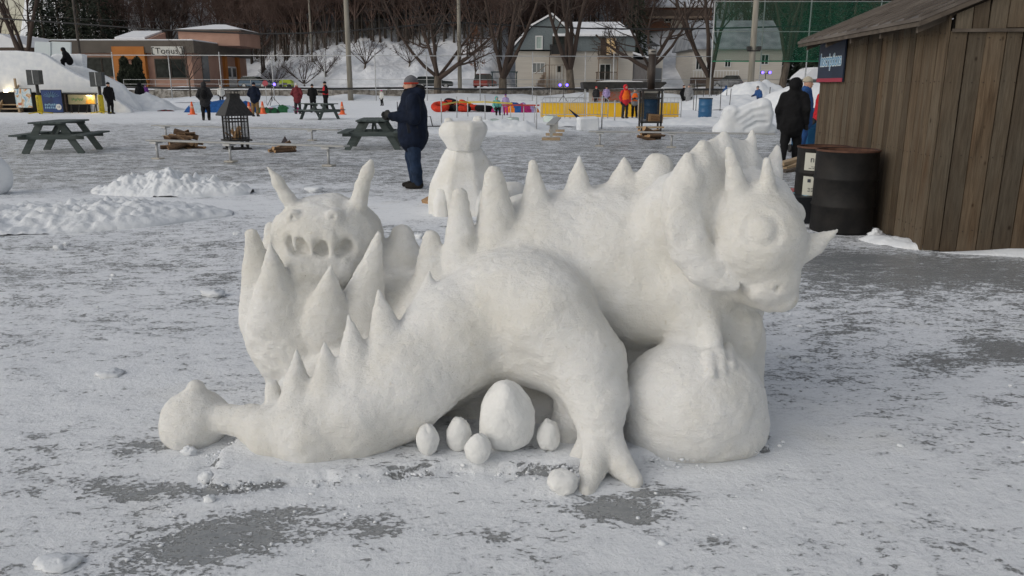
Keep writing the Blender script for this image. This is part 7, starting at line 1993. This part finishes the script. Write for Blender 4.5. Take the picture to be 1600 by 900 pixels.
# ================================================================== VEHICLES ON THE ROAD
def car(label, loc, rz, m, L=4.4, hgt=1.6, group='vehicles parked beyond the stone wall', snow=False):
    t = thing('parked_car', label, 'car', loc, rz, group)
    W = 1.8
    body = [(-L/2, .45), (-L/2, .85), (-L/2+.12, .98), (L*.17, 1.0), (L/2-.15, .88), (L/2, .70), (L/2, .42), (L/2-.1, .32), (-L/2+.1, .32)]
    b = MB(); b.prism(body, -W/2, W/2, axis=1); bd = b.obj('body', m, t)
    cab = [(-L/2+.15, .97), (-L/2+.42, hgt-.05), (-L/2+.8, hgt), (L*.02, hgt), (L*.24, .98)]
    b = MB(); n = len(cab)
    V = [(x, -W/2+.04+(z-.97)*.22, z) for x, z in cab]+[(x, W/2-.04-(z-.97)*.22, z) for x, z in cab]
    b.add(V, [list(range(n)), list(range(n, 2*n))[::-1]]+[(i, (i+1) % n, n+(i+1) % n, n+i) for i in range(n)]); b.obj('cabin', M_GLASS, t)
    b = MB(); b.box((-L*.16, 0, hgt), (L*.40, W*.70, .06), ch=.02); b.obj('roof', M_ROOFSNOW if snow else m, t)
    for sx in (-.31, .31):
        for sy in (-1, 1):
            b = MB(); b.tube([(sx*L, sy*(W/2-.2), .33), (sx*L, sy*(W/2+.02), .33)], .33, 18); wh = b.obj('wheel', M_RUBBER, t)
            b = MB(); b.tube([(sx*L, sy*(W/2+.015), .33), (sx*L, sy*(W/2+.03), .33)], .2, 14); b.obj('rim', M_GALV, wh)
    for sy in (-1, 1):
        b = MB(); b.box((L/2-.03, sy*.62, .68), (.1, .36, .14)); b.obj('headlight', mat('lamp_glass', (.6, .6, .58), .2), t)
        b = MB(); b.box((-L/2+.02, sy*.68, .78), (.08, .24, .2)); b.obj('tail_light', mat('tail_red', (.3, .02, .02), .3), t)
    return t
k = car('grey frosted car parked beyond the wall between the tree and pole at the netting', (P(1138, 120, 100)[0], 100.2, 1.17), R(155), mat('frosted_grey_paint', (.12, .125, .135), .5, c2=(.30, .31, .33), scale=2.5), 3.4, 1.55)
car('red car behind the wall beside the tree with rusty leaves', (P(758, 120, 102)[0], 101.5, 1.17), R(75), mat('red_paint', (.26, .04, .03), .35), 4.2, 1.75)
car('blue and white car parked by the salon side', (P(400, 122, 104)[0], 104, 1.17), R(-10), mat('blue_paint', (.05, .10, .16), .35), 4.0, 1.5, snow=True)
car('dark car with snow on its roof behind the bare tree with low limbs', (P(678, 125, 99)[0], 99, 1.17), R(4), mat('dark_paint', (.02, .028, .03), .3), 4.6, 1.45, snow=True)
t = thing('snow_blower', 'lime yellow machine standing beyond the wall near the salon', 'machine', (P(447, 122, 105)[0], 105, 1.2))
b = MB(); b.prism([(-.8, .25), (-.75, .9), (-.3, 1.1), (.5, 1.1), (.8, .8), (.8, .25)], -.6, .6, axis=1); b.obj('hood', mat('lime_paint', (.36, .46, .03), .4), t)
b = MB(); b.box((-.1, -.61, .55), (.7, .03, .3)); b.obj('grille', M_BLACK, t)
for sx in (-1, 1):
    b = MB(); b.tube([(sx*.5, -.66, .28), (sx*.5, .66, .28)], .28, 14); b.obj('wheel', M_RUBBER, t)
t = thing('steel_bleacher', 'dark teal steel frame behind the wall beside the V forked tree', 'bleacher', (P(788, 118, 94.5)[0], 94.5, 1.17))
for x in (-1.4, 1.4):
    for y in (0, 1.5):
        b = MB(); b.box((x, y, .95), (.12, .12, 1.9)); b.obj('post', mat('teal_steel', (.03, .06, .065), .5), t)
b = MB(); b.box((0, .75, 1.9), (3.1, 1.8, .12)); b.obj('deck', MATS['teal_steel'], t)
for z in (.5, 1.2):
    b = MB(); b.box((0, .02, z), (2.8, .2, .06)); b.obj('seat_plank', MATS['teal_steel'], t)

# ================================================================== SNOW SLIDE AND ITS CLUTTER (far left)
SD = 49.5
def sp(x, y, d=SD): p = P(x, y, d); return p[0], p[2]
o = np.array([P(80, 175, SD)[0], SD, 0.0])
slide = thing('snow_slide', 'big white snow slide sloping down to the ice at the left', 'snow slide', o)
def spoly(pts, d): return [(sp(x, y, d)[0]-o[0], sp(x, y, d)[1]) for x, y in pts]
def soft(b, name, m, par):
    ob = b.obj(name, m, par, smooth=False)
    bv = ob.modifiers.new('bevel', 'BEVEL'); bv.width = .12; bv.segments = 3; bv.limit_method = 'ANGLE'
    return ob
b = MB(); b.prism(spoly([(-60, 76), (0, 79), (25, 79), (50, 81), (64, 83), (76, 89), (93, 101), (120, 117), (145, 128), (165, 141), (188, 160), (205, 172), (205, 177), (150, 177), (150, 146), (-60, 143)], SD), 0, .45, axis=1); soft(b, 'near_wall', M_SNOW, slide)
b = MB(); b.prism(spoly([(-60, 84), (60, 86), (80, 97), (100, 112), (125, 126), (150, 137), (170, 150), (200, 170), (214, 175), (214, 178), (-60, 178)], SD+1.4), .44, 2.2, axis=1); soft(b, 'chute', M_SNOW, slide)
b = MB(); b.prism(spoly([(84, 86), (92, 84), (106, 85), (112, 93), (119, 102), (133, 105), (157, 114), (193, 132), (208, 150), (222, 170), (222, 178), (84, 178)], SD+2.6), 2.21, 2.75, axis=1); soft(b, 'far_wall', M_SNOW, slide)
b = MB(); b.prism(spoly([(111, 86), (113, 84.5), (131, 84.5), (134, 87), (134, 112), (111, 112)], SD+3.4), 3.0, 3.6, axis=1); soft(b, 'snow_pillar', M_SNOW, slide)
for x0, x1 in ((51, 76), (77, 107)):
    b = MB(); b.prism(spoly([(x0, 64.5), (x1, 65.5), (x1, 100), (x0, 100)], SD+4), 4.2+.05*(x0 > 60), 4.32+.05*(x0 > 60), axis=1); b.obj('white_panel', mat('white_plastic_panel', (.60, .66, .68), .5), slide)
b = MB(); b.box((-1.4, .40, .72), (7.2, .06, 1.44)); b.obj('dark_underside', mat('underside_dark', (.010, .010, .011), .9), slide)  # flat black sheet standing in for the dark interior under the slide
for x in (-60, -20, 30, 66, 100, 148):
    b = MB(); X = spoly([(x, 160)], SD)[0][0]; b.box((X, .22, spoly([(x, 146)], SD)[0][1]/2), (.1, .1, spoly([(x, 144)], SD)[0][1])); b.obj('support_post', M_DKWOOD, slide)
rp = P(101, 84.5, SD+.9)
person('person in black sitting at the top of the snow slide', (rp[0], SD+1.35, P(100, 97, SD+1.3)[2]-.38), 1.66, -75, C_BLACK, C_BLACK, 'hood', C_BLACK, 'sit', bulk=1.25, lean=.45)

# wooden stairs
base = G(14, 176)
t = thing('wooden_stairs', 'rough wooden stairs with handrails climbing the snow slide', 'stairs', base)
for k in range(7):
    b = MB(); b.box((0, .22+.26*k, .22+.24*k), (1.25, .30, .06)); b.obj('step', M_RAWWOOD, t)
for sx in (-1, 1):
    b = MB(); b.beam((sx*.66, -.05, .02), (sx*.66, 2.0, 1.85), .07, .24); b.obj('stringer', M_RAWWOOD, t)
    b = MB(); b.box((sx*.70, -.08, 1.0), (.10, .10, 2.0)); b.box((sx*.70, 1.7, 2.1), (.09, .09, 1.4)); b.obj('newel_post', M_RAWWOOD, t)
    b = MB(); b.beam((sx*.70, -.1, 1.35), (sx*.70, 2.1, 3.0), .06, .10); b.beam((sx*.70, -.1, .8), (sx*.70, 2.1, 2.4), .05, .08); b.obj('handrail', M_RAWWOOD, t)

def speaker_stand(label, x, y, yt, xt):
    p = G(x, y); t = thing('speaker_stand', label, 'speaker stand', p, 0, 'speakers on yellow wrapped stands by the slide')
    top = P(xt, yt, p[1])-p; hz = top[2]
    b = MB(); b.tube([(0, 0, 0), (0, 0, hz+.35)], .09, 10); b.obj('pole', M_BLACK, t)
    b = MB(); b.tube([(0, 0, .05), (0, 0, 1.05)], .15, 12); sl = b.obj('yellow_sleeve', mat('caution_yellow', (.62, .48, .02), .6), t)
    text_mesh('lettering', 'ATTENTION', .15, mat('caution_black', (.02, .02, .02), .6), sl, (0, -.156, .56), (PI/2, -PI/2, 0), .003)
    for k in range(4):
        a = k*PI/2+.6; b = MB(); b.beam((0, 0, .12), (math.cos(a)*.62, math.sin(a)*.62, .03), .07, .05); b.obj('foot', mat('caution_yellow', (.62, .48, .02)), t)
    b = MB(); b.prism([(-.36, hz-.42), (.34, hz-.38), (.36, hz+.40), (-.34, hz+.42)], -.30, .12, axis=1); cbx = b.obj('speaker_cabinet', mat('grey_cabinet', (.045, .05, .052), .7, c2=(.065, .07, .072), scale=6), t)
    b = MB(); b.box((0, -.31, hz+.02), (.04, .02, .74)); b.obj('cabinet_seam', M_GALV, cbx)
    return t
speaker_stand('dark speaker on a yellow wrapped stand between the two posters', 64, 178, 121, 47)
speaker_stand('dark speaker on a yellow wrapped stand right of the low wooden sign', 160, 177, 124, 155)

def poster(label, x0, x1, y0, y1, d, cols, seed, frame=M_BLACK, tilt=0.0, group='posters leaning in front of the slide', scale=3.0):
    a, c = P(x0, (y0+y1)/2, d), P(x1, (y0+y1)/2, d); z0_, z1_ = max(0.05, P(x0, y1, d)[2]), P(x0, y0, d)[2]
    W = c[0]-a[0]; H_ = z1_-z0_
    t = thing('printed_poster', label, 'poster', ((a[0]+c[0])/2, d, z0_), tilt, group)
    b = MB(); b.box((0, .03, H_/2), (W+.06, .04, H_+.06)); b.obj('backing', frame, t)
    m = bpy.data.materials.new('poster_print'); m.use_nodes = True; nt = m.node_tree; N = nt.nodes.new
    tc = N('ShaderNodeTexCoord'); nz = N('ShaderNodeTexNoise'); nz.inputs['Scale'].default_value = scale; nz.inputs['Detail'].default_value = 3; nz.inputs['Distortion'].default_value = 1.2
    mp = N('ShaderNodeMapping'); mp.inputs['Location'].default_value = (seed, 0, seed*2); nt.links.new(tc.outputs['Object'], mp.inputs['Vector']); nt.links.new(mp.outputs[0], nz.inputs['Vector'])
    cr = N('ShaderNodeValToRGB'); e = cr.color_ramp.elements
    while len(e) < len(cols): e.new(.5)
    for k, cc in enumerate(cols): e[k].position = .28+.44*k/(len(cols)-1); e[k].color = (*cc, 1)
    nt.links.new(nz.outputs['Fac'], cr.inputs[0]); bs = nt.nodes['Principled BSDF']; nt.links.new(cr.outputs[0], bs.inputs['Base Color']); bs.inputs['Roughness'].default_value = .5
    b = MB(); b.box((0, 0, H_/2), (W, .02, H_)); pr = b.obj('print', m, t)
    return t, W, H_, pr
PD = G(80, 177)[1]
poster('colourful poster of blue, white and orange shapes beside the wooden stairs', 22, 51, 139, 168, PD+.4, [(.05, .12, .35), (.30, .45, .52), (.55, .60, .62), (.45, .25, .08), (.35, .03, .08)], 2, tilt=R(-12), scale=2.2)
t, W, H_, pr = poster('dark blue poster with pale spiky lettering and a white round badge', 66, 97, 141, 176, PD+.2, [(.006, .02, .09), (.010, .04, .16), (.012, .05, .20)], 5, scale=1.4)
b = MB()
for k in range(9):
    a = R(20+k*17.5); b.beam((.08*math.cos(a), -.012, H_*.66+.08*math.sin(a)), (W*.42*math.cos(a), -.012, H_*.66+W*.30*math.sin(a)), .012, .05, up=(0, 1, 0))
b.obj('spiky_burst', mat('poster_pale', (.22, .40, .55), .6), pr)
b = MB()
rg = np.random.default_rng(2)
for row in range(2):
    for k in range(7):
        b.box((-W*.36+k*W*.095, -.012, H_*(.34-.13*row)+rg.normal(0, .015)), (.07, .006, .11), rot=rotm(0, rg.normal(0, .25), 0))
b.obj('lettering_strokes', MATS['poster_pale'], pr)
b = MB(); b.tube([(W*.30, -.011, H_*.24), (W*.30, -.018, H_*.24)], .17, 20); bg = b.obj('round_badge', M_WHITE, pr)
text_mesh('lettering', '10', .18, mat('badge_blue', (.02, .06, .18), .6), bg, (W*.30, -.022, H_*.24), (PI/2, 0, 0), .002)
t = thing('wooden_sign', 'wooden sign with a flame picture lit by a small lamp under the slide', 'sign', (P(128, 158, PD+.5)[0], PD+.5, 0))
xa, xb = P(107, 158, PD+.5)[0]-t.location.x, P(150, 158, PD+.5)[0]-t.location.x; za, zb_ = P(0, 163, PD+.5)[2], P(0, 148, PD+.5)[2]
b = MB(); b.box(((xa+xb)/2, 0, (za+zb_)/2), (xb-xa, .06, zb_-za), ch=.015); bd = b.obj('board', mat('pale_sign_wood', (.30, .27, .15), .8, c2=(.38, .34, .20), scale=4, stretch=(1, 1, 5)), t)
b = MB(); b.prism([(xb-.62, za+.03), (xb-.06, za+.03), (xb-.10, za+.30), (xb-.22, za+.22), (xb-.30, za+.40), (xb-.42, za+.25), (xb-.52, za+.30)], -.045, -.033, axis=1); b.obj('flame_picture', mat('flame_paint', (.55, .18, .02), .6, c2=(.60, .38, .05), scale=6), bd)
b = MB()
for k in range(8): b.box((xa+.25+k*.09, -.036, (za+zb_)/2+.04*math.sin(k*2)), (.05, .008, .14), rot=rotm(0, .3*math.sin(k*3), 0))
b.obj('green_lettering', mat('sign_green', (.10, .22, .08), .7), bd)
for x in (xa+.1, xb-.05):
    b = MB(); b.box((x, .05, zb_/2), (.06, .06, zb_+.1)); b.obj('post', M_BLACK, t)
b = MB(); b.beam((xa-.6, .06, zb_+.06), (xb+.1, .06, zb_+.06), .06, .07); b.obj('top_bar', M_BLACK, t)
b = MB(); b.box((xb-.25, -.22, zb_+.02), (.34, .12, .12), ch=.02); lp = b.obj('lamp', M_BLACK, t)
b = MB(); b.box((xb-.25, -.22, zb_-.045), (.28, .09, .02)); b.obj('lamp_tube', mat('warm_lamp', (1.0, .80, .45), .4, emit=22), lp)
ld = bpy.data.lights.new('sign_lamp', 'POINT'); ld.energy = 12; ld.color = (1, .72, .36); ld.shadow_soft_size = .08
lo_ = bpy.data.objects.new('sign_lamp', ld); COL.objects.link(lo_); lo_.location = (t.location.x+xb-.25, PD+.5-.26, zb_-.12)
t = thing('trampoline_frame', 'dark low folding frame under the wooden flame sign', 'frame', (P(130, 172, PD+.8)[0], PD+.8, 0))
b = MB(); b.box((0, 0, .52), (1.6, .5, .05)); b.obj('frame_top', M_BLACK, t)
for x in (-.7, -.2, .3, .75):
    b = MB(); b.beam((x, -.2, 0), (x+.12, -.2, .5), .04, .04); b.obj('leg', M_BLACK, t)
# warm lamp tucked behind the stairs
b = MB(); b.box((0, 0, 0), (.22, .10, .16), ch=.02); wl_ = b.obj('work_lamp', mat('warm_lamp', (1, .8, .45), .4, emit=22)); wl_.location = tuple(map(float, P(9, 142, SD-.35))); tag(wl_, 'glowing work lamp fixed to the slide above the wooden stairs', 'lamp')
